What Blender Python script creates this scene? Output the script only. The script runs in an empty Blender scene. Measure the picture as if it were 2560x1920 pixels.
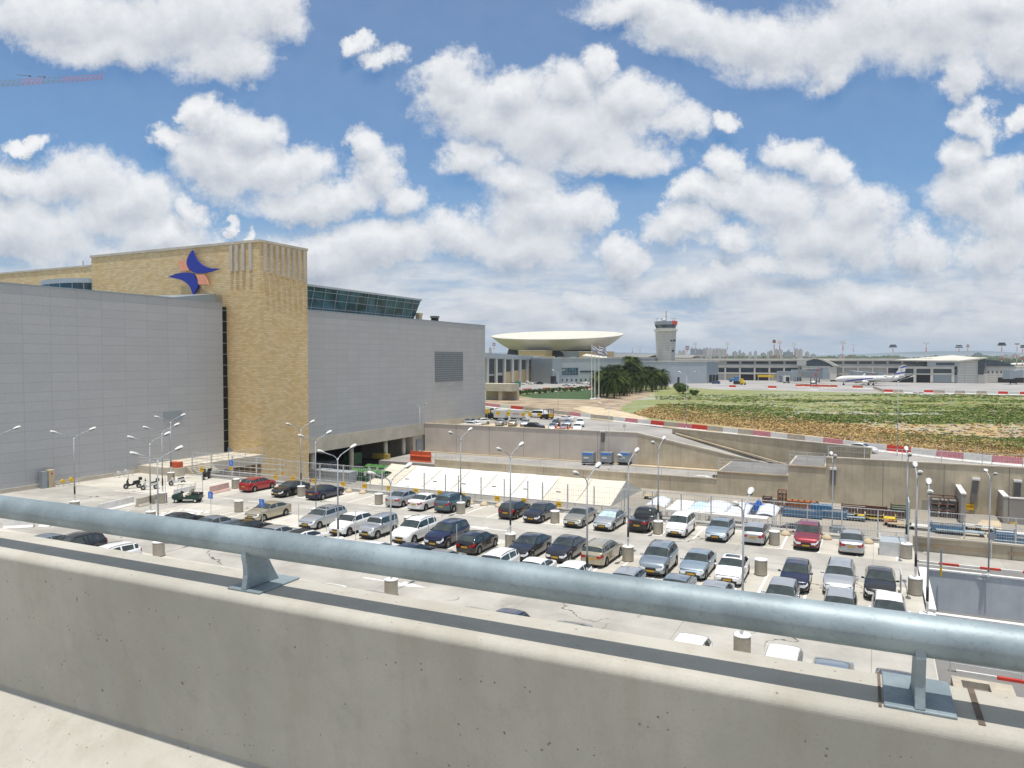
import bpy, math, random
from mathutils import Vector, Matrix
R=math.radians
sc=bpy.context.scene
col=sc.collection
random.seed(7)
# ------------------------------------------------------------------ camera
FPX=1850.0; HZ=900.0; YAW=R(26.2); CH=14.5
PITCH=math.atan((960-HZ)/FPX)
cd=bpy.data.cameras.new('camera'); cam=bpy.data.objects.new('camera',cd); col.objects.link(cam)
cd.sensor_fit='HORIZONTAL'; cd.sensor_width=36; cd.lens=36*FPX/2560
cd.clip_start=0.05; cd.clip_end=60000
cam.location=(0,0,CH); cam.rotation_euler=(R(90)-PITCH,0,YAW)
sc.camera=cam
FW=Vector((-math.sin(YAW)*math.cos(PITCH),math.cos(YAW)*math.cos(PITCH),-math.sin(PITCH)))
RT=Vector((math.cos(YAW),math.sin(YAW),0)); UP=RT.cross(FW); C0=Vector((0,0,CH))
def ray(x,y): return FW*FPX+RT*(x-1280)+UP*(960-y)
def pz(x,y,z=0.0): d=ray(x,y); return C0+d*((z-CH)/d.z)
def pY(x,y,Y): d=ray(x,y); return C0+d*(Y/d.y)
def pX(x,y,X): d=ray(x,y); return C0+d*(X/d.x)
# ------------------------------------------------------------------ light
SUN=Vector((0.06,-0.125,1.0)).normalized()
sl=bpy.data.lights.new('sun','SUN'); sl.energy=5.0; sl.angle=R(0.53); sl.color=(1,.955,.88)
so=bpy.data.objects.new('sun',sl); col.objects.link(so); so.rotation_euler=SUN.to_track_quat('Z','Y').to_euler(); so.location=(0,0,60)
vs=sc.view_settings; vs.view_transform='Standard'; vs.look='None'; vs.exposure=-0.13; vs.gamma=1
try: vs.use_curve_mapping=False
except Exception: pass
# ------------------------------------------------------------------ node helpers
class NT:
    def __init__(s,nt): s.t=nt; s.n=nt.nodes; s.l=nt.links
    def new(s,k,**kw):
        n=s.n.new(k)
        for a,b in kw.items(): setattr(n,a,b)
        return n
    def lk(s,a,b): s.l.new(a,b)
    def inp(s,n,i,v):
        if v is None: return
        if isinstance(v,bpy.types.NodeSocket): s.lk(v,n.inputs[i])
        else: n.inputs[i].default_value=v
    def m(s,op,a,b=None,c=None,clamp=False):
        n=s.new('ShaderNodeMath',operation=op); n.use_clamp=clamp
        s.inp(n,0,a); s.inp(n,1,b); s.inp(n,2,c); return n.outputs[0]
    def v(s,op,a,b=None,sc_=None):
        n=s.new('ShaderNodeVectorMath',operation=op); s.inp(n,0,a)
        if b is not None: s.inp(n,1,b)
        if sc_ is not None: s.inp(n,3,sc_)
        return n.outputs['Value'] if op in('LENGTH','DOT_PRODUCT','DISTANCE') else n.outputs[0]
    def mix(s,f,a,b,mode='MIX'):
        n=s.new('ShaderNodeMix',data_type='RGBA',blend_type=mode); n.clamp_factor=True
        s.inp(n,0,f); s.inp(n,6,a); s.inp(n,7,b); return n.outputs[2]
    def mr(s,x,a,b,c=0.0,d=1.0,smooth=True):
        n=s.new('ShaderNodeMapRange'); n.interpolation_type='SMOOTHSTEP' if smooth else 'LINEAR'
        s.inp(n,0,x); s.inp(n,1,a); s.inp(n,2,b); s.inp(n,3,c); s.inp(n,4,d); return n.outputs[0]
    def noise(s,vec,scale,det=3,rough=.55,dist=0.0):
        n=s.new('ShaderNodeTexNoise'); s.inp(n,'Vector',vec); n.inputs['Scale'].default_value=scale
        n.inputs['Detail'].default_value=det; n.inputs['Roughness'].default_value=rough; n.inputs['Distortion'].default_value=dist
        return n.outputs[0]
def c4(c): return (c[0],c[1],c[2],1)
# ------------------------------------------------------------------ world
W=bpy.data.worlds.new('World'); sc.world=W; W.use_nodes=True
T=NT(W.node_tree); T.n.clear()
out=T.new('ShaderNodeOutputWorld'); bg=T.new('ShaderNodeBackground'); bg.inputs[1].default_value=0.086
T.lk(bg.outputs[0],out.inputs[0])
sky=T.new('ShaderNodeTexSky',sky_type='NISHITA'); sky.sun_disc=False
sky.sun_elevation=math.asin(SUN.z); sky.sun_rotation=math.atan2(SUN.x,SUN.y); sky.altitude=0; sky.air_density=1.0; sky.dust_density=0.6; sky.ozone_density=2.2
BL='''150 35 290 85,470 50 300 115,590 150 130 75,330 110 200 60,690 30 110 80,905 100 46 30,955 155 52 34,
552 315 50 60,640 350 80 62,450 370 48 40,560 425 140 85,690 440 130 62,880 390 55 65,930 450 85 75,1000 515 80 55,800 515 190 50,
40 430 110 70,190 450 150 75,300 520 150 80,60 555 200 90,400 590 130 45,572 572 26 22,633 588 20 18,470 540 60 40,100 345 80 22,
1580 25 160 50,1720 60 200 75,1900 110 170 95,2080 100 180 115,2080 180 80 50,2330 100 200 110,2380 210 80 55,2530 130 120 120,2480 40 200 60,
1478 175 48 62,1400 220 80 62,1560 250 110 72,1290 240 90 62,1120 200 100 60,1200 280 160 100,1400 320 210 110,1650 310 100 62,1520 400 170 50,1790 305 55 28,1100 240 70 50,
1180 400 90 60,1290 460 120 65,1480 540 65 60,1350 540 170 85,1300 620 220 65,1690 500 56 50,1700 570 90 50,1800 610 80 42,1790 425 70 45,
1990 380 90 46,2080 420 90 48,1950 500 170 80,2130 530 110 80,2050 590 210 80,1800 500 100 50,2410 305 62 50,2450 350 50 60,2370 400 85 60,2500 460 90 60,
2420 500 120 90,2520 560 120 100,2550 330 60 40,1550 640 100 45,1960 670 160 45,2300 620 100 60,2500 640 150 60,1750 705 160 40,1000 620 130 60,1150 600 120 60,820 640 200 60,400 650 300 70,1480 745 140 40,2200 730 260 50'''
blobs=[tuple(float(a) for a in b.split()) for b in BL.replace('\n','').split(',')]
g=bpy.data.node_groups.new('cloud_field','ShaderNodeTree')
g.interface.new_socket('P',in_out='INPUT',socket_type='NodeSocketVector')
g.interface.new_socket('F',in_out='OUTPUT',socket_type='NodeSocketFloat')
G=NT(g); gi=G.new('NodeGroupInput'); go=G.new('NodeGroupOutput')
P=gi.outputs[0]
wv=G.new('ShaderNodeTexNoise'); G.lk(P,wv.inputs['Vector']); wv.inputs['Scale'].default_value=5; wv.inputs['Detail'].default_value=9; wv.inputs['Roughness'].default_value=.66
off=G.v('SUBTRACT',wv.outputs[1],(.5,.5,.5)); off=G.v('MULTIPLY',off,(.20,.14,0))
Pw=G.v('ADD',P,off)
acc=None
for (bx,by,rx,ry) in blobs:
    u=(bx-1280)/FPX; w=(HZ-by)/FPX
    q=G.v('SUBTRACT',Pw,(u,w,0)); q=G.v('MULTIPLY',q,(FPX/rx,FPX/ry,0)); q=G.v('LENGTH',q)
    if acc is None: acc=q
    else:
        n=G.new('ShaderNodeMath',operation='SMOOTH_MIN'); G.lk(acc,n.inputs[0]); G.lk(q,n.inputs[1]); n.inputs[2].default_value=.25; acc=n.outputs[0]
f=G.m('SUBTRACT',1.12,acc)
fine=G.noise(P,11,10,.70); fine=G.m('SUBTRACT',fine,.5); f=G.m('MULTIPLY_ADD',fine,1.45,f)
big=G.noise(P,3.3,3,.5); big=G.m('SUBTRACT',big,.5); f=G.m('MULTIPLY_ADD',big,.5,f)
# low cloud deck thickening to the horizon
sp=G.new('ShaderNodeSeparateXYZ'); G.lk(P,sp.inputs[0])
st=G.v('MULTIPLY',P,(5,22,1)); low=G.noise(st,1.0,7,.6)
lowm=G.mr(sp.outputs[1],.20,.05); lowf=G.m('MULTIPLY',lowm,G.m('MULTIPLY_ADD',low,2.7,-.82))
f=G.m('MAXIMUM',f,lowf)
ov=G.noise(G.v('MULTIPLY',P,(.35,.35,1)),1.0,5,.55); ovf=G.m('MULTIPLY',G.mr(sp.outputs[1],.58,.9),G.m('MULTIPLY_ADD',ov,2.2,-.70)); f=G.m('MAXIMUM',f,ovf)  # cloud cover overhead, out of view, added to whiten the ambient light
G.lk(f,go.inputs[0])
tc=T.new('ShaderNodeTexCoord'); D=tc.outputs['Generated']
fwd=T.m('MAXIMUM',T.m('ABSOLUTE',T.v('DOT_PRODUCT',D,(-math.sin(YAW),math.cos(YAW),0))),.12)
u=T.m('DIVIDE',T.v('DOT_PRODUCT',D,(math.cos(YAW),math.sin(YAW),0)),fwd)
sd=T.new('ShaderNodeSeparateXYZ'); T.lk(D,sd.inputs[0])
w=T.m('DIVIDE',sd.outputs[2],fwd)
cb=T.new('ShaderNodeCombineXYZ'); T.lk(u,cb.inputs[0]); T.lk(w,cb.inputs[1])
def fld(v):
    n=T.new('ShaderNodeGroup'); n.node_tree=g; T.lk(v,n.inputs[0]); return n.outputs[0]
F0=fld(cb.outputs[0]); F1=fld(T.v('ADD',cb.outputs[0],(.004,.022,0))); 
mask=T.mr(F0,-.22,.55)
grad=T.m('SUBTRACT',F0,F1)             # >0 : cloud thins upward = lit crown
fx=T.noise(cb.outputs[0],26,6,.6)
lit=T.m('ADD',T.m('MULTIPLY',grad,.55),T.m('MULTIPLY_ADD',T.m('SUBTRACT',fx,.5),.42,.60))
thick=T.mr(F0,.2,1.3); lit=T.m('SUBTRACT',lit,T.m('MULTIPLY',thick,.16),clamp=True)
lowd=T.mr(w,.22,.02)
lit=T.m('SUBTRACT',lit,T.m('MULTIPLY',lowd,.22),clamp=True)
cc=T.mix(lit,(5.5,6.1,7.1,1),(11.9,12.0,12.1,1))
skyc=T.mix(1.0,sky.outputs[0],(.38,1.02,1.46,1),'MULTIPLY')
hz=T.mix(T.mr(w,.30,0.0),skyc,(3.6,5.5,8.3,1))
zc=T.mix(T.m('MULTIPLY',mask,.96),hz,cc)
gl=T.mr(T.m('ABSOLUTE',w),.055,.0); zc=T.mix(T.m('MULTIPLY',gl,.75),zc,(4.6,5.8,7.5,1))
T.lk(zc,bg.inputs[0])
W.cycles.sampling_method='MANUAL'; W.cycles.sample_map_resolution=512
# ------------------------------------------------------------------ mesh builder
class MB:
    def __init__(s): s.v=[]; s.f=[]; s.mi=[]; s.cur=0
    def add(s,vs,fs):
        o=len(s.v); s.v+= [tuple(v) for v in vs]; s.f+=[tuple(i+o for i in f) for f in fs]; s.mi+=[s.cur]*len(fs); return s
    def hexa(s,p): # 8 pts: bottom 4 ccw, top 4 ccw
        return s.add(p,[(3,2,1,0),(4,5,6,7),(0,1,5,4),(1,2,6,5),(2,3,7,6),(3,0,4,7)])
    def box(s,x0,x1,y0,y1,z0,z1):
        return s.hexa([(x0,y0,z0),(x1,y0,z0),(x1,y1,z0),(x0,y1,z0),(x0,y0,z1),(x1,y0,z1),(x1,y1,z1),(x0,y1,z1)])
    def obox(s,c,ax,ay,sx,sy,z0,z1):
        c=Vector(c); ax=Vector(ax).normalized()*sx/2; ay=Vector(ay).normalized()*sy/2
        q=[c-ax-ay,c+ax-ay,c+ax+ay,c-ax+ay]
        return s.hexa([(p.x,p.y,z0) for p in q]+[(p.x,p.y,z1) for p in q])
    def prism(s,pts,z0,z1):
        n=len(pts); a=[(p[0],p[1],z0 if len(p)<3 else p[2]) for p in pts]; b=[(p[0],p[1],z1 if len(p)<4 else p[3]) for p in pts]
        return s.add(a+b,[tuple(reversed(range(n))),tuple(range(n,2*n))]+[(i,(i+1)%n,(i+1)%n+n,i+n) for i in range(n)])
    def ext(s,pts,d): # extrude polygon of 3d pts by vector d
        n=len(pts); a=[Vector(p) for p in pts]; b=[p+Vector(d) for p in a]
        return s.add(a+b,[tuple(reversed(range(n))),tuple(range(n,2*n))]+[(i,(i+1)%n,(i+1)%n+n,i+n) for i in range(n)])
    def bar(s,a,b,w,h=None,up=(0,0,1)):
        h=h or w; a=Vector(a); b=Vector(b); d=(b-a).normalized(); u=Vector(up)
        if abs(d.dot(u))>.98: u=Vector((0,1,0))
        r=d.cross(u).normalized(); u=r.cross(d)
        r=r*w/2; u=u*h/2
        return s.hexa([a-r-u,a+r-u,b+r-u,b-r-u,a-r+u,a+r+u,b+r+u,b-r+u])
    def cyl(s,a,b,r0,r1=None,n=12,caps=True):
        r1=r0 if r1 is None else r1; a=Vector(a); b=Vector(b); d=(b-a).normalized()
        u=Vector((0,0,1)) if abs(d.z)<.95 else Vector((1,0,0)); x=d.cross(u).normalized(); y=d.cross(x)
        A=[a+(x*math.cos(2*math.pi*i/n)+y*math.sin(2*math.pi*i/n))*r0 for i in range(n)]
        B=[b+(x*math.cos(2*math.pi*i/n)+y*math.sin(2*math.pi*i/n))*r1 for i in range(n)]
        fs=[(i,i+n,(i+1)%n+n,(i+1)%n) for i in range(n)]
        if caps: fs+=[tuple(range(n)),tuple(reversed(range(n,2*n)))]
        return s.add(A+B,fs)
    def tube(s,pts,r,n=10):
        for i in range(len(pts)-1):
            ra=r[i] if isinstance(r,(list,tuple)) else r; rb=r[i+1] if isinstance(r,(list,tuple)) else r
            s.cyl(pts[i],pts[i+1],ra,rb,n)
        return s
    def lathe(s,prof,c=(0,0,0),n=24,cap=True): # prof [(r,z)]
        vs=[];fs=[]
        for (r,z) in prof:
            for i in range(n):
                a=2*math.pi*i/n; vs.append((c[0]+r*math.cos(a),c[1]+r*math.sin(a),c[2]+z))
        for k in range(len(prof)-1):
            for i in range(n):
                j=(i+1)%n; fs.append((k*n+i,k*n+j,(k+1)*n+j,(k+1)*n+i))
        if cap:
            if prof[0][0]>1e-4: fs.append(tuple(reversed(range(n))))
            if prof[-1][0]>1e-4: fs.append(tuple(range((len(prof)-1)*n,len(prof)*n)))
        return s.add(vs,fs)
    def quad(s,a,b,c,d): return s.add([a,b,c,d],[(0,1,2,3)])
    def grid(s,rows):
        m=len(rows[0]); vs=[p for r in rows for p in r]
        return s.add(vs,[(i*m+j,i*m+j+1,(i+1)*m+j+1,(i+1)*m+j) for i in range(len(rows)-1) for j in range(m-1)])
    def mat(s,i): s.cur=i; return s
    def build(s,name,mats,parent=None,smooth=False,bevel=0,loc=None,autos=None):
        me=bpy.data.meshes.new(name); me.from_pydata(s.v,[],s.f)
        if not isinstance(mats,(list,tuple)): mats=[mats]
        for m_ in mats: me.materials.append(m_)
        if any(s.mi): me.polygons.foreach_set('material_index',s.mi)
        if smooth: me.polygons.foreach_set('use_smooth',[True]*len(s.f))
        me.update()
        o=bpy.data.objects.new(name,me); col.objects.link(o)
        if parent is not None: o.parent=parent
        if loc is not None: o.location=loc
        if bevel:
            b=o.modifiers.new('b','BEVEL'); b.width=bevel; b.segments=2; b.limit_method='ANGLE'
        if autos:
            try: me.set_sharp_from_angle(angle=R(autos))
            except Exception: pass
        return o
def split_build(mb,name,mats,parent,**k):
    res=[]; n=len(mb.v); par=list(range(n))
    def fd(i):
        while par[i]!=i: par[i]=par[par[i]]; i=par[i]
        return i
    for f in mb.f:
        for j in f[1:]: par[fd(f[0])]=fd(j) if False else par[fd(f[0])]; par[fd(j)]=fd(f[0])
    comp={}
    for fi,f in enumerate(mb.f): comp.setdefault(fd(f[0]),[]).append(fi)
    for fs in comp.values():
        q=MB(); mp={}
        for fi in fs:
            for i in mb.f[fi]:
                if i not in mp: mp[i]=len(q.v); q.v.append(mb.v[i])
            q.f.append(tuple(mp[i] for i in mb.f[fi])); q.mi.append(mb.mi[fi])
        res.append(q.build(name,mats,parent,**k))
    return res
def tag(o,label=None,cat=None,group=None,kind=None):
    if label: o['label']=label
    if cat: o['category']=cat
    if group: o['group']=group
    if kind: o['kind']=kind
    return o
def empty(name,loc=(0,0,0),rz=0,label=None,cat=None,group=None):
    e=bpy.data.objects.new(name,None); e.empty_display_size=.3; col.objects.link(e); e.location=loc; e.rotation_euler=(0,0,rz)
    return tag(e,label,cat,group)
KIDS={}
def kids(o):
    return [c for c in KIDS.get(o.name,[])]
def index_kids():
    KIDS.clear()
    for o in bpy.data.objects:
        if o.parent: KIDS.setdefault(o.parent.name,[]).append(o)
def tree_list(o):
    ch=kids(o); return [(c,tree_list(c)) for c in ch]
def copy_thing(o,loc,rz,label,group=None,swap=None,tree=None):
    tree=tree if tree is not None else tree_list(o)
    c=o.copy(); col.objects.link(c); c.location=loc; c.rotation_euler=(0,0,rz)
    if label: c['label']=label
    if group: c['group']=group
    def rec(lst,par):
        for (ch,sub) in lst:
            d=ch.copy(); col.objects.link(d); d.parent=par
            if swap:
                for sl_ in d.material_slots:
                    if sl_.material in swap: 
                        m_=swap[sl_.material]; sl_.link='OBJECT'; sl_.material=m_
            rec(sub,d)
    if o.type=='MESH' and swap:
        for sl_ in c.material_slots:
            if sl_.material in swap:
                m_=swap[sl_.material]; sl_.link='OBJECT'; sl_.material=m_
    rec(tree,c)
    return c
# ------------------------------------------------------------------ materials
def mat(name,c,rough=.7,metal=0,var=.15,vs_=1.0,bump=0.0,bs=20.0,c2=None,spec=.5,coat=0,streak=0,fine=0.0,detail=4):
    m_=bpy.data.materials.new(name); m_.use_nodes=True; t=NT(m_.node_tree); b=t.n['Principled BSDF']
    b.inputs['Roughness'].default_value=rough; b.inputs['Metallic'].default_value=metal; b.inputs['Specular IOR Level'].default_value=spec
    if coat: b.inputs['Coat Weight'].default_value=coat; b.inputs['Coat Roughness'].default_value=.04
    tc=t.new('ShaderNodeTexCoord'); co=tc.outputs['Object']
    if var or c2:
        n=t.noise(co,vs_,detail,.6); n=t.mr(n,.3,.7)
        lo=tuple(x*(1-var) for x in c); hi=tuple(min(1,x*(1+var)) for x in (c2 or c))
        cx=t.mix(n,c4(lo),c4(hi))
        if streak:
            s_=t.v('MULTIPLY',co,(1.3,1.3,.06)); n2=t.noise(s_,2.2,5,.65); n2=t.mr(n2,.42,.75)
            cx=t.mix(t.m('MULTIPLY',n2,streak),cx,c4(tuple(x*.55 for x in c)))
        if fine:
            n3=t.noise(co,bs*1.7,2,.5); n3=t.mr(n3,.55,.75); cx=t.mix(t.m('MULTIPLY',n3,fine),cx,c4(tuple(x*.45 for x in c)))
        t.lk(cx,b.inputs['Base Color'])
    else: b.inputs['Base Color'].default_value=c4(c)
    if bump:
        bn=t.new('ShaderNodeBump'); bn.inputs['Strength'].default_value=bump; bn.inputs['Distance'].default_value=.02
        t.lk(t.noise(co,bs,4,.6),bn.inputs['Height']); t.lk(bn.outputs[0],b.inputs['Normal'])
    return m_
def brick(name,ax,w,h,cols,mortar,msize,rough=.8,offset=.5,bump=0,squash=1,stain=None,o0=(0,0),metal=0,spec=.5,smooth=.1):
    """ax: which world axes form the wall plane, e.g. 'YZ'"""
    m_=bpy.data.materials.new(name); m_.use_nodes=True; t=NT(m_.node_tree); b=t.n['Principled BSDF']
    b.inputs['Roughness'].default_value=rough; b.inputs['Metallic'].default_value=metal; b.inputs['Specular IOR Level'].default_value=spec
    tc=t.new('ShaderNodeTexCoord'); s_=t.new('ShaderNodeSeparateXYZ'); t.lk(tc.outputs['Object'],s_.inputs[0])
    cbn=t.new('ShaderNodeCombineXYZ')
    if ax=='XYZ': a=t.m('ADD',s_.outputs[0],s_.outputs[1])
    else: a=s_.outputs['XYZ'.index(ax[0])]
    t.lk(t.m('SUBTRACT',a,o0[0]),cbn.inputs[0]); t.lk(t.m('SUBTRACT',s_.outputs[2],o0[1]),cbn.inputs[1])
    k=t.new('ShaderNodeTexBrick'); t.lk(cbn.outputs[0],k.inputs[0]); k.offset=offset; k.squash=squash
    k.inputs['Scale'].default_value=1; k.inputs['Brick Width'].default_value=w; k.inputs['Row Height'].default_value=h
    k.inputs['Mortar Size'].default_value=msize; k.inputs['Mortar Smooth'].default_value=smooth; k.inputs['Bias'].default_value=0
    k.inputs['Color1'].default_value=c4(cols[0]); k.inputs['Color2'].default_value=c4(cols[1]); k.inputs['Mortar'].default_value=c4(mortar)
    cx=k.outputs[0]
    n=t.noise(tc.outputs['Object'],.35,5,.65); cx=t.mix(t.m('MULTIPLY',t.mr(n,.35,.7),.8 if stain else .35),cx,c4(stain or tuple(x*.9 for x in cols[0])),'MULTIPLY' if stain else 'MIX')
    n=t.noise(tc.outputs['Object'],4,3,.65); cx=t.mix(t.m('MULTIPLY',t.mr(n,.4,.7),.25),cx,c4(tuple(x*.7 for x in cols[0])))
    t.lk(cx,b.inputs['Base Color'])
    if bump:
        bn=t.new('ShaderNodeBump'); bn.inputs['Strength'].default_value=bump; bn.inputs['Distance'].default_value=.03
        hgt=t.m('ADD',t.m('MULTIPLY',k.outputs[1],-1),t.m('MULTIPLY',t.noise(tc.outputs['Object'],9,4,.7),.8)); t.lk(hgt,bn.inputs['Height']); t.lk(bn.outputs[0],b.inputs['Normal'])
    return m_
M={}
M['lot']=mat('lot_concrete',(.43,.405,.35),.85,var=.13,vs_=.12,bump=.15,bs=8,c2=(.50,.475,.42),fine=.25,detail=8)
M['aisle']=mat('aisle_concrete',(.34,.325,.295),.85,var=.12,vs_=.25,bump=.15,bs=8,c2=(.39,.375,.34),fine=.25,detail=8)
M['paint']=mat('white_paint',(.72,.71,.68),.6,var=.14,vs_=3)
M['conc']=mat('concrete',(.50,.435,.32),.9,var=.14,vs_=.35,bump=.3,bs=14,streak=.35,fine=.2)
def parapet_mat():
    m_=bpy.data.materials.new('parapet_concrete'); m_.use_nodes=True; t=NT(m_.node_tree); b=t.n['Principled BSDF']; b.inputs['Roughness'].default_value=.85
    co=t.new('ShaderNodeTexCoord').outputs['Object']
    n1=t.noise(co,1.6,7,.65); cx=t.mix(t.mr(n1,.3,.7),(.375,.36,.315,1),(.46,.44,.385,1))
    n2=t.noise(t.v('MULTIPLY',co,(5,5,.5)),1.5,5,.6); cx=t.mix(t.m('MULTIPLY',t.mr(n2,.42,.72),.4),cx,(.33,.30,.235,1))
    n3=t.noise(co,110,3,.6); cx=t.mix(t.m('MULTIPLY',t.mr(n3,.5,.75),.25),cx,(.26,.24,.2,1))
    vo=t.new('ShaderNodeTexVoronoi'); vo.inputs['Scale'].default_value=42; t.lk(co,vo.inputs['Vector'])
    sp=t.new('ShaderNodeSeparateColor'); t.lk(vo.outputs['Color'],sp.inputs[0])
    rad=t.m('MULTIPLY',t.m('GREATER_THAN',sp.outputs[0],.58),t.m('MULTIPLY',t.m('POWER',sp.outputs[1],2.0),.20)); pit=t.m('GREATER_THAN',rad,vo.outputs['Distance'])
    v2=t.new('ShaderNodeTexVoronoi'); v2.inputs['Scale'].default_value=12; t.lk(co,v2.inputs['Vector']); s2=t.new('ShaderNodeSeparateColor'); t.lk(v2.outputs['Color'],s2.inputs[0])
    q2=t.v('ADD',co,t.v('MULTIPLY',t.v('SUBTRACT',vo.outputs['Color'],(.5,.5,.5)),(.004,.004,.004)))
    p2=t.m('GREATER_THAN',t.m('MULTIPLY',t.m('GREATER_THAN',s2.outputs[0],.86),.085),v2.outputs['Distance'])
    pit=t.m('MAXIMUM',pit,p2)
    cx=t.mix(t.m('MULTIPLY',pit,.8),cx,(.17,.135,.10,1))
    n4=t.noise(co,9,5,.7); cx=t.mix(t.m('MULTIPLY',t.mr(n4,.52,.72),.22),cx,(.25,.235,.20,1)); t.lk(cx,b.inputs['Base Color'])
    bn=t.new('ShaderNodeBump'); bn.inputs['Strength'].default_value=.35; bn.inputs['Distance'].default_value=.004
    t.lk(t.m('SUBTRACT',t.noise(co,45,5,.6),pit),bn.inputs['Height']); t.lk(bn.outputs[0],b.inputs['Normal']); return m_
M['concp']=parapet_mat()
M['pink']=mat('pinkish_render',(.55,.49,.43),.9,var=.07,vs_=.3,streak=.10)
M['beam']=mat('beam_concrete',(.50,.455,.37),.9,var=.1,vs_=.4,streak=.15)
M['asph']=mat('asphalt',(.17,.165,.16),.9,var=.18,vs_=.2,bump=.2,bs=10,detail=8)
M['asph2']=mat('pale_asphalt',(.30,.285,.265),.9,var=.18,vs_=.12,bump=.2,bs=10,detail=8)
M['apron']=mat('apron_concrete',(.30,.29,.28),.9,var=.2,vs_=.05,detail=8)
M['sand']=mat('sandy_ground',(.50,.41,.28),.95,var=.15,vs_=.4,detail=7)
M['yard']=mat('yard_floor',(.30,.27,.225),.92,var=.2,vs_=.15,detail=7)
M['galv']=mat('galvanised_steel',(.23,.285,.31),.55,metal=.3,var=.16,vs_=4.5,bump=.05,bs=55,fine=.3,detail=9,c2=(.27,.325,.35))
M['galvf']=mat('fence_steel',(.60,.61,.61),.5,metal=.3,var=.1,vs_=2)
M['pole']=mat('pole_paint',(.36,.38,.41),.45,metal=.1,var=.05)
M['black']=mat('black_paint',(.015,.015,.017),.5,var=0)
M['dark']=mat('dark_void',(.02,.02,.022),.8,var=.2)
M['white']=mat('white_metal',(.62,.62,.60),.4,var=.05)
M['whitec']=mat('white_cap',(.72,.71,.69),.7,var=.1,vs_=3)
M['drum']=mat('drum_concrete',(.40,.36,.29),.9,var=.1,vs_=2,streak=.15)
M['yellow']=mat('yellow_sign',(.72,.44,.02),.5,var=.08,vs_=4)
M['blue']=mat('blue_sign',(.03,.19,.66),.5,var=0)
M['red']=mat('red_paint',(.58,.05,.03),.55,var=.15,vs_=2)
M['pinkc']=mat('faded_pink_concrete',(.50,.34,.29),.85,var=.12,vs_=2)
M['pinkp']=mat('faded_pink_paint',(.56,.22,.25),.6,var=.15,vs_=2)
M['barw']=mat('white_barrier_paint',(.66,.65,.62),.6,var=.1,vs_=2)
M['barc']=mat('bare_barrier_concrete',(.42,.375,.31),.9,var=.12,vs_=1.5)
M['tyre']=mat('tyre_rubber',(.018,.018,.018),.85,var=0)
M['rim']=mat('wheel_rim',(.42,.43,.44),.35,metal=.8,var=0)
M['glass']=mat('car_glass',(.022,.034,.034),.03,var=.5,vs_=1.2,spec=1.0)
M['shade']=mat('sunshade_glass',(.42,.55,.56),.2,var=.2,vs_=3)
M['trim']=mat('black_trim',(.02,.02,.02),.6,var=0)
M['lampg']=mat('headlight_glass',(.85,.87,.88),.10,metal=.0,var=0)
M['tail']=mat('tail_light_red',(.42,.012,.015),.2,var=0)
M['plate']=mat('number_plate_yellow',(.50,.30,.03),.5,var=0)
M['orange']=mat('orange_plastic',(.52,.085,.03),.5,var=.12,vs_=3)
M['green']=mat('green_dumpster_paint',(.012,.07,.03),.5,var=.25,vs_=1.5)
M['greenlid']=mat('green_lid_plastic',(.05,.16,.035),.45,var=.2,vs_=2)
M['tent']=mat('tent_canvas_white',(.72,.70,.65),.6,var=.03,vs_=.5)
M['tentc']=mat('tent_canvas_cream',(.62,.56,.46),.6,var=.04,vs_=.5)
M['tentg']=mat('tent_gable_canvas',(.52,.53,.50),.7,var=.08,vs_=1)
M['canw']=mat('canopy_canvas',(.58,.60,.64),.6,var=.05,vs_=1)
M['bwin']=mat('building_glass',(.035,.055,.075),.12,var=.25,vs_=.3,spec=.8)
M['bwinb']=mat('teal_curtain_glass',(.015,.055,.085),.08,var=.6,vs_=.3,spec=.6,c2=(.03,.09,.12))
M['mull']=mat('mullion_metal',(.30,.34,.37),.4,metal=.4,var=0)
M['logob']=mat('logo_blue',(.012,.03,.30),.45,var=.1,vs_=3)
M['logop']=mat('logo_salmon',(.78,.33,.20),.5,var=.05)
M['terr']=mat('terminal_cladding',(.42,.42,.39),.6,var=.08,vs_=.1)
M['terw']=mat('terminal_pale_wall',(.56,.54,.48),.7,var=.06,vs_=.2)
M['tblue']=mat('terminal_grey_blue_cladding',(.36,.40,.43),.45,var=.07,vs_=.1)
M['underp']=mat('pale_grey_render',(.52,.56,.59),.8,var=.08,vs_=.6,streak=.15)
M['louv']=mat('louvre_grey',(.17,.18,.19),.6,var=.1)
M['roofc']=mat('cream_roof',(.54,.52,.455),.6,var=.05,vs_=.1)
M['stone']=brick('stone_cladding','XYZ',.85,.27,((.74,.585,.345),(.59,.44,.225)),(.44,.34,.20),.02,rough=.9,bump=.4,stain=(1.0,.92,.78))
M['panel']=brick('grey_metal_panels','YZ',3.125,1.09,((.405,.408,.413),(.435,.438,.443)),(.31,.318,.328),.03,rough=.55,offset=0,o0=(48.93,22.86-1.09*30))
M['pantw']=brick('pale_terminal_panels','XYZ',6,1.6,((.60,.59,.54),(.57,.56,.51)),(.36,.36,.34),.16,rough=.7,offset=0)
M['towerc']=brick('control_tower_cladding','XYZ',30,1.5,((.52,.51,.47),(.50,.49,.45)),(.36,.35,.33),.14,rough=.7,offset=0)
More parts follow.
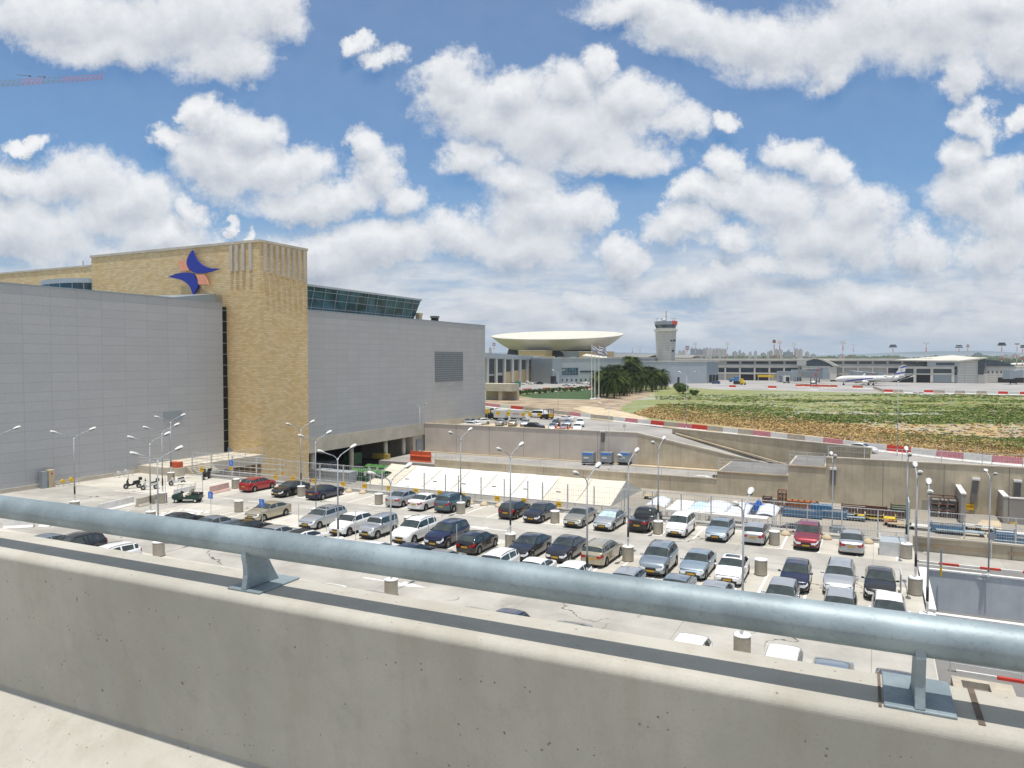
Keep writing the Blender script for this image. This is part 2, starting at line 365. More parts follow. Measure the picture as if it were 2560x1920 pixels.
def crackle(m_,k=.5,joint=True):
    t=NT(m_.node_tree); b=t.n['Principled BSDF']; src=b.inputs['Base Color'].links[0].from_socket
    co=t.new('ShaderNodeTexCoord').outputs['Object']
    wn=t.new('ShaderNodeTexNoise'); wn.inputs['Scale'].default_value=.35; wn.inputs['Detail'].default_value=6; t.lk(co,wn.inputs['Vector'])
    q=t.v('ADD',co,t.v('MULTIPLY',wn.outputs[1],(5,5,0)))
    vo=t.new('ShaderNodeTexVoronoi'); vo.feature='DISTANCE_TO_EDGE'; vo.inputs['Scale'].default_value=.11; t.lk(q,vo.inputs['Vector'])
    ln=t.m('LESS_THAN',vo.outputs['Distance'],.0045); msk=t.mr(t.noise(co,.09,3,.5),.50,.58)
    cx=t.mix(t.m('MULTIPLY',t.m('MULTIPLY',ln,msk),k),src,(.09,.085,.08,1))
    st=t.noise(co,.22,6,.7); cx=t.mix(t.m('MULTIPLY',t.mr(st,.60,.74),.45*k),cx,(.20,.18,.155,1))
    st=t.noise(t.v('MULTIPLY',co,(.06,.9,1)),1,4,.6); cx=t.mix(t.m('MULTIPLY',t.mr(st,.56,.72),.35*k),cx,(.19,.18,.165,1))
    if joint:
        br=t.new('ShaderNodeTexBrick'); br.offset=0; t.lk(co,br.inputs[0]); br.inputs['Scale'].default_value=1; br.inputs['Brick Width'].default_value=9.4; br.inputs['Row Height'].default_value=7.2; br.inputs['Mortar Size'].default_value=.02; br.inputs['Color1'].default_value=(1,1,1,1); br.inputs['Color2'].default_value=(1,1,1,1); br.inputs['Mortar'].default_value=(.55,.53,.5,1)
        cx=t.mix(.8,cx,br.outputs[0],'MULTIPLY')
    t.lk(cx,b.inputs['Base Color'])
crackle(M['lot'],.9); crackle(M['aisle'],1.3); crackle(M['asph2'],.5,False)
def paint(name,c,metal=.35,rough=.28): return mat(name,c,rough,metal=metal,var=0,coat=.8)
# ------------------------------------------------------------------ cars
def lerp(a,b,t): return a+(b-a)*t
def interp(keys,t):
    if t<=keys[0][0]: return keys[0][1]
    for (a,b) in zip(keys,keys[1:]):
        if t<=b[0]: return lerp(a[1],b[1],(t-a[0])/(b[0]-a[0]+1e-9))
    return keys[-1][1]
# top profile keys (t from rear 0 to nose 1), z; rg rear-glass foot, rr roof rear, rf roof front, ws windscreen foot
CT={
'sedan':dict(L=4.5,W=1.76,H=1.46,belt=.93,rg=.13,rr=.31,rf=.56,ws=.735,keys=[(0,.86),(.02,1.0),(.13,1.05),(.22,1.27),(.31,1.41),(.43,1.46),(.56,1.42),(.65,1.23),(.735,1.02),(.86,.93),(.95,.80),(.985,.70),(1,.58)]),
'bigsedan':dict(L=4.85,W=1.83,H=1.47,belt=.95,rg=.12,rr=.29,rf=.56,ws=.73,keys=[(0,.88),(.02,1.02),(.12,1.06),(.2,1.26),(.29,1.41),(.43,1.47),(.56,1.43),(.65,1.23),(.73,1.03),(.86,.95),(.95,.82),(.985,.70),(1,.58)]),
'coupe':dict(L=4.6,W=1.8,H=1.38,belt=.92,rg=.10,rr=.34,rf=.54,ws=.72,keys=[(0,.84),(.02,.98),(.10,1.02),(.22,1.22),(.34,1.35),(.45,1.38),(.54,1.34),(.63,1.18),(.72,.99),(.86,.90),(.95,.76),(.985,.66),(1,.54)]),
'hatch':dict(L=4.2,W=1.75,H=1.48,belt=.94,rg=.03,rr=.15,rf=.56,ws=.75,keys=[(0,.84),(.02,1.0),(.05,1.08),(.10,1.28),(.15,1.40),(.35,1.48),(.56,1.43),(.66,1.23),(.75,1.02),(.88,.93),(.955,.80),(.985,.70),(1,.58)]),
'wagon':dict(L=4.75,W=1.80,H=1.52,belt=.96,rg=.025,rr=.10,rf=.58,ws=.745,keys=[(0,.86),(.015,1.0),(.04,1.12),(.07,1.33),(.10,1.45),(.35,1.52),(.58,1.47),(.67,1.26),(.745,1.05),(.88,.95),(.955,.82),(.985,.72),(1,.58)],rails=1),
'suv':dict(L=4.6,W=1.86,H=1.72,belt=1.06,rg=.03,rr=.11,rf=.57,ws=.74,keys=[(0,.95),(.015,1.1),(.05,1.25),(.08,1.50),(.11,1.64),(.35,1.72),(.57,1.67),(.66,1.42),(.74,1.16),(.88,1.07),(.955,.96),(.985,.84),(1,.66)],rails=1,wr=.36,zb=.30),
'crossover':dict(L=4.15,W=1.78,H=1.58,belt=1.02,rg=.035,rr=.16,rf=.56,ws=.74,keys=[(0,.92),(.02,1.07),(.06,1.18),(.11,1.37),(.16,1.50),(.38,1.58),(.56,1.53),(.65,1.33),(.74,1.11),(.87,1.03),(.95,.92),(.985,.80),(1,.62)],wr=.35,zb=.27),
'boxy':dict(L=3.7,W=1.62,H=1.68,belt=1.03,rg=.02,rr=.06,rf=.62,ws=.70,keys=[(0,.95),(.015,1.1),(.03,1.3),(.045,1.52),(.06,1.62),(.3,1.68),(.62,1.64),(.66,1.4),(.70,1.10),(.86,1.05),(.95,1.0),(.985,.88),(1,.70)],wr=.34,zb=.30),
'mpv':dict(L=4.15,W=1.70,H=1.66,belt=.98,rg=.02,rr=.08,rf=.62,ws=.80,keys=[(0,.9),(.015,1.05),(.04,1.25),(.06,1.48),(.08,1.58),(.35,1.66),(.62,1.60),(.72,1.33),(.80,1.08),(.90,.94),(.96,.80),(.985,.70),(1,.56)]),
'pickup':dict(L=5.2,W=1.84,H=1.76,belt=1.08,rg=.36,rr=.41,rf=.62,ws=.74,keys=[(0,.98),(.01,1.08),(.02,1.10),(.34,1.10),(.36,1.14),(.39,1.5),(.41,1.68),(.5,1.76),(.62,1.70),(.68,1.45),(.74,1.19),(.88,1.10),(.955,1.0),(.985,.86),(1,.66)],wr=.37,zb=.34),
'van':dict(L=4.9,W=1.9,H=1.95,belt=1.08,rg=.015,rr=.04,rf=.72,ws=.84,keys=[(0,1.0),(.01,1.2),(.02,1.5),(.03,1.75),(.04,1.86),(.3,1.95),(.72,1.88),(.78,1.55),(.84,1.22),(.93,1.05),(.97,.9),(.99,.78),(1,.6)],wr=.33,zb=.26),
}
def car_surface(c):
    L,Wd,H=c['L'],c['W'],c['H']; wr=c.get('wr',.32); zb0=c.get('zb',.22); Ra=wr+.065
    axf=L*.315; axr=-L*.30
    N=64
    ts=sorted(set([0,.006,.015,.03]+[i/N for i in range(2,N-1)]+[.97,.985,.994,1]))
    raw={t:interp(c['keys'],t) for t in ts}
    def top(t):
        d=.014; return (interp(c['keys'],max(0,t-d))+2*interp(c['keys'],t)+interp(c['keys'],min(1,t+d)))/4
    def ring(t):
        y=(t-.5)*L; e=abs(2*t-1); w=Wd/2*(1-.10*e**5)
        ed=min(t,1-t)*L
        if ed<.28: w*=(1-.16*(1-ed/.28)**2.2)
        tp=top(t); belt=min(c['belt']+.05*(1-t)-.0,tp-.05)
        zb=zb0+(.06*(1-ed/.3) if ed<.3 else 0)
        for ax in (axf,axr):
            dy=abs(y-ax)
            if dy<Ra: zb=max(zb,wr+math.sqrt(Ra*Ra-dy*dy))
        g=max(0,min(1,(tp-belt-.05)/(H-c['belt']-.05)))
        k=max(0,min(1,(tp-belt)/.2))
        wroof=lerp(w*.93,w*.74,g)
        flare=.0
        zs=lambda f: lerp(zb,belt,f)
        return [(w*.955,zb),(w*1.0,zs(.25)),(w*1.005,zs(.55)),(w*.99,zs(.85)),(w*.965,belt),(w*.925,belt+.025*k+.01),
                (lerp(w*.925,wroof,.55),lerp(belt+.03,tp-.05*k,.55)),(wroof,tp-.065*k-.01),(wroof*.93,tp-.022*k-.004),(wroof*.55,tp+.006),(0,tp+.014)]
    return ts,ring,top,axf,axr,wr,Ra
def surf_pt(ring,L,t,s):
    r=ring(t); i=min(int(abs(s)),9); f=abs(s)-i; a=r[i]; b=r[min(i+1,10)]
    x=lerp(a[0],b[0],f); z=lerp(a[1],b[1],f)
    return Vector((x if s>=0 else -x,(t-.5)*L,z))
def patch(ring,L,ts,ss,off):
    """grid of the body surface pushed outwards by off; ss signed ring params (sign = side); 10 = centreline"""
    rows=[[surf_pt(ring,L,t,s) for s in ss] for t in ts]
    res=[]
    cen=Vector((0,0,.55))
    for i,r in enumerate(rows):
        rr=[]
        for j,p in enumerate(r):
            a=rows[max(i-1,0)][j]; b=rows[min(i+1,len(rows)-1)][j]; c_=r[max(j-1,0)]; d=r[min(j+1,len(r)-1)]
            n=(b-a).cross(d-c_)
            if n.length<1e-9: n=Vector((0,0,1))
            n.normalize()
            if n.dot(p-Vector((0,p.y*.75,.55)))<0: n=-n
            rr.append(p+n*off)
        res.append(rr)
    return res
def frange(a,b,n): return [a+(b-a)*i/(n-1) for i in range(n)]
PROTO={}
PAINT0=paint('car_paint_base',(.5,.5,.5))
def wheel(parent,x,y,r,rim=True):
    s=1 if x>0 else -1; w=.2
    mb=MB(); 
    prof=[(r*.55,-w/2),(r*.93,-w/2),(r,-w*.3),(r,w*.3),(r*.93,w/2),(r*.62,w/2),(r*.60,w*.30)]
    n=18; vs=[];fs=[]
    for (rr,dx) in prof:
        for i in range(n):
            a=2*math.pi*i/n; vs.append((dx*s,rr*math.cos(a),rr*math.sin(a)))
    for k in range(len(prof)-1):
        for i in range(n): fs.append((k*n+i,k*n+(i+1)%n,(k+1)*n+(i+1)%n,(k+1)*n+i))
    mb.add(vs,fs)
    wh=mb.build('wheel',M['tyre'],parent,smooth=True); wh.location=(x,y,r)
    m2=MB(); xo=w*.36*s; xi=w*.28*s; rr=r*.63
    pts=[]
    for i in range(10):
        a=2*math.pi*i/10; pts.append(a)
    m2.cyl((xi-.02*s,0,0),(xi,0,0),rr*.16+.02,rr*.16+.02,8)
    for i in range(5):
        a=2*math.pi*i/5; d=Vector((0,math.cos(a),math.sin(a)))
        m2.bar(Vector((xo,0,0)),Vector((xo,0,0))+d*rr*.97,.03,r*.22,up=Vector((0,0,1)).cross(Vector((1,0,0))) if 0 else d.cross(Vector((1,0,0))))
    for i in range(n):
        a=2*math.pi*i/n; b=2*math.pi*(i+1)/n
        A=Vector((xo,math.cos(a),math.sin(a))); B=Vector((xo,math.cos(b),math.sin(b)))
        f=lambda v,q:(xo,v.y*q,v.z*q)
        m2.quad(f(A,rr),f(B,rr),f(B,rr*.84),f(A,rr*.84))
    m2.cyl((xi,0,0),(xo+.012*s,0,0),rr*.26,rr*.2,8)
    m2.build('rim',M['rim'],wh)
def make_car(kind,shade=False,sunroof=False,darkroof=False,norails=False,bedcover=False):
    c=CT[kind]; L,Wd,H=c['L'],c['W'],c['H']
    ts,ring,top,axf,axr,wr,Ra=car_surface(c)
    root=empty('car')
    # body
    mb=MB(); rows=[]
    for t in ts:
        r=ring(t); y=(t-.5)*L
        row=[(x,y,z) for (x,z) in r]+[(-x,y,z) for (x,z) in reversed(r[:-1])]
        rows.append(row)
    mb.grid(rows)
    m=len(rows[0]); n=len(rows)
    mb.f.append(tuple(range(m))); mb.f.append(tuple(reversed(range((n-1)*m,n*m)))); mb.mi+=[0,0]
    mb.mat(1)
    # dark underside and arch liners
    for i in range(n-1):
        a=rows[i][0]; b=rows[i+1][0]; c1=rows[i+1][-1]; d=rows[i][-1]
        mb.quad(a,d,c1,b) if False else None
    mb.box(-Wd*.40,Wd*.40,-L*.485,L*.485,wr*.62,wr+Ra+.02)
    body=mb.build('body',[PAINT0,M['trim']],root,smooth=True,autos=38)
    # bumper skirts
    mb=MB()
    for y0,y1 in ((-L*.487,-L*.44),(L*.44,L*.487)): mb.box(-Wd*.39,Wd*.39,y0,y1,wr*.6,c.get('zb',.22)+.16)
    for s in(-1,1): mb.box(s*Wd*.475-.015,s*Wd*.475+.015,axr+Ra,axf-Ra,c.get('zb',.22)-.06,c.get('zb',.22)+.03)
    mb.build('skirt',M['trim'],root)
    g=MB(); ws,rf,rg,rr=c['ws'],c['rf'],c['rg'],c['rr']
    ssc=[7.35,8,8.6,9.3,10,-9.3,-8.6,-8,-7.35]
    g.grid(patch(ring,L,frange(rf+.018,ws-.012,7),ssc,.012)); o=g.build('windscreen',M['shade'] if shade else M['glass'],root,smooth=True)
    g=MB(); g.grid(patch(ring,L,frange(rg+.012,rr-.012,6),ssc,.012)); g.build('rear_window',M['glass'],root,smooth=True)
    # side windows
    tb=lerp(rr,rf,.52)
    r0=rg+.035 if kind not in('sedan','bigsedan','coupe') else rg+.055
    segs=[(tb+.012,ws-.045),(max(r0,rg+.03),tb-.012)]
    if kind in('wagon','suv','van','mpv'):
        tc_=lerp(rg,tb,.36); segs=[(tb+.012,ws-.045),(tc_+.01,tb-.012),(r0+.01,tc_-.012)]
    if kind=='pickup': segs=[(tb+.01,ws-.035),(rr-.02,tb-.01)]
    for s in(1,-1):
        for (a,b) in segs:
            g=MB(); g.grid(patch(ring,L,frange(a,b,7),[s*5.12,s*5.5,s*6,s*6.5,s*6.9],.010)); g.build('side_window',M['glass'],root,smooth=True)
    # lights
    nz=top(.97); 
    for s in(1,-1):
        g=MB(); g.grid(patch(ring,L,frange(.952,.998,5),[s*2.5,s*3,s*3.5,s*4.1],.012))
        x0=Wd*.5*.80; z1=min(.80,nz-.06)
        zc=lerp(ring(1)[2][1],ring(1)[4][1],.5); xw=ring(1)[3][0]
        p=[(s*xw*.99,L/2+.008,zc-.06),(s*xw*.99,L/2+.008,zc+.13),(s*xw*.50,L/2+.022,zc+.08),(s*xw*.54,L/2+.022,zc-.04)]
        g.ext(p,(0,-.05,0)); g.build('headlight',M['lampg'],root)
        zt=lerp(ring(0)[2][1],ring(0)[4][1],.75); xt=ring(0)[3][0]
        g=MB(); g.grid(patch(ring,L,frange(.002,.045,4),[s*2.6,s*3,s*3.5,s*4.2],.012))
        g.ext([(s*xt*.98,-L/2-.008,zt-.10),(s*xt*.98,-L/2-.008,zt+.08),(s*xt*.62,-L/2-.015,zt+.08),(s*xt*.62,-L/2-.015,zt-.07)],(0,.05,0)); g.build('tail_light',M['tail'],root)
        if kind in('suv','wagon','mpv','crossover','van'):
            pass
        mz=c['belt']+.06; g=MB(); g.lathe([(.0,-.065),(.07,-.05),(.10,0),(.07,.05),(0,.065)],(s*(Wd*.5+.09),(ws-.06-.5)*L,mz+.04),8); g.bar((s*Wd*.45,(ws-.055-.5)*L,mz-.02),(s*(Wd*.5+.06),(ws-.06-.5)*L,mz+.01),.04)
        g.build('mirror',[PAINT0],root,smooth=True)
    # grille, plates
    zg=ring(1)[2][1]; g=MB(); g.box(-Wd*.22,Wd*.22,L/2-.02,L/2+.018,zg+.0,zg+.13); g.box(-Wd*.34,Wd*.34,L/2-.03,L/2+.012,.28,.42); g.build('grille',M['trim'],root)
    for yy,zz,s in ((L/2,.46,1),(-L/2,.66 if kind not in('sedan','bigsedan') else .70,-1)):
        g=MB(); g.box(-.26,.26,yy+s*.012,yy+s*.035,zz-.06,zz+.06); g.build('number_plate',M['plate'],root)
    if c.get('rails') and not norails:
        for s in(1,-1):
            g=MB(); pts=[surf_pt(ring,L,t,s*8)+Vector((0,0,.045 if 0<k<5 else 0)) for k,t in enumerate(frange(rr+.02,rf-.02,6))]; g.tube(pts,.018,6); g.build('roof_rail',M['trim'],root)
    if sunroof:
        g=MB(); g.grid(patch(ring,L,frange(rf-.13,rf-.02,4),[8.6,9.3,10,-9.3,-8.6],.012)); g.build('sunroof',M['glass'],root,smooth=True)
    if darkroof:
        g=MB(); g.grid(patch(ring,L,frange(rr+.02,rf-.005,6),[8.2,9,10,-9,-8.2],.010)); g.build('dark_roof_panel',M['trim'],root,smooth=True)
    for x in(-1,1):
        for y in(axf,axr): wheel(root,x*(Wd/2-.105),y,wr)
    return root
def make_far_car(kind):
    """car a few pixels wide: body, glass, four wheels"""
    c=CT[kind]; L,Wd,H=c['L'],c['W'],c['H']
    ts,ring,top,axf,axr,wr,Ra=car_surface(c)
    root=empty('car')
    mb=MB(); rows=[]
    for t in ts[::2]+[1]:
        r=ring(t); y=(t-.5)*L; rows.append([(x,y,z) for (x,z) in r]+[(-x,y,z) for (x,z) in reversed(r[:-1])])
    mb.grid(rows); m=len(rows[0]); n=len(rows)
    mb.f.append(tuple(range(m))); mb.f.append(tuple(reversed(range((n-1)*m,n*m)))); mb.mi+=[0,0]
    mb.mat(1).box(-Wd*.4,Wd*.4,-L*.48,L*.48,wr*.62,wr+Ra)
    mb.build('body',[PAINT0,M['trim']],root,smooth=True,autos=38)
    g=MB(); ssc=[7.35,8.6,10,-8.6,-7.35]
    g.grid(patch(ring,L,frange(c['rf']+.018,c['ws']-.012,4),ssc,.015)); g.grid(patch(ring,L,frange(c['rg']+.012,c['rr']-.012,4),ssc,.015))
    for s in(1,-1):
        g.grid(patch(ring,L,frange(c['rg']+.06,c['ws']-.05,8),[s*5.1,s*6,s*6.9],.013))
    g.build('window',M['glass'],root,smooth=True)
    g=MB()
    for s in(1,-1): g.box(s*Wd*.33-.12,s*Wd*.33+.12,-L/2-.02,-L/2+.04,.72,.88)
    g.build('tail_light',M['tail'],root)
    for x in(-1,1):
        for y in(axf,axr):
            g=MB(); g.cyl((x*(Wd/2-.2),y,wr),(x*(Wd/2),y,wr),wr,wr,12); g.mat(1).cyl((x*(Wd/2),y,wr),(x*(Wd/2+.01),y,wr),wr*.6,wr*.6,10); g.build('wheel',[M['tyre'],M['rim']],root)
    return root
PAINTS={}
def getpaint(n):
    if n in PAINTS: return PAINTS[n]
    c={'white':((.80,.80,.79),0,.3),'silver':((.46,.48,.50),.6,.3),'silverblue':((.33,.41,.48),.6,.3),'grey':((.20,.21,.22),.5,.3),'darkgrey':((.016,.019,.032),.4,.25),
       'black':((.008,.008,.011),.2,.22),'navy':((.005,.009,.045),.3,.22),'red':((.36,.015,.02),.3,.25),'maroon':((.24,.02,.035),.4,.3),'beige':((.42,.38,.28),.5,.3),
       'greige':((.38,.36,.31),.6,.3),'teal':((.085,.14,.17),.5,.3),'blue':((.03,.07,.20),.4,.3),'brown':((.028,.022,.026),.4,.3),'steel':((.27,.32,.37),.6,.3)}[n]
    PAINTS[n]=paint('car_paint_'+n,c[0],c[1],c[2]); return PAINTS[n]
CARGROUP='cars parked in the lot'
def place_car(kind,color,loc,rz,label,group=CARGROUP,far=False,**kw):
    key=(kind,far,tuple(sorted(kw.items())))
    sw={PAINT0:getpaint(color)}
    if key not in PROTO:
        p=make_far_car(kind) if far else make_car(kind,**kw)
        index_kids(); PROTO[key]=(p,tree_list(p),[False])
    p,tr,used=PROTO[key]
    c=copy_thing(p,loc,rz,label,group,sw,tr); c['category']='van' if kind=='van' else ('pickup' if kind=='pickup' else 'car')
    c.name={'van':'van','pickup':'pickup_truck'}.get(kind,'parked_car')
    return c
def kill_protos():
    index_kids()
    def rm(o):
        for k in kids(o): rm(k)
        bpy.data.objects.remove(o)
    for k,(p,tr,u) in PROTO.items():
        rm(p)
    PROTO.clear()
# ================================================================== THE SETTING
def struct(mb,name,m_,**k): return tag(mb.build(name,m_,**k),kind='structure')
YF=65.0; YARD=-6.0; ROADL=-4.7; XE=2.75
# lowest ground, reaches the horizon
mb=MB(); mb.quad((-30000,-3000,-6.7),(30000,-3000,-6.7),(30000,400,-6.7),(-30000,400,-6.7)); struct(mb,'ground',M['yard'])
mb=MB(); mb.add([(-85.2,131.2,0),(-38.7,131.2,0),(-36,145.2,0),(-0.6,125.9,0),(-0.6,115.2,0),(70,115.2,0),(30000,115.2,0),(30000,30000,0),(-30000,30000,0),(-30000,131.2,0)],[tuple(range(10))])
# field ground material: dry straw, green weeds, grey thistle patches and dirt
def field_mat():
    m_=bpy.data.materials.new('field_soil_and_weeds'); m_.use_nodes=True; t=NT(m_.node_tree); b=t.n['Principled BSDF']; b.inputs['Roughness'].default_value=.95
    tc=t.new('ShaderNodeTexCoord'); co=tc.outputs['Object']
    mp=t.new('ShaderNodeMapping'); mp.inputs['Rotation'].default_value=(0,0,-YAW); t.lk(co,mp.inputs[0]); q=mp.outputs[0]
    s1=t.v('MULTIPLY',q,(.010,.028,.01)); n1=t.noise(s1,1,6,.6)
    s2=t.v('MULTIPLY',q,(.05,.12,.05)); n2=t.noise(s2,1,6,.65)
    n3=t.noise(co,.6,5,.7)
    base=t.mix(t.mr(n3,.35,.7),(.34,.235,.105,1),(.45,.33,.16,1))
    sx=t.new('ShaderNodeSeparateXYZ'); t.lk(q,sx.inputs[0]); dep=sx.outputs[1]
    gz=t.m('MULTIPLY',t.mr(dep,150,190),t.mr(n2,.30,.48))
    base=t.mix(t.m('MULTIPLY',t.mr(dep,150,200),t.mr(n1,.40,.55)),base,(.36,.345,.29,1))
    base=t.mix(t.m('MULTIPLY',gz,.85),base,t.mix(t.mr(n3,.4,.65),(.125,.165,.035,1),(.22,.25,.075,1)))
    base=t.mix(t.m('MULTIPLY',t.mr(n1,.54,.62),.75),base,(.34,.34,.29,1)); base=t.mix(t.m('MULTIPLY',t.m('MULTIPLY',t.mr(n1,.44,.36),t.mr(dep,165,200)),.7),base,(.11,.16,.03,1))
    base=t.mix(t.mr(dep,900,2500),base,(.16,.18,.12,1))
    t.lk(base,b.inputs['Base Color']); return m_
M['field']=field_mat()
struct(mb,'field',M['field'])
# retained earth under the upper ground: retaining walls as boxes come below
# parking lot slab
mb=MB(); mb.box(-85.3,XE,4,YF,-6.6,0); struct(mb,'parking_lot',M['lot'])
mb=MB()
for a,b in((53.0,59.6),(37.4,41.6)): mb.box(-62,XE-.05,a,b,-.01,.004) if a>50 else mb.box(-85,XE-.05,a,b,-.01,.004)
mb.box(-85,-62.002,41.602,54.5,-.01,.004)
struct(mb,'parking_aisle',M['aisle'])
mb=MB(); mb.box(-85.2,60,YF,131.2,-6.55,YARD); struct(mb,'yard_floor',M['yard'])
# markings
ml=MB(); Z0,Z1=.004,.0085
def line(x0,y0,x1,y1,w=.16):
    d=Vector((x1-x0,y1-y0,0)); n=Vector((-d.y,d.x,0)).normalized()*w/2; a=Vector((x0,y0,Z1)); b=Vector((x1,y1,Z1))
    ml.quad(a-n,b-n,b+n,a+n)
mods=[2.3-9.4*k for k in range(0,8)]
for xm in mods:
    for (y0,y1,my) in((59.7,64.6,59.7),(47.3,52.2,52.2)):
        if y0<50 and xm<-62: continue
        for o in(-.72,.72): 
            if xm+o<XE-.4: line(xm+o,y0,xm+o,y1)
        if xm<0: line(xm-.72,my,xm+.72,my)
        for k in(1,2):
            x=xm-.72-2.65*k
            if x>-72: line(x,y0,x,y1)
line(-66,64.6,XE-.4,64.6); line(-62,47.3,XE-.4,47.3)
for k in range(27): 
    x=1.2-2.62*k; 
    if k%4!=3 or 1: line(x,42.0,x,47.3)
    line(x,31.5,x,36.6)
line(-66,31.5,0,31.5)
for k in range(6): line(-60.6+.9*k*0,45.0+1.0*k,-56.8,45.0+1.0*k,.5)
for k in range(4): line(-66-2.4*k,60.5,-66-2.4*k,63.0,.1)
line(-76,58,-64,58); line(-76,54,-66,54)
for k in range(4): line(-61.5+3.8*k,55.9,-59.3+3.8*k,55.9,.12)
def arrow(x,y,dx,L=3.6,z=Z1):
    s=1 if dx>0 else -1
    ml.quad((x,y-.09,z),(x+s*L*.6,y-.09,z),(x+s*L*.6,y+.09,z),(x,y+.09,z)) if s>0 else ml.quad((x+s*L*.6,y-.09,z),(x,y-.09,z),(x,y+.09,z),(x+s*L*.6,y+.09,z))
    p=[(x+s*L*.6,y-.5,z),(x+s*L,y,z),(x+s*L*.6,y+.5,z)]
    ml.add(p if s>0 else p[::-1],[(0,1,2)])
arrow(-27.2,55.8,-1,4.6); arrow(-30.5,39.5,1,5)
struct(ml,'parking_markings',M['paint'])
# upper road, beside the roadside barriers
BPX=[(1195,1014),(1220,1018),(1251,1022),(1278,1024.5),(1308,1027.5),(1352,1033),(1376,1036),(1425,1042),(1452,1045),(1478,1048),(1534,1054.5),(1564,1058),(1595,1061.3),(1628,1064.7),(1661,1068.3),(1696,1072),(1731,1075.6),(1769,1079.5),(1808,1083.6),(1846,1087.8),(1884,1092),(1927,1097),(1969,1101.6),(2013,1106.7),(2059,1112.2),(2108,1118.5),(2159,1125),(2218,1132),(2278,1139),(2342,1146.5),(2409,1154),(2481,1161),(2557,1167),(2640,1173)]
BCOL='pink,pink,white,red,bare,white,bare,pink,white,bare,white,pink,white,red,bare,pink,red,bare,white,bare,pink,white,bare,white,pink,white,white,red,white,pink,white,pink,white'.split(',')
BP=[pz(x,y,0) for x,y in BPX]
road=[(p.x,p.y) for p in BP]
mb=MB(); pts=road+[(70,112.5+2.8),(40,115.3),(-.5,115.3),(-.5,125.8),(-36,145.3),(-38.6,131.3),(-44,131.3),(-60,150),(-84,150),(-84.5,190)]
mb.add([(a,b,.006) for a,b in pts],[tuple(range(len(pts)))]); struct(mb,'upper_road',M['asph2'])
mb=MB(); q=[(-85,131.3),(-44,131.3),(-50,141),(-55,146),(-62,149.7),(-84.5,149.7)]; mb.add([(a,b,.004) for a,b in q],[tuple(range(len(q)))]); struct(mb,'sandy_parking_strip',M['sand'])
# apron
A0=pz(1640,963,0); 
ap=[pz(1560,958,0),pz(1660,965,0),pz(1800,974,0),pz(2000,978,0),pz(2300,985,0),pz(2560,990,0),pz(2900,1000,0),Vector((700,560,0)),Vector((700,900,0)),Vector((-260,900,0)),Vector((-210,600,0))]
mb=MB(); mb.add([(p.x,p.y,.008) for p in ap],[tuple(range(len(ap)))]); struct(mb,'airport_apron',M['apron'])
# concourse forecourt
fc=[pz(1208,975,0),pz(1300,982,0),pz(1380,977,0),pz(1480,973,0),pz(1500,962,0),pz(1390,955,0),pz(1300,958,0),pz(1208,962,0)]
mb=MB(); mb.add([(p.x,p.y,.008) for p in fc],[tuple(range(len(fc)))]); struct(mb,'forecourt_road',M['asph2'])
M['lawn']=mat('lawn_grass',(.035,.075,.018),.95,var=.3,vs_=.5,detail=7)
M['dirt']=mat('bare_dirt',(.24,.175,.115),.95,var=.25,vs_=.15,detail=8,c2=(.33,.26,.18))
lw=[pz(1290,988,0),pz(1340,996,0),pz(1480,999,0),pz(1500,985,0),pz(1484,974,0),pz(1400,979,0),pz(1330,985,0)]
mb=MB(); mb.add([(p.x,p.y,.012) for p in lw],[tuple(range(len(lw)))]); struct(mb,'lawn',M['lawn'])
dt=[pz(1207,1012,0),pz(1300,1022,0),pz(1420,1037,0),pz(1530,1048,0),pz(1570,1040,0),pz(1550,1020,0),pz(1590,1000,0),pz(1640,985,0),pz(1600,975,0),pz(1500,985,0),pz(1480,1000,0),pz(1340,997,0),pz(1290,989,0),pz(1240,998,0),pz(1207,1000,0)]
mb=MB(); mb.add([(p.x,p.y,.010) for p in dt],[tuple(range(len(dt)))]); struct(mb,'dirt_verge',M['dirt'])
# low sandy spoil bank beside the road
def heap(name,pts,h,m_,lab,cat):
    c=sum(pts,Vector())/len(pts); mb=MB(); rows=[]
    n=len(pts)
    for k in range(6):
        f=1-k/5.0; hh=h*(1-f*f); rows.append([c+(p-c)*f+Vector((random.uniform(-.3,.3)*(k>0),random.uniform(-.3,.3)*(k>0),hh*random.uniform(.8,1.1))) for p in pts+[pts[0]]])
    mb.grid(rows); o=mb.build(name,m_,smooth=True); return tag(o,lab,cat) if cat else tag(o,kind='structure')
heap('sand_bank',[pz(1430,1020),pz(1460,1030),pz(1520,1045),pz(1600,1052),pz(1625,1046),pz(1570,1034),pz(1500,1022),pz(1460,1015)],.9,M['sand'],None,None)
# ---------------- sunken roads and ramps
def wallY(name,x0,x1,y,z0,z1,th=.5,lab=None,m_='conc',cap=True,group=None):
    r=empty(name,((x0+x1)/2,y,z0),0,lab,'wall',group); c=Vector(r.location)
    mb=MB(); mb.box(x0-c.x,x1-c.x,0,th,0,z1-z0); mb.build('wall_face',M[m_],r)
    if cap:
        mb=MB(); mb.box(x0-c.x-.003,x1-c.x+.003,-.10,th+.03,z1-z0,z1-z0+.16); mb.build('coping',M['beam'],r)
    # thin vertical joints
    n=int((x1-x0)/7.8)
    if n>0 and n<40:
        mb=MB()
        for k in range(1,n+1):
            x=x0-c.x+k*(x1-x0)/(n+1); mb.box(x-.03,x+.03,-.012,0,0,z1-z0-.05)
        mb.build('joint',M['asph'],r)
    return r
def ringmat(): pass
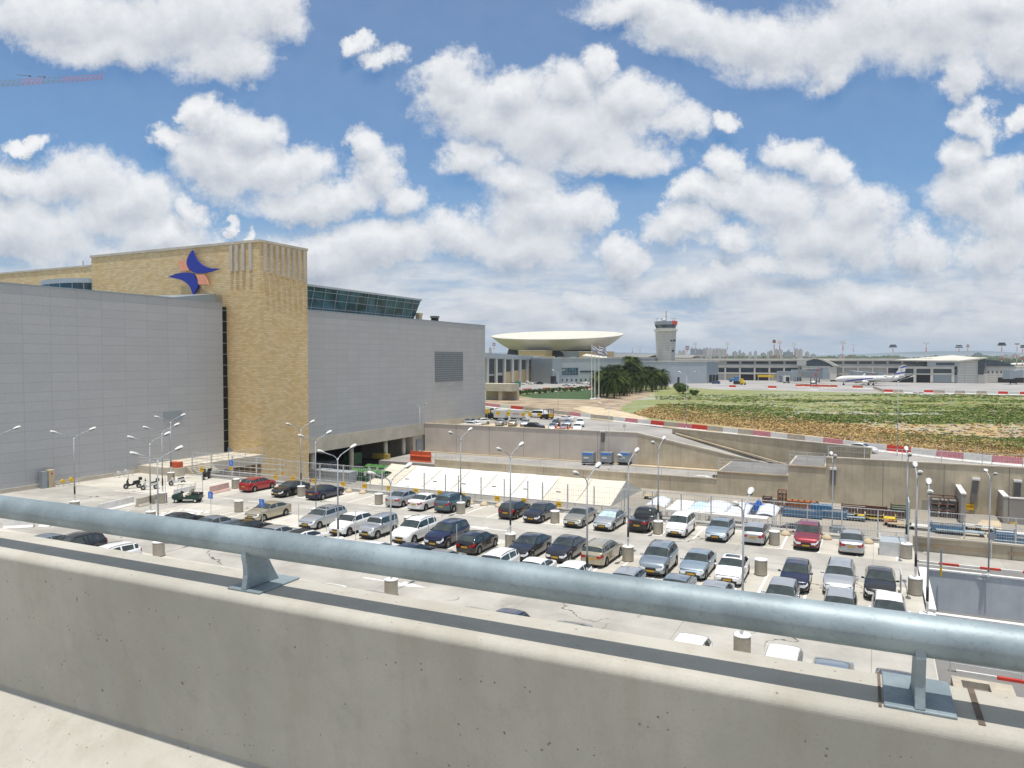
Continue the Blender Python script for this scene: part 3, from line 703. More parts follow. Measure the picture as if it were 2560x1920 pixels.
# lower service road on fill in front of the pinkish wall
mb=MB(); mb.box(-85.2,-21.6,115.35,131.2,YARD-.4,ROADL); struct(mb,'service_road',M['asph2'])
mb=MB(); mb.box(-40,-21.6,129.3,130.9,ROADL,ROADL+.14); mb.box(-85,-40,130.2,130.9,ROADL,ROADL+.14); struct(mb,'service_road_kerb',M['sand'])
wallY('pink_retaining_wall',-84.9,-38.9,131.0,ROADL,1.12,.4,'long pale pinkish retaining wall below the parked cars of the upper level','pink')
wallY('service_road_wall',-72.4,-21.6,115.0,YARD,-3.75,.35,'low concrete wall carrying the service road behind the long white tent')
# ramp between retaining walls
rw=empty('ramp_wall',(-38.9,131,ROADL),0,'sloping concrete wall falling to the right beside the ramp','wall')
a=-38.9; b=-13.9; za=1.0; zb=-3.7; mb=MB(); o=Vector(rw.location)
P=[(0,0,0),(b-a,0,0),(b-a,0,zb-ROADL+.02),(0,0,za-ROADL)]; mb.ext(P,(0,.4,0)); mb.build('wall_face',M['conc'],rw)
mb=MB(); mb.ext([(0,-.08,za-ROADL),(b-a,-.08,zb-ROADL+.02),(b-a,-.08,zb-ROADL+.3),(0,-.08,za-ROADL+.28)],(0,.56,0)); mb.build('coping',M['beam'],rw)
mb=MB(); mb.add([(-38.5,131.4,.003),(-12.5,131.4,-4.3),(-6,128.7,-4.3),(-36.2,144.8,.003)],[(0,1,2,3)]); struct(mb,'ramp',M['asph2'])
mb=MB(); mb.bar((-35.2,144.2,.1),(-8,129.2,-4.0),.35,.25); struct(mb,'ramp_kerb',M['sand'])
# diagonal wall below the upper road
dw=empty('diagonal_retaining_wall',(-36,145.2,-5),0,'diagonal concrete retaining wall between the ramp and the upper road','wall')
A=Vector((-36.1,145.25,0)); B=Vector((-.55,125.95,0)); d=(B-A); nrm=Vector((-d.y,d.x,0)).normalized()
mb=MB(); q=[A,B,B+nrm*.4,A+nrm*.4]; o=Vector((-36,145.2,-5)); mb.prism([((p-o).x,(p-o).y) for p in q],0,5.9); mb.build('wall_face',M['conc'],dw)
mb=MB(); q=[A-nrm*.08,B-nrm*.08,B+nrm*.5,A+nrm*.5]; mb.prism([((p-o).x,(p-o).y) for p in q],5.9,6.06); mb.build('coping',M['beam'],dw)
# stepped bastions
def bastion(x0,x1,z1,lab):
    r=empty('concrete_bastion',((x0+x1)/2,115,YARD),0,lab,'wall','stepped concrete bastions of the yard'); w=(x1-x0)/2
    mb=MB(); mb.box(-w,w,0,12,0,z1-YARD); mb.build('wall_face',M['conc'],r); mb=MB(); mb.box(-w+.3,w-.3,.5,12.3,z1-YARD-.2,z1-YARD+.02); mb.build('ramp_surface',M['asph'],r)
    mb=MB(); mb.box(-w+.01,w-.01,-.09,.3,z1-YARD-.35,z1-YARD-.12); mb.build('brown_band',M['dirt'],r)  # brown band along the front, just below the top edge
    return r
bastion(-21.6,-11.4,-2.45,'lower step of the concrete bastions, with a mesh railing on top')
bastion(-11.395,-6.3,-.85,'higher step of the concrete bastions, left of the tall yard wall')
wy=wallY('yard_retaining_wall',-6.295,60,115.0,YARD,.45,.5,'tall grey-brown concrete retaining wall behind the pallets and carts in the yard')
mb=MB(); mb.box(-33,33,-.02,.0,5.9,6.35)
# damp stain streaks and blind recess on the tall wall
mb=MB(); mb.box(-21,-17.6,-.03,.02,0,1.4); mb.build('blind_recess',M['asph2'],wy)
# drain pipes on the tall wall
for px,y0,y1,lab in((2083,1174,1212,'upper drain chute at left end of the tall yard wall'),(2440,1200,1255,'sloping drain chute between the two grey buttress walls'),(2544,1205,1245,'drain chute at the right edge of the yard wall'),(1507,1080,1105,'short drain chute on the pinkish wall')):
    Y=115 if px!=1507 else 131
    t=pY(px,y0,Y-.15); bt=pY(px-(8 if px==2440 else 0),y1,Y-.15)
    r=empty('drain_chute',(t.x,t.y,t.z),0,lab,'drain pipe','drain chutes on the walls'); mb=MB(); mb.bar((0,0,0),(bt.x-t.x,0,bt.z-t.z),.62,.25,up=(0,1,0)); mb.build('chute',M['asph'],r)
    mb=MB(); mb.box(-.45,.45,-.35,.1,0,.28); mb.build('hood',M['whitec'],r)
# grey buttress walls at the right of the yard
def buttress(px,py,pxn,pyn,lab):
    far=pY(px,py,114.9); z=far.z; near=pz(pxn,pyn,z); r=empty('buttress_wall',(far.x,far.y,YARD),0,lab,'wall','grey buttress walls of the yard')
    mb=MB(); mb.box(-.25,.25,near.y-far.y,0,0,z-YARD); mb.build('wall_face',M['asph2'],r); mb=MB(); mb.box(-.3,.3,near.y-far.y-.05,0,z-YARD,z-YARD+.15); mb.build('coping',M['whitec'],r); return r,z,near
r,zb_,nb=buttress(2395,1214,2412,1236,'grey buttress wall standing out from the yard wall, left of the two')
r2,z2,n2=buttress(2501,1228,2516,1243,'grey buttress wall at the right edge of the yard, right of the two')
mb=MB(); 
gw=empty('grey_panel_wall',(n2.x+6,n2.y,YARD),0,'flat grey panel wall at the right edge of the yard','wall'); mb.box(-5.7,14,-.15,.15,0,z2-YARD-.1); mb.build('wall_face',M['asph2'],gw); mb=MB(); mb.box(-5.7,14,-.18,.18,z2-YARD-.1,z2-YARD+.05); mb.build('coping',M['whitec'],gw)
# ---------------- lower road to the right of the lot (z=-2)
mb=MB(); mb.box(XE,70,65.4,72,-6.6,-2.0); mb.box(XE,70,4,54.6,-6.6,-2.004); mb.box(XE,3.3,54.6,65.4,-6.6,-2.002); struct(mb,'side_road',M['asph'])
mb=MB(); mb.box(XE,70,68.6,71.9,-2.0,-1.87); struct(mb,'side_pavement',M['aisle'])
mb=MB()
def stripekerb(x0,x1,y,z,n,name='striped_kerb'):
    mb=MB(); L=(x1-x0)/n
    for k in range(n): mb.mat(k%2).box(x0+k*L,x0+(k+1)*L-.004,y-.09,y+.09,z,z+.15)
    return tag(mb.build(name,[M['barw'],M['red']]),kind='structure')
stripekerb(XE+.6,40,68.45,-2.0,26)
p=pz(2390,1681,-2); stripekerb(p.x,p.x+20,p.y,-2.0,11,'striped_kerb')
ml=MB(); Zk=-1.994
a=pz(2470,1447,-2); ml.quad((a.x-.2,a.y-.12,Zk),(a.x+4,a.y-.12,Zk),(a.x+4,a.y+.12,Zk),(a.x-.2,a.y+.12,Zk)); ml.add([(a.x-.2,a.y-.5,Zk),(a.x-.2,a.y+.5,Zk),(a.x-2,a.y,Zk)],[(0,1,2)])
ml.quad((XE+.5,67.95,Zk),(8,67.9,Zk),(8,68.05,Zk),(XE+.5,68.1,Zk)); struct(ml,'road_arrow',M['paint'])
rl=wallY('side_road_wall',XE+.3,60,72.0,YARD,-.72,.35,'low tan wall with mesh fence along the side road at the right')
mb=MB()
for k in range(9): mb.box(-28+k*6.4,-28+k*6.4+5.2,-.06,.0,4.55,4.8)
mb.build('coping_shade',M['dirt'],rl)  # brown strips painting the shadow of the overhanging wall top
# pit of the underpass
pit=empty('underpass_wall',(3.3,65.2,-4.8),0,'white-capped grey walls boxing in the underpass ramp at the right edge','wall')
mb=MB(); mb.box(0,60,0,.2,0,3.05); mb.box(-.05,.35,-10.6,-.003,0,3.05); mb.box(.353,60,-10.85,-10.6,0,2.85); mb.build('wall_face',M['underp'],pit)
mb=MB(); mb.box(-.1,60,-.06,.26,3.05,3.17); mb.box(-.12,.42,-10.6,-.07,3.051,3.171); mb.box(.35,60,-10.9,-10.5,2.85,2.97); mb.build('coping',M['whitec'],pit)
mb=MB(); mb.box(3.6,63,54.6,65.2,-6.6,-4.8); struct(mb,'underpass_ramp',M['asph'])
mb=MB(); mb.box(3.6,63,58.7,58.9,-4.8,-4.6); struct(mb,'underpass_kerb',M['whitec'])
# concrete hatch block beside the lower road
hp=pz(2440,1735,-2); hb=empty('concrete_hatch',(hp.x,hp.y,-2),0,'square concrete hatch frame beside the striped kerb, lower right','hatch'); mb=MB()
mb.box(-1.0,1.6,-.9,-.5,0,.4);mb.box(-1.0,1.6,.5,.9,0,.4);mb.box(-1.0,-.6,-.5,.5,0,.4);mb.box(.6,1.6,-.5,.5,0,.4); mb.build('frame',M['drum'],hb); mb=MB(); mb.box(-.6,.6,-.5,.5,0,.08); mb.build('hatch_floor',M['asph'],hb)
# guard rail beyond the hatch
gp=pz(2375,1678,-2); gr=empty('guard_railing',(gp.x,gp.y,-2),0,'white tubular guard railing above the striped kerb, lower right','railing')
for k in range(5):
    mb=MB(); mb.bar((k*3.2,0,0),(k*3.2,0,1.1),.09); mb.build('post',M['white'],gr)
mb=MB()
for z in(.45,.75,1.08): mb.bar((0,0,z),(14,0,z),.07)
mb.build('rail',M['white'],gr)
# ================================================================== THE ELEVATED ROAD WE STAND ON (parapet, tube rail)
DZ=CH-1.76; PR=R(0.8)
par=empty('concrete_parapet',(0,2.2,DZ),PR,'weathered concrete parapet running across the foreground','parapet')
prof=[(.019,-.25),(.019,.91),(-.200,.91),(-.214,.907),(-.226,.899),(-.233,.884),(-.137,.24),(-.130,.23),(-.50,.0),(-.50,-.25)]  # front face undercut, shaped so the high sun leaves it in shade
def profx(mb,pr,x0,x1):
    n=len(pr); mb.add([(x0,y,z) for y,z in pr]+[(x1,y,z) for y,z in pr],[tuple(range(n)),tuple(reversed(range(n,2*n)))]+[(i,i+n,(i+1)%n+n,(i+1)%n) for i in range(n)])
deck=MB(); deck.box(-90,60,-14,1.72,DZ-.9,DZ); struct(deck,'elevated_road',M['lot'])
rail=empty('tube_railing',(0,2.2,DZ),PR,'thick galvanised tube rail on brackets along the parapet top','railing')
zt=1.085; yt=-.147; rt=.051
mb=MB(); mb.cyl((-60,yt,zt),(60,yt,zt),rt,rt,40); mb.build('tube',M['galv'],rail,smooth=True)
cr,sr=math.cos(PR),math.sin(PR)
def loc_on_rail(px,py,yt=-.147):
    d=ray(px,py); # intersect vertical plane through rail line
    n=Vector((-sr,cr,0)); o=Vector((0,2.2,0))+n*yt; t=(o-Vector((0,0,0))).dot(n)/d.dot(n); P_=d*t; return Vector((cr,sr,0)).dot(P_-Vector((0,2.2,0)))
for px,py in((632,1450),(2298,1700)):
    x=loc_on_rail(px,py)
    b=MB(); b.box(x-.078,x+.078,-.196,.02,.9095,.9175); b.build('base_plate',M['galv'],rail,bevel=.003)
    b=MB(); th=.0115; pr=[(-.062,.0)] 
    L_=[(-.195,.918),(-.188,.945),(-.184,.975),(-.186,1.005),(-.194,1.04),(-.190,1.08),(-.10,1.08),(-.088,1.045),(-.070,1.0),(-.045,.955),(-.022,.918)]
    b.ext([(x-th,y,z) for y,z in L_],(2*th,0,0)); b.build('bracket',M['galv'],rail,bevel=.002)

xa=loc_on_rail(2200,1687,.019); xb=loc_on_rail(2411,1715,.019); xc=loc_on_rail(690,1500,-.2)
mb=MB(); profx(mb,prof,-60,60); mb.build('parapet_body',M['concp'],par,bevel=.006)
M['joint']=mat('joint_sealant_brown',(.13,.10,.075),.9,var=.3,vs_=20)
for x0_,x1_ in((xa-.007,xa+.0),(xb+.006,xb+.020)):
    mb=MB(); mb.hexa([(x0_,-.206,.86),(x1_,-.206,.86),(x1_,.0215,.86),(x0_,.0215,.86),(x0_,-.2,.9125),(x1_,-.2,.9125),(x1_,.0215,.9125),(x0_,.0215,.9125)]); mb.build('joint_filler',M['joint'],par)
# ================================================================== MAIN TERMINAL BUILDING (left)
FX=-85.0; YT=79.4; XC=-79.29; ZR=22.75
bd=empty('terminal_building',(FX,79,0),0,'large terminal building with grey panel walls and a sand-coloured stone tower','building')
def lb(mb): 
    mb.v=[(x-FX,y-79,z) for x,y,z in mb.v]; return mb
mb=MB(); mb.box(FX-60,FX,15,77.8,-.3,ZR); lb(mb).build('grey_panel_wall',M['panel'],bd)
mb=MB(); mb.box(FX-40,FX,89.4,158.0,1.35,ZR); lb(mb).build('grey_panel_wall',M['panel'],bd)
mb=MB(); mb.box(FX-60.05,FX+.06,15,77.85,ZR,ZR+.18); mb.box(FX-40.05,FX+.06,89.4,158.06,ZR,ZR+.18); lb(mb).build('wall_cap',M['mull'],bd)
mb=MB(); mb.box(FX-.25,FX-.02,20,77.7,-.3,.02) 
mb=MB(); mb.box(FX-.5,FX+.12,20,77.7,0,.45); lb(mb).build('plinth',M['beam'],bd)
# slot window between the grey wall and the stone tower
mb=MB(); mb.box(FX-3,FX-.9,77.8,79.5,-.3,22.3); sl_=lb(mb).build('slot_window',M['dark'],bd)
mb=MB()
for k in range(14): mb.box(FX-.89,FX-.80,77.82,79.38,.9+1.6*k,1.0+1.6*k)
split_build(lb(mb),'transom',M['mull'],sl_)
# stone tower and long stone wall behind (emblem wall)
mb=MB(); mb.box(XC-3.2,XC,YT,89.3,YARD-.3,31.35); mb.box(FX-.85,XC-3.2,YT,89.3,YARD-.3,31.353); mb.box(-116.4,FX-.85,YT+.003,89.2,15,31.35); lb(mb).build('stone_tower',M['stone'],bd)
mb=MB(); mb.box(-116.6,XC+.12,YT-.12,89.42,31.35,31.72); lb(mb).build('stone_coping',M['beam'],bd)
mb=MB(); mb.box(-190,-116.4,YT+.01,100,15,29.9); lb(mb).build('stone_wall',M['stone'],bd)
mb=MB(); mb.box(-190,-116.4,YT-.1,100,29.9,30.2); lb(mb).build('stone_coping',M['beam'],bd)
# vertical fins under the tower coping
zs=pY(700-60,625,YT).z
for k in range(8):
    y=YT+.9+k*1.17; mb=MB(); mb.box(XC,XC+.32,y-.2,y+.2,27.2-.12*k,31.2); lb(mb).build('stone_fin',M['beam'],bd)
for px in (581,595,611,629):
    x=pY(px,640,YT).x; mb=MB(); mb.box(x-.28,x+.28,YT-.34,YT,27.4,31.2); lb(mb).build('stone_fin',M['beam'],bd)
# concrete beam and loading docks under the right hand wall
mb=MB(); mb.box(FX-1.2,FX+.05,89.4,131.6,-1.15,1.35); lb(mb).build('concrete_beam',M['beam'],bd)
mb=MB(); mb.box(FX-.6,FX+.02,131.6,158.0,-.2,1.35); lb(mb).build('base_wall',M['beam'],bd)
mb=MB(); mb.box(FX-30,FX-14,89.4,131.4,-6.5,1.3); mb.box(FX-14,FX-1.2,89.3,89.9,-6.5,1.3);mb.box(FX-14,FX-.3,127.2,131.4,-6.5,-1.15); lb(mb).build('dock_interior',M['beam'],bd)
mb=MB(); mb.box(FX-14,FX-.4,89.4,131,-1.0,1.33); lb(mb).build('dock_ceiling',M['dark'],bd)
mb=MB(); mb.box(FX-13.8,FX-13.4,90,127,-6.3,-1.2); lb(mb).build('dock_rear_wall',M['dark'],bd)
for y in(97.5,108.0,118.5,124.6):
    mb=MB(); mb.cyl((FX-.9,y,-6.3),(FX-.9,y,-1.15),.42,.42,14); lb(mb).build('dock_column',M['beam'],bd,smooth=True)
# door and surround in the far dock bay
mb=MB(); mb.box(FX-.3,FX-.05,128.3,130.6,ROADL,-2.0); lb(mb).build('dock_door',M['mull'],bd)
# louvred panels
def onX(px0,py0,px1,py1,n,m_,out_=.05,par=bd):
    a=pX(px0,py0,FX); b=pX(px1,py1,FX); mb=MB(); mb.box(FX,FX+out_,a.y,b.y,min(a.z,b.z),max(a.z,b.z)); return lb(mb).build(n,M[m_],par)
w=onX(1087,879,1157,950,'louvre_panel','louv',.07)
mb=MB()
for k in range(14): mb.box(FX+.07,FX+.12,135.3,147.1,9.7+.48*k,9.82+.48*k)
split_build(lb(mb),'louvre_slat',M['mull'],w)
onX(408,1030,455,1049,'louvre_panel','mull',.05)
# slanted glass lounge above the right hand wall
gl=empty('glass_lounge',(FX,95,22),0,'slanted teal glass lounge on the roof of the terminal building','lounge')
z0=22.6; z1=26.6; A=[(-3.2,-5.4),(-3.2,36.6),(-6,37.6),(-22,37.6),(-22,-5.4)]; o=Vector((FX,95,22))
B=[(-2.2,-5.4),(-2.2,38.2),(-4.5,40.6),(-22,40.6),(-22,-5.4)]
n=len(A); mb=MB(); mb.add([(x,y,.6) for x,y in A]+[(x,y,5.1) for x,y in B],[tuple(range(n))[::-1],tuple(range(n,2*n))]+[(i,(i+1)%n,(i+1)%n+n,i+n) for i in range(n)]); mb.build('glass_wall',M['bwinb'],gl)
mb=MB()
for k in range(14):
    y=-4.9+3.05*k+0.6
    mb.bar((-3.15,y,.6),(-2.12,y,5.1),.12)
for z in(1.6,3.1,4.4): f=(z-.6)/4.5; mb.bar((-3.12+1.0*f,-5.4,z),(-3.12+1.0*f,36.6+1.6*f,z),.10)
for k in range(5): mb.bar((-6-3.2*k,37.65,.6),(-4.5-3.5*k,40.65,5.1),.12)
split_build(mb,'mullion',M['mull'],gl)
mb=MB(); mb.prism([(-2.0,-5.5),(-2.0,38.4),(-4.4,40.9),(-22.2,40.9),(-22.2,-5.5)],5.1,5.45); mb.build('roof',M['tblue'],gl)
# curved glass bay behind the left wall top
cbx=empty('curved_glass_bay',(-110,75,22),0,'low curved glass bay peeking over the left grey wall beside the stone','glass bay')
def arc(r0,z): return None
cx=pY(163,700,79).x; 
cbx.location=(cx,YT,21.6)
mb=MB(); pts=[]
hw=abs(pY(222,700,79).x-pY(104,700,79).x)/2
for i in range(15):
    a=math.pi+math.pi*i/14; pts.append((hw*math.cos(a),2.2*math.sin(a)))
pts2=pts+[(hw,.3),(-hw,.3)]
mb.prism(pts2,0,5.6); mb.build('glass_wall',M['bwinb'],cbx)
mb=MB()
for p in pts[::2]: mb.bar((p[0]*1.005,p[1]*1.02,0),(p[0]*1.005,p[1]*1.02,5.6),.13)
split_build(mb,'mullion',M['mull'],cbx)
mb=MB(); mb.prism([(x*1.02,y*1.04) for x,y in pts2],5.6,6.35); mb.build('roof_band',M['tblue'],cbx)
# roof clutter
def clutter(px,py,Y,w,h,m_,lab,cat='roof unit',kind='roof_unit',d=None):
    p=pY(px,py,Y); r=empty(kind,(p.x,p.y,p.z),0,lab,cat); mb=MB(); mb.box(-w/2,w/2,-.6,(d or w)/2,-.4,h*.75); mb.build('casing',M[m_],r); mb=MB(); mb.box(-w/2-.15,w/2+.15,-.8,(d or w)/2+.2,h*.75,h); mb.build('cover',M['asph'],r)
p=pX(1047,798,-88); 
for px,py,X,w,h,m_,lab in((1047,795,-87.5,1.0,1.5,'sand','tan roof vent beside the end of the glass lounge'),(1087,802,-87,1.2,1.2,'dark','dark roof vent on the right hand roof of the terminal')):
    p=pX(px,py,X); r=empty('roof_vent',(p.x,p.y,ZR),0,lab,'roof vent','roof vents of the terminal'); mb=MB(); mb.box(-w/2,w/2,-w/2,w/2,0,h*.8); mb.build('shaft',M[m_],r); mb=MB(); mb.box(-w*.62,w*.62,-w*.62,w*.62,h*.8,h*1.15); mb.build('cowl',M['asph'] if m_=='dark' else M['sand'],r)
r=empty('roof_frame',(pY(187,667,88).x,88,30.2),0,'dark slatted frame with an aerial on the roof at far left','roof frame'); mb=MB()
for k in range(8): mb.bar((-2.6+.75*k,-1,.7),(-2.6+.75*k,1.4,1.1),.28,.08)
for x in(-2.6,2.6): mb.bar((x,0,0),(x,0,.9),.15)
mb.bar((-2.9,0,.75),(2.9,0,.9),.12); mb.bar((2.4,0,.8),(2.4,0,2.6),.08); mb.build('frame',M['black'],r)
r=empty('roof_hut',(pY(108,672,88).x,88,30.2),0,'small brown rooftop hut with a flat dark slab at far left','hut'); mb=MB(); mb.box(-1.3,1.6,-.5,.8,0,.75); mb.build('wall',M['pinkp'],r); mb=MB(); mb.box(-9,-1.3,-.2,.3,.1,.32); mb.build('slab',M['asph'],r)
mb=MB(); p=pX(548,742,-86); r=empty('roof_hatch',(-87,73,ZR),0,'small grey wedge-shaped roof hatch near the stone tower','roof hatch'); mb.prism([(-1.5,-4),(1.4,-4,0,.1),(1.4,4.2),(-1.5,4.2)],0,.5); mb.v=[(x,y,z*(1.0 if y<0 else 2.6)) for x,y,z in mb.v]; mb.build('casing',M['mull'],r)
# emblem: two blue horns and two salmon squares, standing off the stone wall
YL=YT-.75
def zp(x,y): return pY(x*.36166,560+y*.36166,YL)
em=empty('wall_emblem',tuple(zp(1335,335)),0,'blue and salmon star-like emblem mounted on the stone wall','emblem'); eo=Vector(em.location)
def smoothpoly(pts,closed=True):
    return pts
U=[(1328,182),(1336,205),(1348,232),(1366,258),(1392,281),(1424,298),(1462,307),(1515,308),(1478,322),(1440,333),(1398,341),(1360,341),(1330,332),(1308,312),(1293,290),(1288,268),(1291,246),(1300,222),(1313,200)]
Lw=[(1160,368),(1185,355),(1220,343),(1262,336),(1306,335),(1338,343),(1358,362),(1367,390),(1368,424),(1358,452),(1345,476),(1333,493),(1325,466),(1316,440),(1300,418),(1276,398),(1246,384),(1205,374)]
for nm,pl,m_ in(('blue_horn',U,'logob'),('blue_horn',Lw,'logob'),('salmon_square',[(1227,253),(1285,253),(1291,285),(1308,322),(1250,325),(1238,290)],'logop'),('salmon_square',[(1342,350),(1412,349),(1428,382),(1438,417),(1372,418),(1360,382)],'logop')):
    mb=MB(); mb.ext([zp(x,y)-eo for x,y in reversed(pl)],(0,.28,0)); mb.build(nm,M[m_],em)
mb=MB()
for x,y in((1340,290),(1310,365),(1265,290),(1395,385)): q=zp(x,y)-eo; mb.bar(q+Vector((0,.2,0)),q+Vector((0,.8,0)),.15)
mb.build('standoff',M['mull'],em)
# ================================================================== FENCES
def mesh_fence(name,x0,x1,y,z0,h,posts,lab,sp=.2,rails=(.0,),w=.015,curve=True,postw=.1,posth=None,hs=.5,mt='galvf',cat='fence',group=None,axis='x'):
    r=empty(name,(x0,y,z0),0 if axis=='x' else R(90),lab,cat,group); L=x1-x0
    mb=MB(); n=int(L/sp)
    for k in range(n+1):
        x=k*L/n
        mb.bar((x,0,.05),(x,0,h-(.25 if curve else 0)),w)
        if curve: mb.bar((x,0,h-.25),(x,.22,h),w)
    for z in [i*hs for i in range(1,int(h/hs)+1)]: mb.bar((0,0,z),(L,0,z),w*1.2)
    mb.build('mesh_panel',M[mt],r)
    for px in posts:
        mb=MB(); mb.bar((px-x0,.05,-.1),(px-x0,.05,(posth or h)),postw); mb.build('post',M[mt],r)
    mb=MB(); 
    for z in rails: mb.bar((0,.0,z),(L,.0,z),.055)
    mb.build('rail',M[mt],r)
    return r
tp=[-78,-74.6,-71,-67,-63.2,-60.2,-57.2,-53.8,-50.1,-48.48,-43.02,-40.39,-38.8,-36.13,-33.47,-30.85,-29.25,-26.6,-23.9,-21.2]
mesh_fence('mesh_fence',-78,-62.5,66.2,0,2.75,tp[:5],'open railed part of the tall fence before the stone tower',.9,(2.75,2.1,1.45,.8),curve=False,w=.02)
mesh_fence('mesh_fence',-62.5,-51,66.2,0,2.65,tp[5:8],'railed part of the tall fence beside the green dumpsters',.24,(2.62,),curve=False)
mesh_fence('mesh_fence',-51,-20.9,66.2,0,2.5,tp[8:],'tall mesh fence with curved top before the white tent',.24,(.1,))
mesh_fence('mesh_fence',-20.9,2.2,66.2,0,2.45,[-20.9+2.65*k for k in range(9)],'tall mesh fence with straight top rail at the right end of the lot',.24,(2.45,.1),curve=False)
mesh_fence('low_fence',-75,2.3,65.05,0,.98,[-74+2.7*k for k in range(29)],'low bar fence along the back edge of the parking lot',.15,(.98,.08),w=.024,curve=False,postw=.06,posth=1.05,hs=2)
mb=MB(); mb.box(-85,2.4,65.0,66.5,-.5,-.02); mb.box(-75,2.3,65.25,66.1,-.019,.25); struct(mb,'fence_kerb',M['aisle'])
# left end of the lot: low railing and platform beside the tower
pf=empty('stair_platform',(-82,72,0),0,'pale concrete platform with thin steel railings beside the stone tower','platform')
mb=MB(); mb.box(-3,3.2,-8.2,7.3,-.3,.95); mb.build('slab',M['beam'],pf)
mb=MB()
for k in range(5): mb.box(3.2+.3*k,3.5+.3*k,-6,-2,-.3,.75-.18*k)
mb.build('step',M['beam'],pf)
mb=MB()
for z in(1.3,1.65,2.0): mb.bar((3.1,-8.1,z),(3.1,7.2,z),.05); mb.bar((-3,-8.1,z),(3.1,-8.1,z),.05)
for y in(-8.1,-5,-2,1,4,7.2): mb.bar((3.1,y,.95),(3.1,y,2.0),.06)
mb.build('railing',M['white'],pf)
a=pY(556,1105,79.2); nb=empty('notice_case',(a.x,YT-.12,a.z-2),0,'glass notice case with pale frame on the foot of the stone tower','notice case'); mb=MB(); mb.box(-.9,1.6,-.04,.1,-.8,1.3); mb.build('frame',M['tblue'],nb); mb=MB(); mb.box(-.75,1.45,-.07,-.04,-.65,1.15); mb.build('pane',M['shade'],nb)
mesh_fence('service_road_railing',-72.4,-21.7,115.2,-3.75,1.1,[-72.3+4.2*k for k in range(13)],'thin railing along the service road behind the white tent',3,(1.1,),w=.02,curve=False,hs=.36,postw=.06,cat='railing')
mesh_fence('bastion_railing',-21.5,-11.5,115.1,-2.45,1.9,[-21.4,-16.5,-11.6],'railing on the lower bastion of the yard wall',.3,(1.9,1.4,.9),curve=False,w=.014,hs=.5,cat='railing')
mesh_fence('bastion_railing',-11.3,-6.4,115.1,-.85,1.9,[-11.2,-8.8,-6.5],'railing on the higher bastion of the yard wall',.3,(1.9,1.4,.9),curve=False,w=.014,hs=.5,cat='railing')
mesh_fence('wall_top_fence',-6.2,40,115.2,.6,1.55,[-6+4.7*k for k in range(10)],'thin mesh fence on top of the tall yard wall',.3,(1.55,),w=.014,curve=False,hs=.8)
mesh_fence('side_road_fence',XE+.4,30,72.15,-.6,2.15,[XE+.5+3.6*k for k in range(8)],'mesh fence on the low tan wall at the right',.17,(2.15,1.3,.25),w=.014,curve=False,hs=.55)
mesh_fence('field_fence',-44,30,131.5,0,1.7,[-43.5+5.1*k for k in range(15)],'thin wire fence between the roadside barriers and the field',4,(),w=.02,curve=False,hs=.6,postw=.06)
ff=bpy.data.objects[-1] if False else None
# align the field fence with the barriers: rotate about its start
for o in list(col.objects):
    if o.name.startswith('field_fence') and o.parent is None:
        a=pz(1600,1060,0)+Vector((0,2.5,0)); b=pz(2560,1162,0)+Vector((0,2.5,0)); o.location=a; o.rotation_euler=(0,0,math.atan2(b.y-a.y,b.x-a.x))
M['rustt']=mat('dark_red_lettering',(.22,.05,.02),.6,var=0)
# yellow signs on the low fence
sg=MB(); sg.box(-.29,.29,-.02,.0,-.27,.27)
def simple_sign(p,lab,w=.56,h=.52,m_='yellow',group=None,pole=0,cat='sign',name='warning_sign'):
    r=empty(name,p,0,lab,cat,group); mb=MB(); mb.box(-w/2,w/2,-.025,0,-h/2,h/2); mb.build('sign_plate',M[m_],r)
    if pole: mb=MB(); mb.cyl((0,.03,-pole),(0,.03,h/2+.03),.03,.03,8); mb.build('post',M['galvf'],r)
    mb=MB(); mb.box(-w*.36,w*.36,-.030,-.025,-h*.02,h*.10); mb.build('lettering',M['rustt'],r)
    return r
ords='first second third fourth fifth sixth seventh eighth ninth tenth eleventh twelfth thirteenth fourteenth fifteenth sixteenth seventeenth eighteenth nineteenth twentieth'.split()
tens=['','','twenty','thirty','forty']
def ordw(i): # 1-based
    if i<=20: return ords[i-1]
    if i%10==0: return {30:'thirtieth',40:'fortieth'}[i]
    return tens[i//10]+'-'+ords[i%10-1]
SP=[(689,1193),(732,1196),(784,1202),(858,1210),(911,1215),(973,1220),(1040,1227),(1100,1232),(1158,1238),(1243,1246),(1310,1252),(1397,1261)]
for i,(x,y) in enumerate(SP):
    p=pY(x,y,64.98); simple_sign(p,'yellow warning sign on the low fence, %s from the left'%ordw(i+1),group='yellow signs along the back fence')
p=pY(706,1184,66.1); simple_sign(p,'small yellow sign hung higher on the tall fence before the stone tower',.4,.45)
UPS=[(1218,1028),(1245,1033),(1270,1034),(1308,1036),(1325,1036),(1348,1037),(1377,1038)]
for i,(x,y) in enumerate(UPS):
    g_=pz(x,1070,0) if i>4 else pz(x,1063,0); z=pY(x,y,g_.y).z; simple_sign((g_.x,g_.y,z),'yellow sign on a thin pole on the upper parking, %s from the left'%ordw(i+1),.9,.75,pole=z,group='yellow signs on the upper parking')
p=pY(2424,1267,114.9); simple_sign((p.x,114.85,p.z),'yellow sign on the tall yard wall between the grey buttresses',1.0,.8); 
p=pY(2535,1312,n2.y-.2); simple_sign((p.x,n2.y-.25,p.z),'yellow sign on the grey panel wall at the right edge',.8,.7)
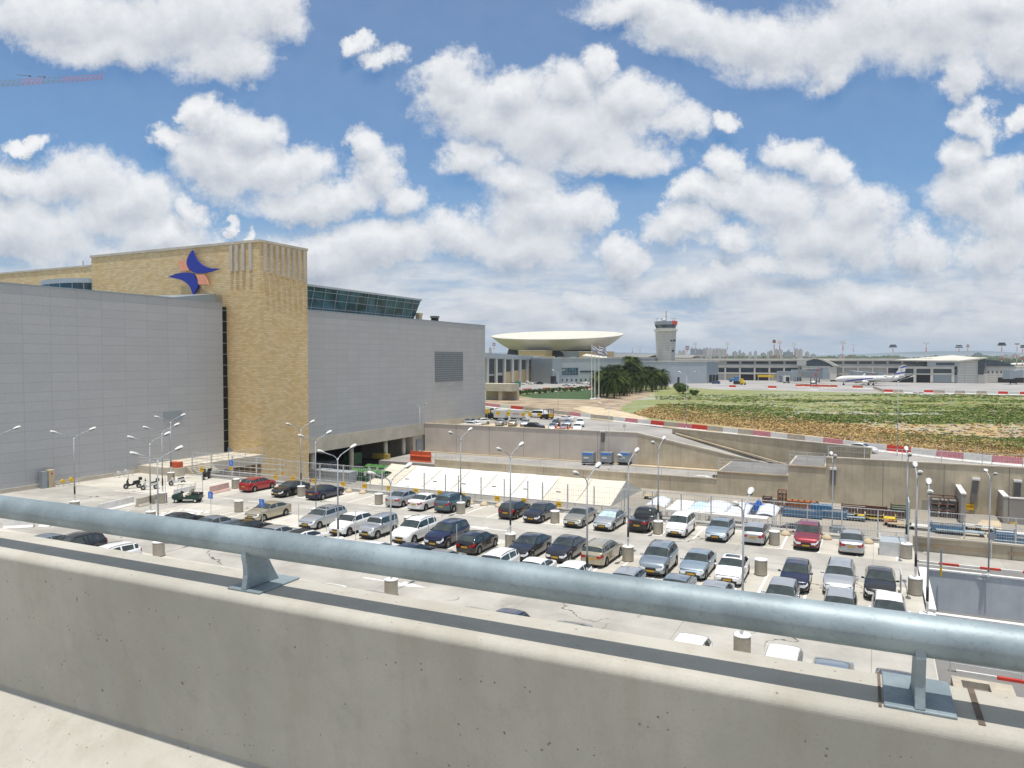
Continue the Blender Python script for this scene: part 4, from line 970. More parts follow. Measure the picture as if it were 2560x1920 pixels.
# blue parking signs (white wheelchair figure)
def wc_sign(px,pyb,pyt,lab):
    g_=pz(px,pyb,0); t=pY(px,pyt,g_.y); r=empty('disabled_parking_sign',(g_.x,g_.y,0),0,lab,'sign','blue wheelchair parking signs')
    h=t.z; mb=MB(); mb.cyl((0,.03,0),(0,.03,h+.3),.03,.03,8); mb.build('post',M['galvf'],r)
    mb=MB(); mb.box(-.30,.30,-.02,0,h-.32,h+.32); pl=mb.build('sign_plate',M['blue'],r)
    mb=MB(); c=(-.02,h-.1); n=14
    for i in range(10):
        a=math.radians(120+i*27); b=math.radians(120+(i+1)*27); mb.bar((c[0]+.13*math.cos(a),-.024,c[1]+.13*math.sin(a)),(c[0]+.13*math.cos(b),-.024,c[1]+.13*math.sin(b)),.01,.035,up=(0,1,0)) 
    mb.cyl((-.06,-.022,h+.2),(-.06,-.03,h+.2),.045,.045,8)
    mb.box(-.085,-.035,-.03,-.022,h-.08,h+.14); mb.box(-.085,.10,-.03,-.022,h-.08,h-.03); mb.box(.08,.12,-.03,-.022,h-.22,h-.04); mb.box(-.05,.08,-.03,-.022,h+.04,h+.08)
    mb.build('wheelchair_symbol',M['white'],pl)
    return r
wc_sign(527,1292,1238,'blue wheelchair sign nearest the golf cart, leftmost of the two near ones')
wc_sign(655,1306,1257,'blue wheelchair sign standing before the beige sedan')
r=wc_sign(579,1222,1158,'small blue wheelchair sign on the drum left of the red hatchback'); 
p=pz(506,1240,0); simple_sign((p.x,p.y,pY(506,1174,p.y).z),'orange-yellow sign on a pole beside the black scooter',.55,.5,pole=pY(506,1174,p.y).z,group=None)
simple_sign((r.location.x,r.location.y-.05,pY(580,1171,r.location.y).z),'yellow plate below the small blue wheelchair sign at the drum',.42,.36)
# ================================================================== LAMP POSTS AND DRUMS
LG='twin-arm lamp posts of the parking lot'
def lamp_proto(H=7.1,base=1.15,arm=1.55,name='lamp_post',band=True,wide=1.0):
    r=empty(name); 
    mb=MB(); mb.cyl((0,0,base),(0,0,base+.9),.07,.068,10) ; mb.build('pole_foot',M['white'],r,smooth=True)
    if band: mb=MB(); mb.cyl((0,0,base+.6),(0,0,base+1.35),.075,.073,10); mb.build('black_band',M['black'],r,smooth=True)
    mb=MB(); mb.cyl((0,0,base+(1.3 if band else .5)),(0,0,H),.062,.042,10); mb.build('pole',M['pole'],r,smooth=True)
    for s in(1,-1):
        a=MB(); pts=[(0,0,H-.25),(0,s*.12,H+.02),(0,s*.45,H+.25),(0,s*arm,H+.62*wide)]; a.tube(pts,.035,8); ar=a.build('arm',M['pole'],r,smooth=True)
        h=MB(); c=Vector((0,s*(arm+.3),H+.72*wide)); ax=Vector((0,s,.28)).normalized(); 
        rows=[]
        for (t,w,hh) in((-.36,.04,.04),(-.27,.10,.08),(-.05,.15,.12),(.2,.16,.13),(.33,.12,.10),(.39,.03,.03)):
            cc=c+ax*t; row=[]
            for k in range(11):
                an=2*math.pi*k/10; row.append(cc+Vector((w*math.cos(an),0,0))+Vector((0,-ax.z*s,ax.y*s)).normalized()*hh*math.sin(an)*(1 if math.sin(an)>0 else .45))
            rows.append(row)
        h.grid(rows); hd=h.build('lamp_head',M['white'],r,smooth=True)
        q=MB(); cc=c-Vector((0,0,.085)); q.obox((cc.x,cc.y,0),(1,0,0),(0,1,0),.24,.42,cc.z-.02,cc.z+.0); 
        q.v=[(x,y,z+(y-cc.y)*s*.28) for x,y,z in q.v]; q.build('lens',M['asph'],hd)
    return r
def drum_proto(r_=.41,h=1.02,bolts=True):
    r=empty('concrete_drum'); mb=MB(); mb.lathe([(r_*.97,0),(r_*.97,.06)],n=24); mb.build('foot',M['black'],r,smooth=False)
    mb=MB(); mb.lathe([(r_,.05),(r_,h-.0)],n=28); mb.build('drum_body',M['drum'],r,smooth=True,autos=40)
    mb=MB(); mb.lathe([(r_*1.02,h),(r_*1.04,h+.03),(r_*1.0,h+.06),(0,h+.062)],n=28); mb.build('cap',M['whitec'],r,smooth=True,autos=40)
    return r
LP=lamp_proto(); DR=drum_proto(); TL=lamp_proto(H=11.3,base=0,arm=1.7,name='tall_lamp_post',band=False); index_kids()
LPt,DRt,TLt=tree_list(LP),tree_list(DR),tree_list(TL)
def rm(o):
    for k in kids(o): rm(k)
    bpy.data.objects.remove(o)
used_l=[]
LAMPS=[(397,1390,'lamp post standing on a drum in the near left aisle behind the rail'),(978,1490,'lamp post rising in front of the row with the silver boxy jeep'),(1855,1640,'lamp post at near right, its drum showing below the tube rail'),
(753,1240,'lamp post beside the black sedan in front of the stone tower'),(790,1300,'lamp post behind the silver estate with roof window'),(1152,1284,'lamp post at the teal off-roader near the tent'),(1276,1368,'lamp post on the drum left of the black saloon, mid lot'),
(1570,1402,'lamp post on the drum left of the large silver off-roader'),(1645,1334,'lamp post on the drum right of the black pickup'),(407,1257,'lamp post on the drum beside the golf cart'),(428,1203,'lamp post on the drum farthest left, near the orange box'),
(2265,1395,'lamp post on the drum next to the grey metal enclosure'),(2288,1486,'lamp post on the drum at the right edge of the lot')]
GL={}
for px,py,lab in LAMPS:
    p=pz(px,py,0); dr=.0 
    d=copy_thing(DR,(p.x,p.y+.0,0),0,'drum under the '+' '.join(lab.split()[:12]),'concrete drums in the parking lot',None,DRt); d['category']='drum'
    l=copy_thing(LP,(p.x,p.y,0),random.uniform(-.04,.04),lab,LG,None,LPt); l['category']='lamp post'
# poles whose feet are hidden: place from spacing, (x of pole, row Y)
def onrow(px,Y): return pY(px,1300,Y).x
for px,Y,lab in((377,44.5,'lamp post left of the golf cart with violet-black band'),(188,44.5,'lamp post standing alone before the left grey wall'),(845,44.0,'lamp post in front of the white crossover'),(1468,42.6,'lamp post in front of the beige estate car'),(2322,44.5,'lamp post at right rising from behind the tube rail'),(-4,42,'lamp post cut by the left edge of the photo')):
    x=onrow(px,Y); l=copy_thing(LP,(x,Y,0),random.uniform(-.04,.04),lab,LG,None,LPt); l['category']='lamp post'
    d=copy_thing(DR,(x,Y,0),0,'drum hidden under the '+lab,'concrete drums in the parking lot',None,DRt); d['category']='drum'
DRS=[(589,1281,'bare concrete drum left of the beige sedan'),(583,1222,'bare concrete drum left of the red hatchback'),(941,1262,'bare concrete drum left of the silver sedan at the back fence'),(1383,1309,'bare concrete drum right of the black-blue sedan at the back row'),(1934,1364,'bare concrete drum right of the small silver hatchback'),(1900,1441,'bare concrete drum right of the white sedan with sunroof'),(1015,1325,'concrete drum half hidden behind the white off-roader')]
for px,py,lab in DRS:
    p=pz(px,py,0); d=copy_thing(DR,(p.x,p.y+.4,0),0,lab,'concrete drums in the parking lot',None,DRt); d['category']='drum'
for px,py,lab in((1395,1050,'tall twin-arm lamp post beside the upper road near the saucer roof'),(1716,1078,'tall twin-arm lamp post at the upper road before the field bush'),(2243,1140,'tall twin-arm lamp post at the upper road under the aircraft tail')):
    p=pz(px,py,0); l=copy_thing(TL,(p.x,p.y,0),R(60),lab,'tall lamp posts of the upper road',None,TLt); l['category']='lamp post'
for (px,pyb,Y,z0,H,lab) in((1050,0,127,ROADL,9.9+2,'lamp post in front of the grey wall near the orange barrier'),(1522,0,122,ROADL,13.8,'lamp post on the service road before the pinkish wall'),(2082,0,68.5,YARD,12.9,'thin lamp post in the yard behind the maroon off-roader'),(2476,0,64.9,-2,9.0,'single lamp post on the underpass wall at the right')):
    x=pY(px,1200,Y).x; l=copy_thing(TL,(x,Y,z0),R(70 if px<2000 else 12),lab,None,None,TLt); l['category']='lamp post'
    top_={1050:1013,1522:1015,2082:1150,2476:1190}[px]; zt_=pY(px,top_,Y).z; l.scale=(1,1 if px<2000 else .45,(zt_-z0)/11.6)
rm(LP); rm(DR); rm(TL)
# bollard-like concrete domes along the fence and thin poles between rows
for i,(px,py) in enumerate([(873,1230),(905,1234),(1170,1262),(1203,1266),(1240,1270),(1730,1315),(1822,1326),(1963,1340),(2066,1350),(2170,1359)]):
    p=pz(px,py,0); r=empty('concrete_dome',(p.x,64.65,0),0,'small rounded concrete wheel stop at the back fence, %s from the left'%ordw(i+1),'wheel stop','concrete wheel stops at the back fence'); mb=MB(); mb.lathe([(.42,0),(.40,.12),(.30,.27),(.14,.36),(0,.38)],n=16); o=mb.build('dome',M['sand'],r,smooth=True)
for i,(px,py,pt) in enumerate([(747,1318,1260),(816,1330,1268),(889,1350,1277),(987,1352,1288),(1071,1365,1297),(1142,1378,1311),(1270,1382,1320),(414,1262,1190)]):
    p=pz(px,py,0); zt_=pY(px,pt,p.y).z; r=tag(MB().cyl((0,0,0),(0,0,max(1.5,zt_)),.03,.03,8).build('thin_pole',M['galvf'],loc=(p.x,p.y,0)),'thin bare steel pole between the middle rows, %s from the left'%ordw(i+1) if i<7 else 'thin bare steel pole beside the left jersey barriers','pole','thin poles between the rows')

# grey enclosure, tall panel and small panels at the right end of the lot
a=pz(2198,1388,0); r=empty('grey_enclosure',(a.x,a.y,0),0,'grey metal enclosure with a slanting lid beside the last back row lamp','enclosure'); mb=MB(); mb.box(0,2.0,0,.06,0,1.05); mb.box(0,.06,.06,2.3,0,1.2); mb.box(.06,2.0,2.24,2.3,0,1.05); mb.build('panel',M['galvf'],r); mb=MB(); mb.box(.06,2.0,.06,2.24,.92,.97); mb.build('lid',M['tblue'],r)
a=pY(2270,1390,62.6); r=empty('panel_sign',(2.35,62.2,0),0,'tall grey-green board seen nearly edge-on at the lot corner','sign'); mb=MB(); mb.box(-.04,.04,0,2.6,1.2,3.9); mb.build('sign_plate',M['shade'],r); mb=MB(); mb.box(-.05,.05,.2,.3,-.1,1.2); mb.box(-.05,.05,2.3,2.4,-.1,1.2); split_build(mb,'post',M['galvf'],r)
r=empty('panel_sign',(1.55,51.2,0),0,'small upright grey board left of the right-end drum','sign'); mb=MB(); mb.box(-.03,.03,-.9,.9,.3,1.5); mb.build('sign_plate',M['galvf'],r); mb=MB(); mb.box(-.04,.04,-.05,.05,0,.3); mb.build('post',M['galvf'],r)
a=pz(2352,1440,-2); r=empty('striped_post',(a.x,a.y,-2),0,'thin grey post with an orange-yellow foot on the side road','post'); zt_=pY(2352,1370,a.y).z+2; mb=MB(); mb.cyl((0,0,.7),(0,0,zt_),.07,.07,8); mb.build('pole',M['mull'],r); mb=MB(); mb.cyl((0,0,0),(0,0,.69),.08,.08,8); mb.build('foot',M['yellow'],r)
a=pz(2445,1345,-2); r=empty('round_disc_sign',(a.x,71.5,-1.87),0,'grey round sign seen from behind at the side road fence','sign'); mb=MB(); mb.cyl((0,0,0),(0,0,1.6),.04,.04,8); mb.build('post',M['galvf'],r); mb=MB(); mb.cyl((0,0,1.9),(0,.03,1.9),.32,.32,18); mb.build('sign_plate',M['mull'],r)
# ================================================================== CARS
B_='parking lot'
def park(kind,color,px,py,rear,lab,**kw):
    """px,py = pixel of the near bumper's foot; rear True when we see its tail"""
    L=CT[kind]['L']; p=pz(px,py,0.12); rz=(0 if rear else math.pi)+random.uniform(-.02,.02)
    return place_car(kind,color,(p.x,p.y+L/2,0),rz,lab,**kw)
# back row along the fence
park('hatch','red',609,1229,1,'bright red hatchback in the back row, left of the black sedan')
park('sedan','black',690,1242,0,'black sedan facing us beside the concrete drum before the stone tower')
park('coupe','navy',776,1249,1,'dark navy coupe seen from behind near the tower')
park('sedan','silver',977,1267,1,'silver sedan seen from behind, left of the white sedan by the tent')
park('sedan','white',1034,1276,1,'white sedan seen from behind at the back fence')
park('suv','teal',1101,1281,1,'blue-grey off-roader seen from behind at the back fence')
park('hatch','brown',1262,1297,1,'dark brownish hatchback seen from behind near the tent')
park('sedan','darkgrey',1325,1306,0,'blue-black sedan facing us at the back fence, left of the bare drum')
park('sedan','greige',1428,1318,0,'beige-silver sedan facing us at the back fence')
park('sedan','silver',1504,1326,0,'silver sedan with a bright sunshade behind its windscreen',shade=True)
park('pickup','black',1592,1330,1,'black pickup truck seen from behind at the back fence')
park('mpv','white',1687,1342,0,'white people carrier facing us before the canopies')
park('sedan','silverblue',1788,1353,0,'pale blue-silver sedan facing us at the back fence')
park('hatch','silver',1881,1361,1,'small silver hatchback seen from behind, left of the bare drum')
park('suv','maroon',2013,1375,0,'maroon-red off-roader facing us at the back fence',norails=True)
park('sedan','silver',2127,1386,1,'silver sedan seen from behind beside the grey metal enclosure')
# middle row
park('sedan','beige',625,1303,0,'light beige sedan with the blue wheelchair sign in front')
park('wagon','silver',762,1322,0,'silver estate car with a dark roof window',sunroof=True)
park('crossover','white',838,1339,0,'white rounded crossover facing us, left of the boxy jeep',)
park('boxy','silver',913,1346,0,'silver boxy jeep facing us with black front bars')
park('suv','white',997,1360,0,'white off-roader facing us in the middle row',)
park('suv','navy',1080,1370,0,'dark navy off-roader facing us in the middle row',norails=True)
park('hatch','black',1160,1386,1,'black hatchback seen from behind in the middle row')
park('bigsedan','darkgrey',1289,1401,0,'large blue-black saloon facing us in the middle row')
park('sedan','darkgrey',1387,1405,0,'dark grey-blue sedan with a paper on its dashboard, beside the beige estate')
park('wagon','beige',1478,1416,1,'beige estate car seen from behind with red tail lamps')
park('suv','steel',1625,1440,0,'large silver off-roader with roof rails facing us')
park('sedan','silverblue',1727,1448,0,'pale blue-silver small sedan facing us in the middle row')
park('sedan','white',1816,1463,0,'white sedan with a dark sunroof facing us',sunroof=True)
park('hatch','navy',1982,1480,0,'dark navy hatchback half hidden behind a silver roof')
park('wagon','silver',2095,1489,0,'silver people carrier facing us at the right of the middle row')
park('sedan','black',2200,1502,0,'black sedan at the right end of the middle row')
# nearer row, mostly behind the tube rail: px,py = roof centre
def roof(kind,color,px,py,rz,lab,Y=None,**kw):
    py-= 9 if px<1200 else 4
    H=CT[kind]['H']; p=pz(px,py,H) if Y is None else pY(px,py,Y)
    return place_car(kind,color,(p.x,p.y if Y is None else Y,0),rz,lab,**kw)
G2='cars half hidden behind the tube rail'
for k,cl,px,py,f,lab,kw in (
('sedan','black',452,1289,0,'black sedan roof, leftmost behind the tube rail near the crossing',{}),
('sedan','steel',540,1297,0,'blue-grey sedan behind the tube rail, right of the black one',{}),
('sedan','black',618,1307,0,'black sedan roof behind the tube rail before the beige sedan',{}),
('sedan','silver',692,1321,0,'silver sedan roof behind the tube rail before the beige sedan',{}),
('hatch','white',762,1331,0,'white hatchback with dark roof panel behind the tube rail',dict(darkroof=True)),
('coupe','white',936,1361,0,'white coupe roof behind the tube rail before the boxy jeep',{}),
('sedan','darkgrey',1030,1366,0,'dark grey sedan roof behind the tube rail before the white off-roader',{}),
('sedan','greige',1105,1382,0,'greyish silver sedan roof behind the tube rail before the black hatchback',{}),
('wagon','white',1237,1386,3.14,'white estate roof with black rails behind the tube rail',{}),
('sedan','white',1333,1403,3.14,'white sedan roof behind the tube rail before the large dark saloon',{}),
('hatch','white',1425,1416,3.14,'white hatchback roof behind the tube rail before the beige estate',{}),
('hatch','silver',1562,1432,3.14,'silver hatchback roof behind the tube rail before the large off-roader',{}),
('sedan','steel',1690,1446,3.14,'steel blue roof behind the tube rail before the small pale sedan',{}),
('sedan','silver',1786,1463,3.14,'silver roof with dark mirror behind the tube rail before the white sedan',{}),
('hatch','silver',1955,1460,0,'silver blue hatchback hiding the navy one at the right',{}),
('hatch','silver',2100,1488,0,'silver hatchback roof before the silver people carrier',{}),
('hatch','white',2223,1497,0,'white hatchback roof before the black sedan at the right end',{})):
    roof(k,cl,px,py,math.pi if px>1900 else f,lab,group=G2,**kw)
# nearest row: only roofs rise over the parapet
G3='car roofs peeping over the parapet'
for k,cl,px,py,lab in (
('suv','darkgrey',180,1338,'dark charcoal off-roader at far left below the tube rail'),
('wagon','white',262,1366,'white estate car with red tail lamp at far left below the tube rail'),
('sedan','steel',105,1338,'blue-grey car mostly hidden by the parapet at far left')):
    H=CT[k]['H']; p=pz(px,py,H); place_car(k,cl,(p.x,p.y,0),R(180 if k=='suv' else 180),lab,group=G3)
for k,cl,px,py,lab in (
('sedan','white',566,1429,'white car roof just over the parapet left of the left bracket'),
('coupe','white',790,1465,'white car roof over the parapet right of the left bracket'),
('sedan','silver',893,1481,'silver car roof barely over the parapet near the arrow'),
('sedan','greige',1152,1524,'greyish car roof barely over the parapet, mid photo'),
('hatch','navy',1258,1536,'navy car roof over the parapet, mid photo'),
('sedan','greige',1412,1562,'brownish grey car roof over the parapet, right of the navy one'),
('hatch','white',1720,1602,'white hatchback roof over the parapet next to the drum lamp'),
('hatch','white',1955,1630,'white hatchback roof over the parapet left of the right bracket'),
('sedan','steel',2080,1660,'grey-green rear window and roof just over the parapet'),
('sedan','navy',2245,1690,'navy blue roof just behind the right bracket')):
    H=CT[k]['H']; p=pz(px,py,H); place_car(k,cl,(p.x,p.y-.3,0),math.pi,lab,group=G3)
# upper parking
G4='cars on the upper parking'
for k,cl,px,py,rz,lab in (
('sedan','silver',1176,1058,0,'silver car nearest the grey wall end on the upper parking'),
('hatch','white',1203,1058,150,'white hatchback beside the grey wall end on the upper parking'),
('sedan','silver',1253,1060,10,'silver sedan behind the pinkish wall, left of the beige one'),
('sedan','beige',1282,1061,20,'beige sedan on the upper parking between two silver ones'),
('wagon','silver',1312,1061,200,'silver estate on the upper parking facing left'),
('sedan','darkgrey',1336,1069,260,'dark roof just above the pinkish wall, between the two groups'),
('sedan','white',1178,1066,90,'white roof just above the pinkish wall near the grey building'),
('coupe','white',1413,1050,70,'white coupe parked crosswise behind the right group of the upper parking'),
('sedan','darkgrey',1390,1061,200,'dark car of the right group on the upper parking'),
('sedan','silverblue',1418,1061,200,'pale blue-silver car of the right group on the upper parking'),
('suv','white',1450,1062,200,'white off-roader at the right of the upper parking'),
('sedan','silver',1382,1071,200,'silver roof just above the pinkish wall, right group'),
('sedan','silver',1411,1073,200,'grey-silver roof just above the pinkish wall beside the white pickup'),
('pickup','white',1443,1075,200,'white pickup just above the pinkish wall')):
    p=pz(px,py,.3); 
    if p.y<134: p=Vector((p.x*134/p.y,134,0))
    place_car(k,cl,(p.x,p.y,0),R(rz),lab,group=G4,far=True)
p=pz(1345,1044,0); place_car('van','white',(p.x,p.y,0),R(75),'white minibus on the road below the building end',group=None,far=True)
p=pz(1236,1035,0); place_car('pickup','white',(p.x,p.y,0),R(80),'white truck cab emerging behind the grey wall end',group=None,far=True)
p=pz(2155,1128,0); place_car('sedan','white',(p.x,p.y-1.5,0),R(245),'white car driving on the upper road behind the tall wall',group=None,far=True)
# service carts: black tractors with pale boxes
for i,(px,lab) in enumerate(((1222,'dark truck front at the grey wall end with orange sign'),(1366,'small black luggage tractor right of the white minibus'))):
    p=pz(px,1048,0); r=empty('luggage_tractor',(p.x,p.y,0),R(70),lab,'tractor'); mb=MB(); mb.box(-.9,.9,-1.6,1.6,.35,1.1); mb.box(-.9,.9,-1.6,.2,1.1,1.25); mb.build('body',M['trim'],r); mb=MB()
    for x in(-.85,.85):
        for y in(-1.55,.15): mb.bar((x,y,1.2),(x,y,2.3),.09)
    mb.box(-.95,.95,-1.65,.3,2.3,2.42); mb.build('canopy',M['trim'],r); mb=MB()
    for x in(-.8,.8):
        for y in(-1,1): mb.cyl((x-.1,y,.35),(x+.1,y,.35),.35,.35,10)
    split_build(mb,'wheel',M['tyre'],r)
for i,(px,lab) in enumerate(((1252,'pale grey luggage container on wheels, left one'),(1294,'pale grey luggage container with orange stripe, right one'))):
    p=pz(px,1050,0); r=empty('luggage_container',(p.x,p.y,0),R(0),lab,'container','luggage containers on the upper road'); mb=MB(); mb.box(-1.5,1.5,-.9,.9,.6,2.5); mb.build('box',M['white'],r,bevel=.05); mb=MB(); mb.box(-1.6,1.9,-.8,.8,.4,.59)
    for x in(-1.1,1.3): mb.cyl((x,-.9,.3),(x,.9,.3),.3,.3,10)
    mb.build('chassis',M['trim'],r); mb=MB(); mb.box(-.9,.9,-.93,-.9,1.5,1.65) if i else mb.box(-.2,.1,-.93,-.9,1.3,1.8); mb.build('marking',M['orange' if i else 'yellow'],r)
p=pz(2000,1306,YARD+1.4); place_car('sedan','navy',(p.x,p.y,YARD),R(75),'dark blue car parked down in the yard behind the fence',group=None,far=True)
p=pz(2098,1320,YARD+1.4); place_car('hatch','teal',(p.x,p.y,YARD),R(190),'blue-green car with bright windows down in the yard',group=None,far=True)
# cars at the far concourse
G5='cars before the far concourse'
FCARS=[(1280,962,'grey','sedan',80),(1289,963,'darkgrey','sedan',70),(1305,962,'white','sedan',75),(1315,958,'white','suv',70),(1327,961,'white','sedan',60),(1336,960,'silver','sedan',60),(1349,961,'darkgrey','suv',80),(1386,960,'darkgrey','sedan',90),(1416,966,'silver','sedan',100),(1430,965,'white','suv',100),(1446,960,'silver','sedan',70),(1464,961,'white','pickup',80),(1472,959,'white','suv',80),(1473,967,'white','suv',80)]
for i,(x,y,cl,k,rz) in enumerate(FCARS):
    p=pz(x,y,0); place_car(k,cl,(p.x,p.y,.01),R(rz),'tiny %s car before the far concourse, %s from the left'%({'darkgrey':'dark','grey':'grey','white':'white','silver':'silver'}[cl],ordw(i+1)),group=G5,far=True)
G6='vehicles on the apron'
for i,(x,y,cl,k,rz,lb_) in enumerate([(1790,960,'blue','van',80,'small blue van on the apron before the grey block'),(2035,958,'white','van',170,'small white airport truck beside the jet bridge'),(2340,953,'white','sedan',80,'white car under the far hall, left one'),(2366,954,'white','van',80,'white van under the far hall, middle one'),(2383,954,'white','van',80,'white van under the far hall, right one'),(2456,953,'white','suv',80,'dark-windowed vehicle at the corner of the far hall')]):
    p=pz(x,y,0); place_car(k,cl,(p.x,p.y,.01),R(rz),lb_,group=G6,far=True)
kill_protos()
# orange machine parts on the kerb island
p=pz(1478,1068,0); r=empty('orange_machine',(p.x,134.2,0),0,'orange agricultural-looking machine with pipes at the right of the upper parking','machine'); mb=MB()
mb.box(-2.2,-.4,-.7,.5,.35,.95); mb.box(.2,2.3,-.6,.6,.3,.8); mb.bar((-2.4,0,.9),(2.2,.2,1.3),.2); mb.bar((-.5,0,.4),(-.5,0,2.6),.16); mb.bar((.9,0,.5),(1.2,0,2.1),.22); mb.cyl((-1.5,0,.9),(-1.5,0,1.6),.3,.2,8); mb.cyl((1.8,-.7,.5),(1.8,.7,.5),.45,.45,10); mb.build('frame',M['orange'],r); mb=MB(); mb.box(-2.6,2.6,-1.2,1.1,0,.12); mb.build('pallet',M['barw'],r)
p=pz(1600,1082,0); r=empty('no_entry_sign',(p.x,133,0),0,'small round sign on a pole at the head of the ramp','sign'); mb=MB(); mb.cyl((0,0,0),(0,0,2.1),.04,.04,8); mb.build('post',M['galvf'],r); mb=MB(); mb.cyl((0,-.04,2.2),(0,0,2.2),.35,.35,16); mb.build('sign_plate',M['galvf'],r)
# ================================================================== MOTOR SCOOTERS, GOLF CART, JERSEY BARRIERS
def scooter(px,py,rz,body,lab,box=True):
    p=pz(px,py,0); r=empty('motor_scooter',(p.x,p.y,0),rz,lab,'scooter'); m_=M['white'] if body=='white' else M['trim']
    for y in(-.65,.65):
        mb=MB(); mb.cyl((-.07,y,.27),(.07,y,.27),.27,.27,16); w=mb.build('wheel',M['tyre'],r,smooth=True,autos=40); mb=MB(); mb.cyl((-.075,y,.27),(.075,y,.27),.14,.14,10); mb.build('rim',M['rim'],w)
    mb=MB(); 
    mb.ext([(-.14,-.85,.62),(-.14,-.55,.50),(-.14,-.05,.34),(-.14,.38,.30),(-.14,.50,.38),(-.14,.55,.95),(-.14,.42,1.0),(-.14,.34,.55),(-.14,.05,.48),(-.14,-.1,.72),(-.14,-.8,.80)],(.28,0,0))
    mb.ext([(-.20,.50,.55),(-.20,.62,.70),(-.20,.50,1.02),(-.20,.44,1.0)],(.40,0,0)); mb.ext([(-.08,.50,.56),(-.08,.78,.60),(-.08,.92,.44),(-.08,.80,.56)],(.16,0,0)); mb.build('bodywork',m_,r,bevel=.03)
    mb=MB(); mb.ext([(-.15,-.75,.80),(-.15,-.1,.73),(-.15,-.05,.80),(-.15,-.35,.86),(-.15,-.75,.93)],(.3,0,0)); mb.build('seat',M['black'],r,bevel=.03)
    mb=MB(); mb.bar((-.33,.36,1.08),(.33,.36,1.08),.035); mb.bar((0,.42,.95),(0,.36,1.08),.06); mb.bar((0,.72,.27),(0,.48,.9),.07); mb.build('handlebar',M['trim'],r)
    mb=MB(); mb.ext([(-.17,.50,1.0),(-.17,.40,1.32),(-.17,.38,1.32),(-.17,.47,1.0)],(.34,0,0)); mb.build('windshield',M['glass'],r)
    if box: mb=MB(); mb.box(-.2,.2,-1.0,-.65,.9,1.22); mb.build('top_box',M['black'],r,bevel=.05)
    return r
scooter(331,1221,R(150),'black','black scooter, leftmost of the three parked before the grey wall')
scooter(374,1224,R(150),'white','white scooter in the middle of the three before the grey wall')
scooter(443,1213,R(150),'white','white scooter nearest the lamp post drum',False)
scooter(516,1198,R(200),'dark','black scooter standing by the fence right of the yellow sign')
p=pz(470,1255,0); gc=empty('golf_cart',(p.x,p.y,0),R(118),'dark green open golf cart with a tan roof frame','golf cart')
mb=MB(); mb.ext([(-.6,-1.35,.35),(-.6,1.3,.35),(-.6,1.45,.55),(-.6,1.35,.85),(-.6,.75,.95),(-.6,.70,.45),(-.6,.1,.42),(-.6,.05,.75),(-.6,-1.35,.8)],(1.2,0,0)); mb.build('body',M['green'] if 0 else mat('cart_dark_green',(.012,.05,.035),.35,var=.1),gc,bevel=.05)
mb=MB(); mb.box(-.55,.55,-.35,.08,.75,.88); mb.box(-.55,.55,-.45,-.33,.85,1.3); mb.build('seat',M['sand'],gc,bevel=.04)
mb=MB(); mb.box(-.56,.56,-1.35,-.5,.8,.95); mb.build('cargo_bed',M['dark'],gc)
mb=MB()
for x in(-.55,.55): mb.bar((x,.95,.9),(x,.70,1.9),.04); mb.bar((x,-.5,.8),(x,-.55,1.9),.04); mb.bar((x,-1.3,.9),(x,-1.3,1.25),.03); mb.bar((x,-1.3,1.25),(x,-.5,1.25),.03)
mb.bar((-.55,-1.3,1.25),(.55,-1.3,1.25),.03); mb.build('roof_frame',M['galvf'],gc)
mb=MB(); mb.box(-.6,.6,-.7,.8,1.9,1.95); mb.build('roof',M['roofc'],gc,bevel=.02)
mb=MB(); mb.cyl((-.25,.45,1.05),(-.25,.42,1.09),.17,.17,14); mb.bar((-.25,.45,1.05),(-.25,.75,.8),.04); mb.build('steering_wheel',M['black'],gc)
for x in(-.55,.55):
    for y in(-.95,.95):
        mb=MB(); mb.cyl((x-.1,y,.23),(x+.1,y,.23),.23,.23,14); w=mb.build('wheel',M['tyre'],gc,smooth=True,autos=40); mb=MB(); s=1 if x>0 else -1; mb.cyl((x,y,.23),(x+.11*s,y,.23),.12,.12,10); mb.build('rim',M['white'],w)
def jersey(mb,L,h=.95,w=.6,two=True):
    pr=[(-w/2,0),(w/2,0),(w/2,h*.08),(w*.22,h*.32),(w*.13,h),(-w*.13,h),(-w*.22,h*.32),(-w/2,h*.08)]
    if not two:
        mb.add([(-L/2,y,z) for y,z in pr]+[(L/2,y,z) for y,z in pr],[tuple(range(8))[::-1],tuple(range(8,16))]+[(i,(i+1)%8,(i+1)%8+8,i+8) for i in range(8)])
    else:
        lo=[(-w/2,0),(w/2,0),(w/2,h*.08),(w*.24,h*.27),(-w*.24,h*.27),(-w/2,h*.08)]; hi=[(-w*.24,h*.27),(w*.24,h*.27),(w*.22,h*.32),(w*.13,h),(-w*.13,h),(-w*.22,h*.32)]
        for k,q in ((1,lo),(0,hi)):
            mb.mat(k); mb.add([(-L/2,y,z) for y,z in q]+[(L/2,y,z) for y,z in q],[tuple(range(6))[::-1],tuple(range(6,12))]+[(i,(i+1)%6,(i+1)%6+6,i+6) for i in range(6)])
    return mb
cm={'pink':'pinkp','white':'barw','red':'red','bare':'barc','orange':'orange'}
cn={'pink':'faded pink','white':'white','red':'bright red','bare':'bare concrete','orange':'orange'}
def barrier_between(a,b,colr,lab,group,h=1.25,gap=.04):
    d=b-a; L=d.length-gap; c=(a+b)/2; mb=jersey(MB(),L,h,.75)
    o=mb.build('road_barrier',[M[cm[colr]],M['barw'] if colr in('white','red') else M['sand' if colr=='bare' else 'barw']],loc=(c.x,c.y,.004)); o.rotation_euler=(0,0,math.atan2(d.y,d.x)); return tag(o,lab,'road barrier',group)
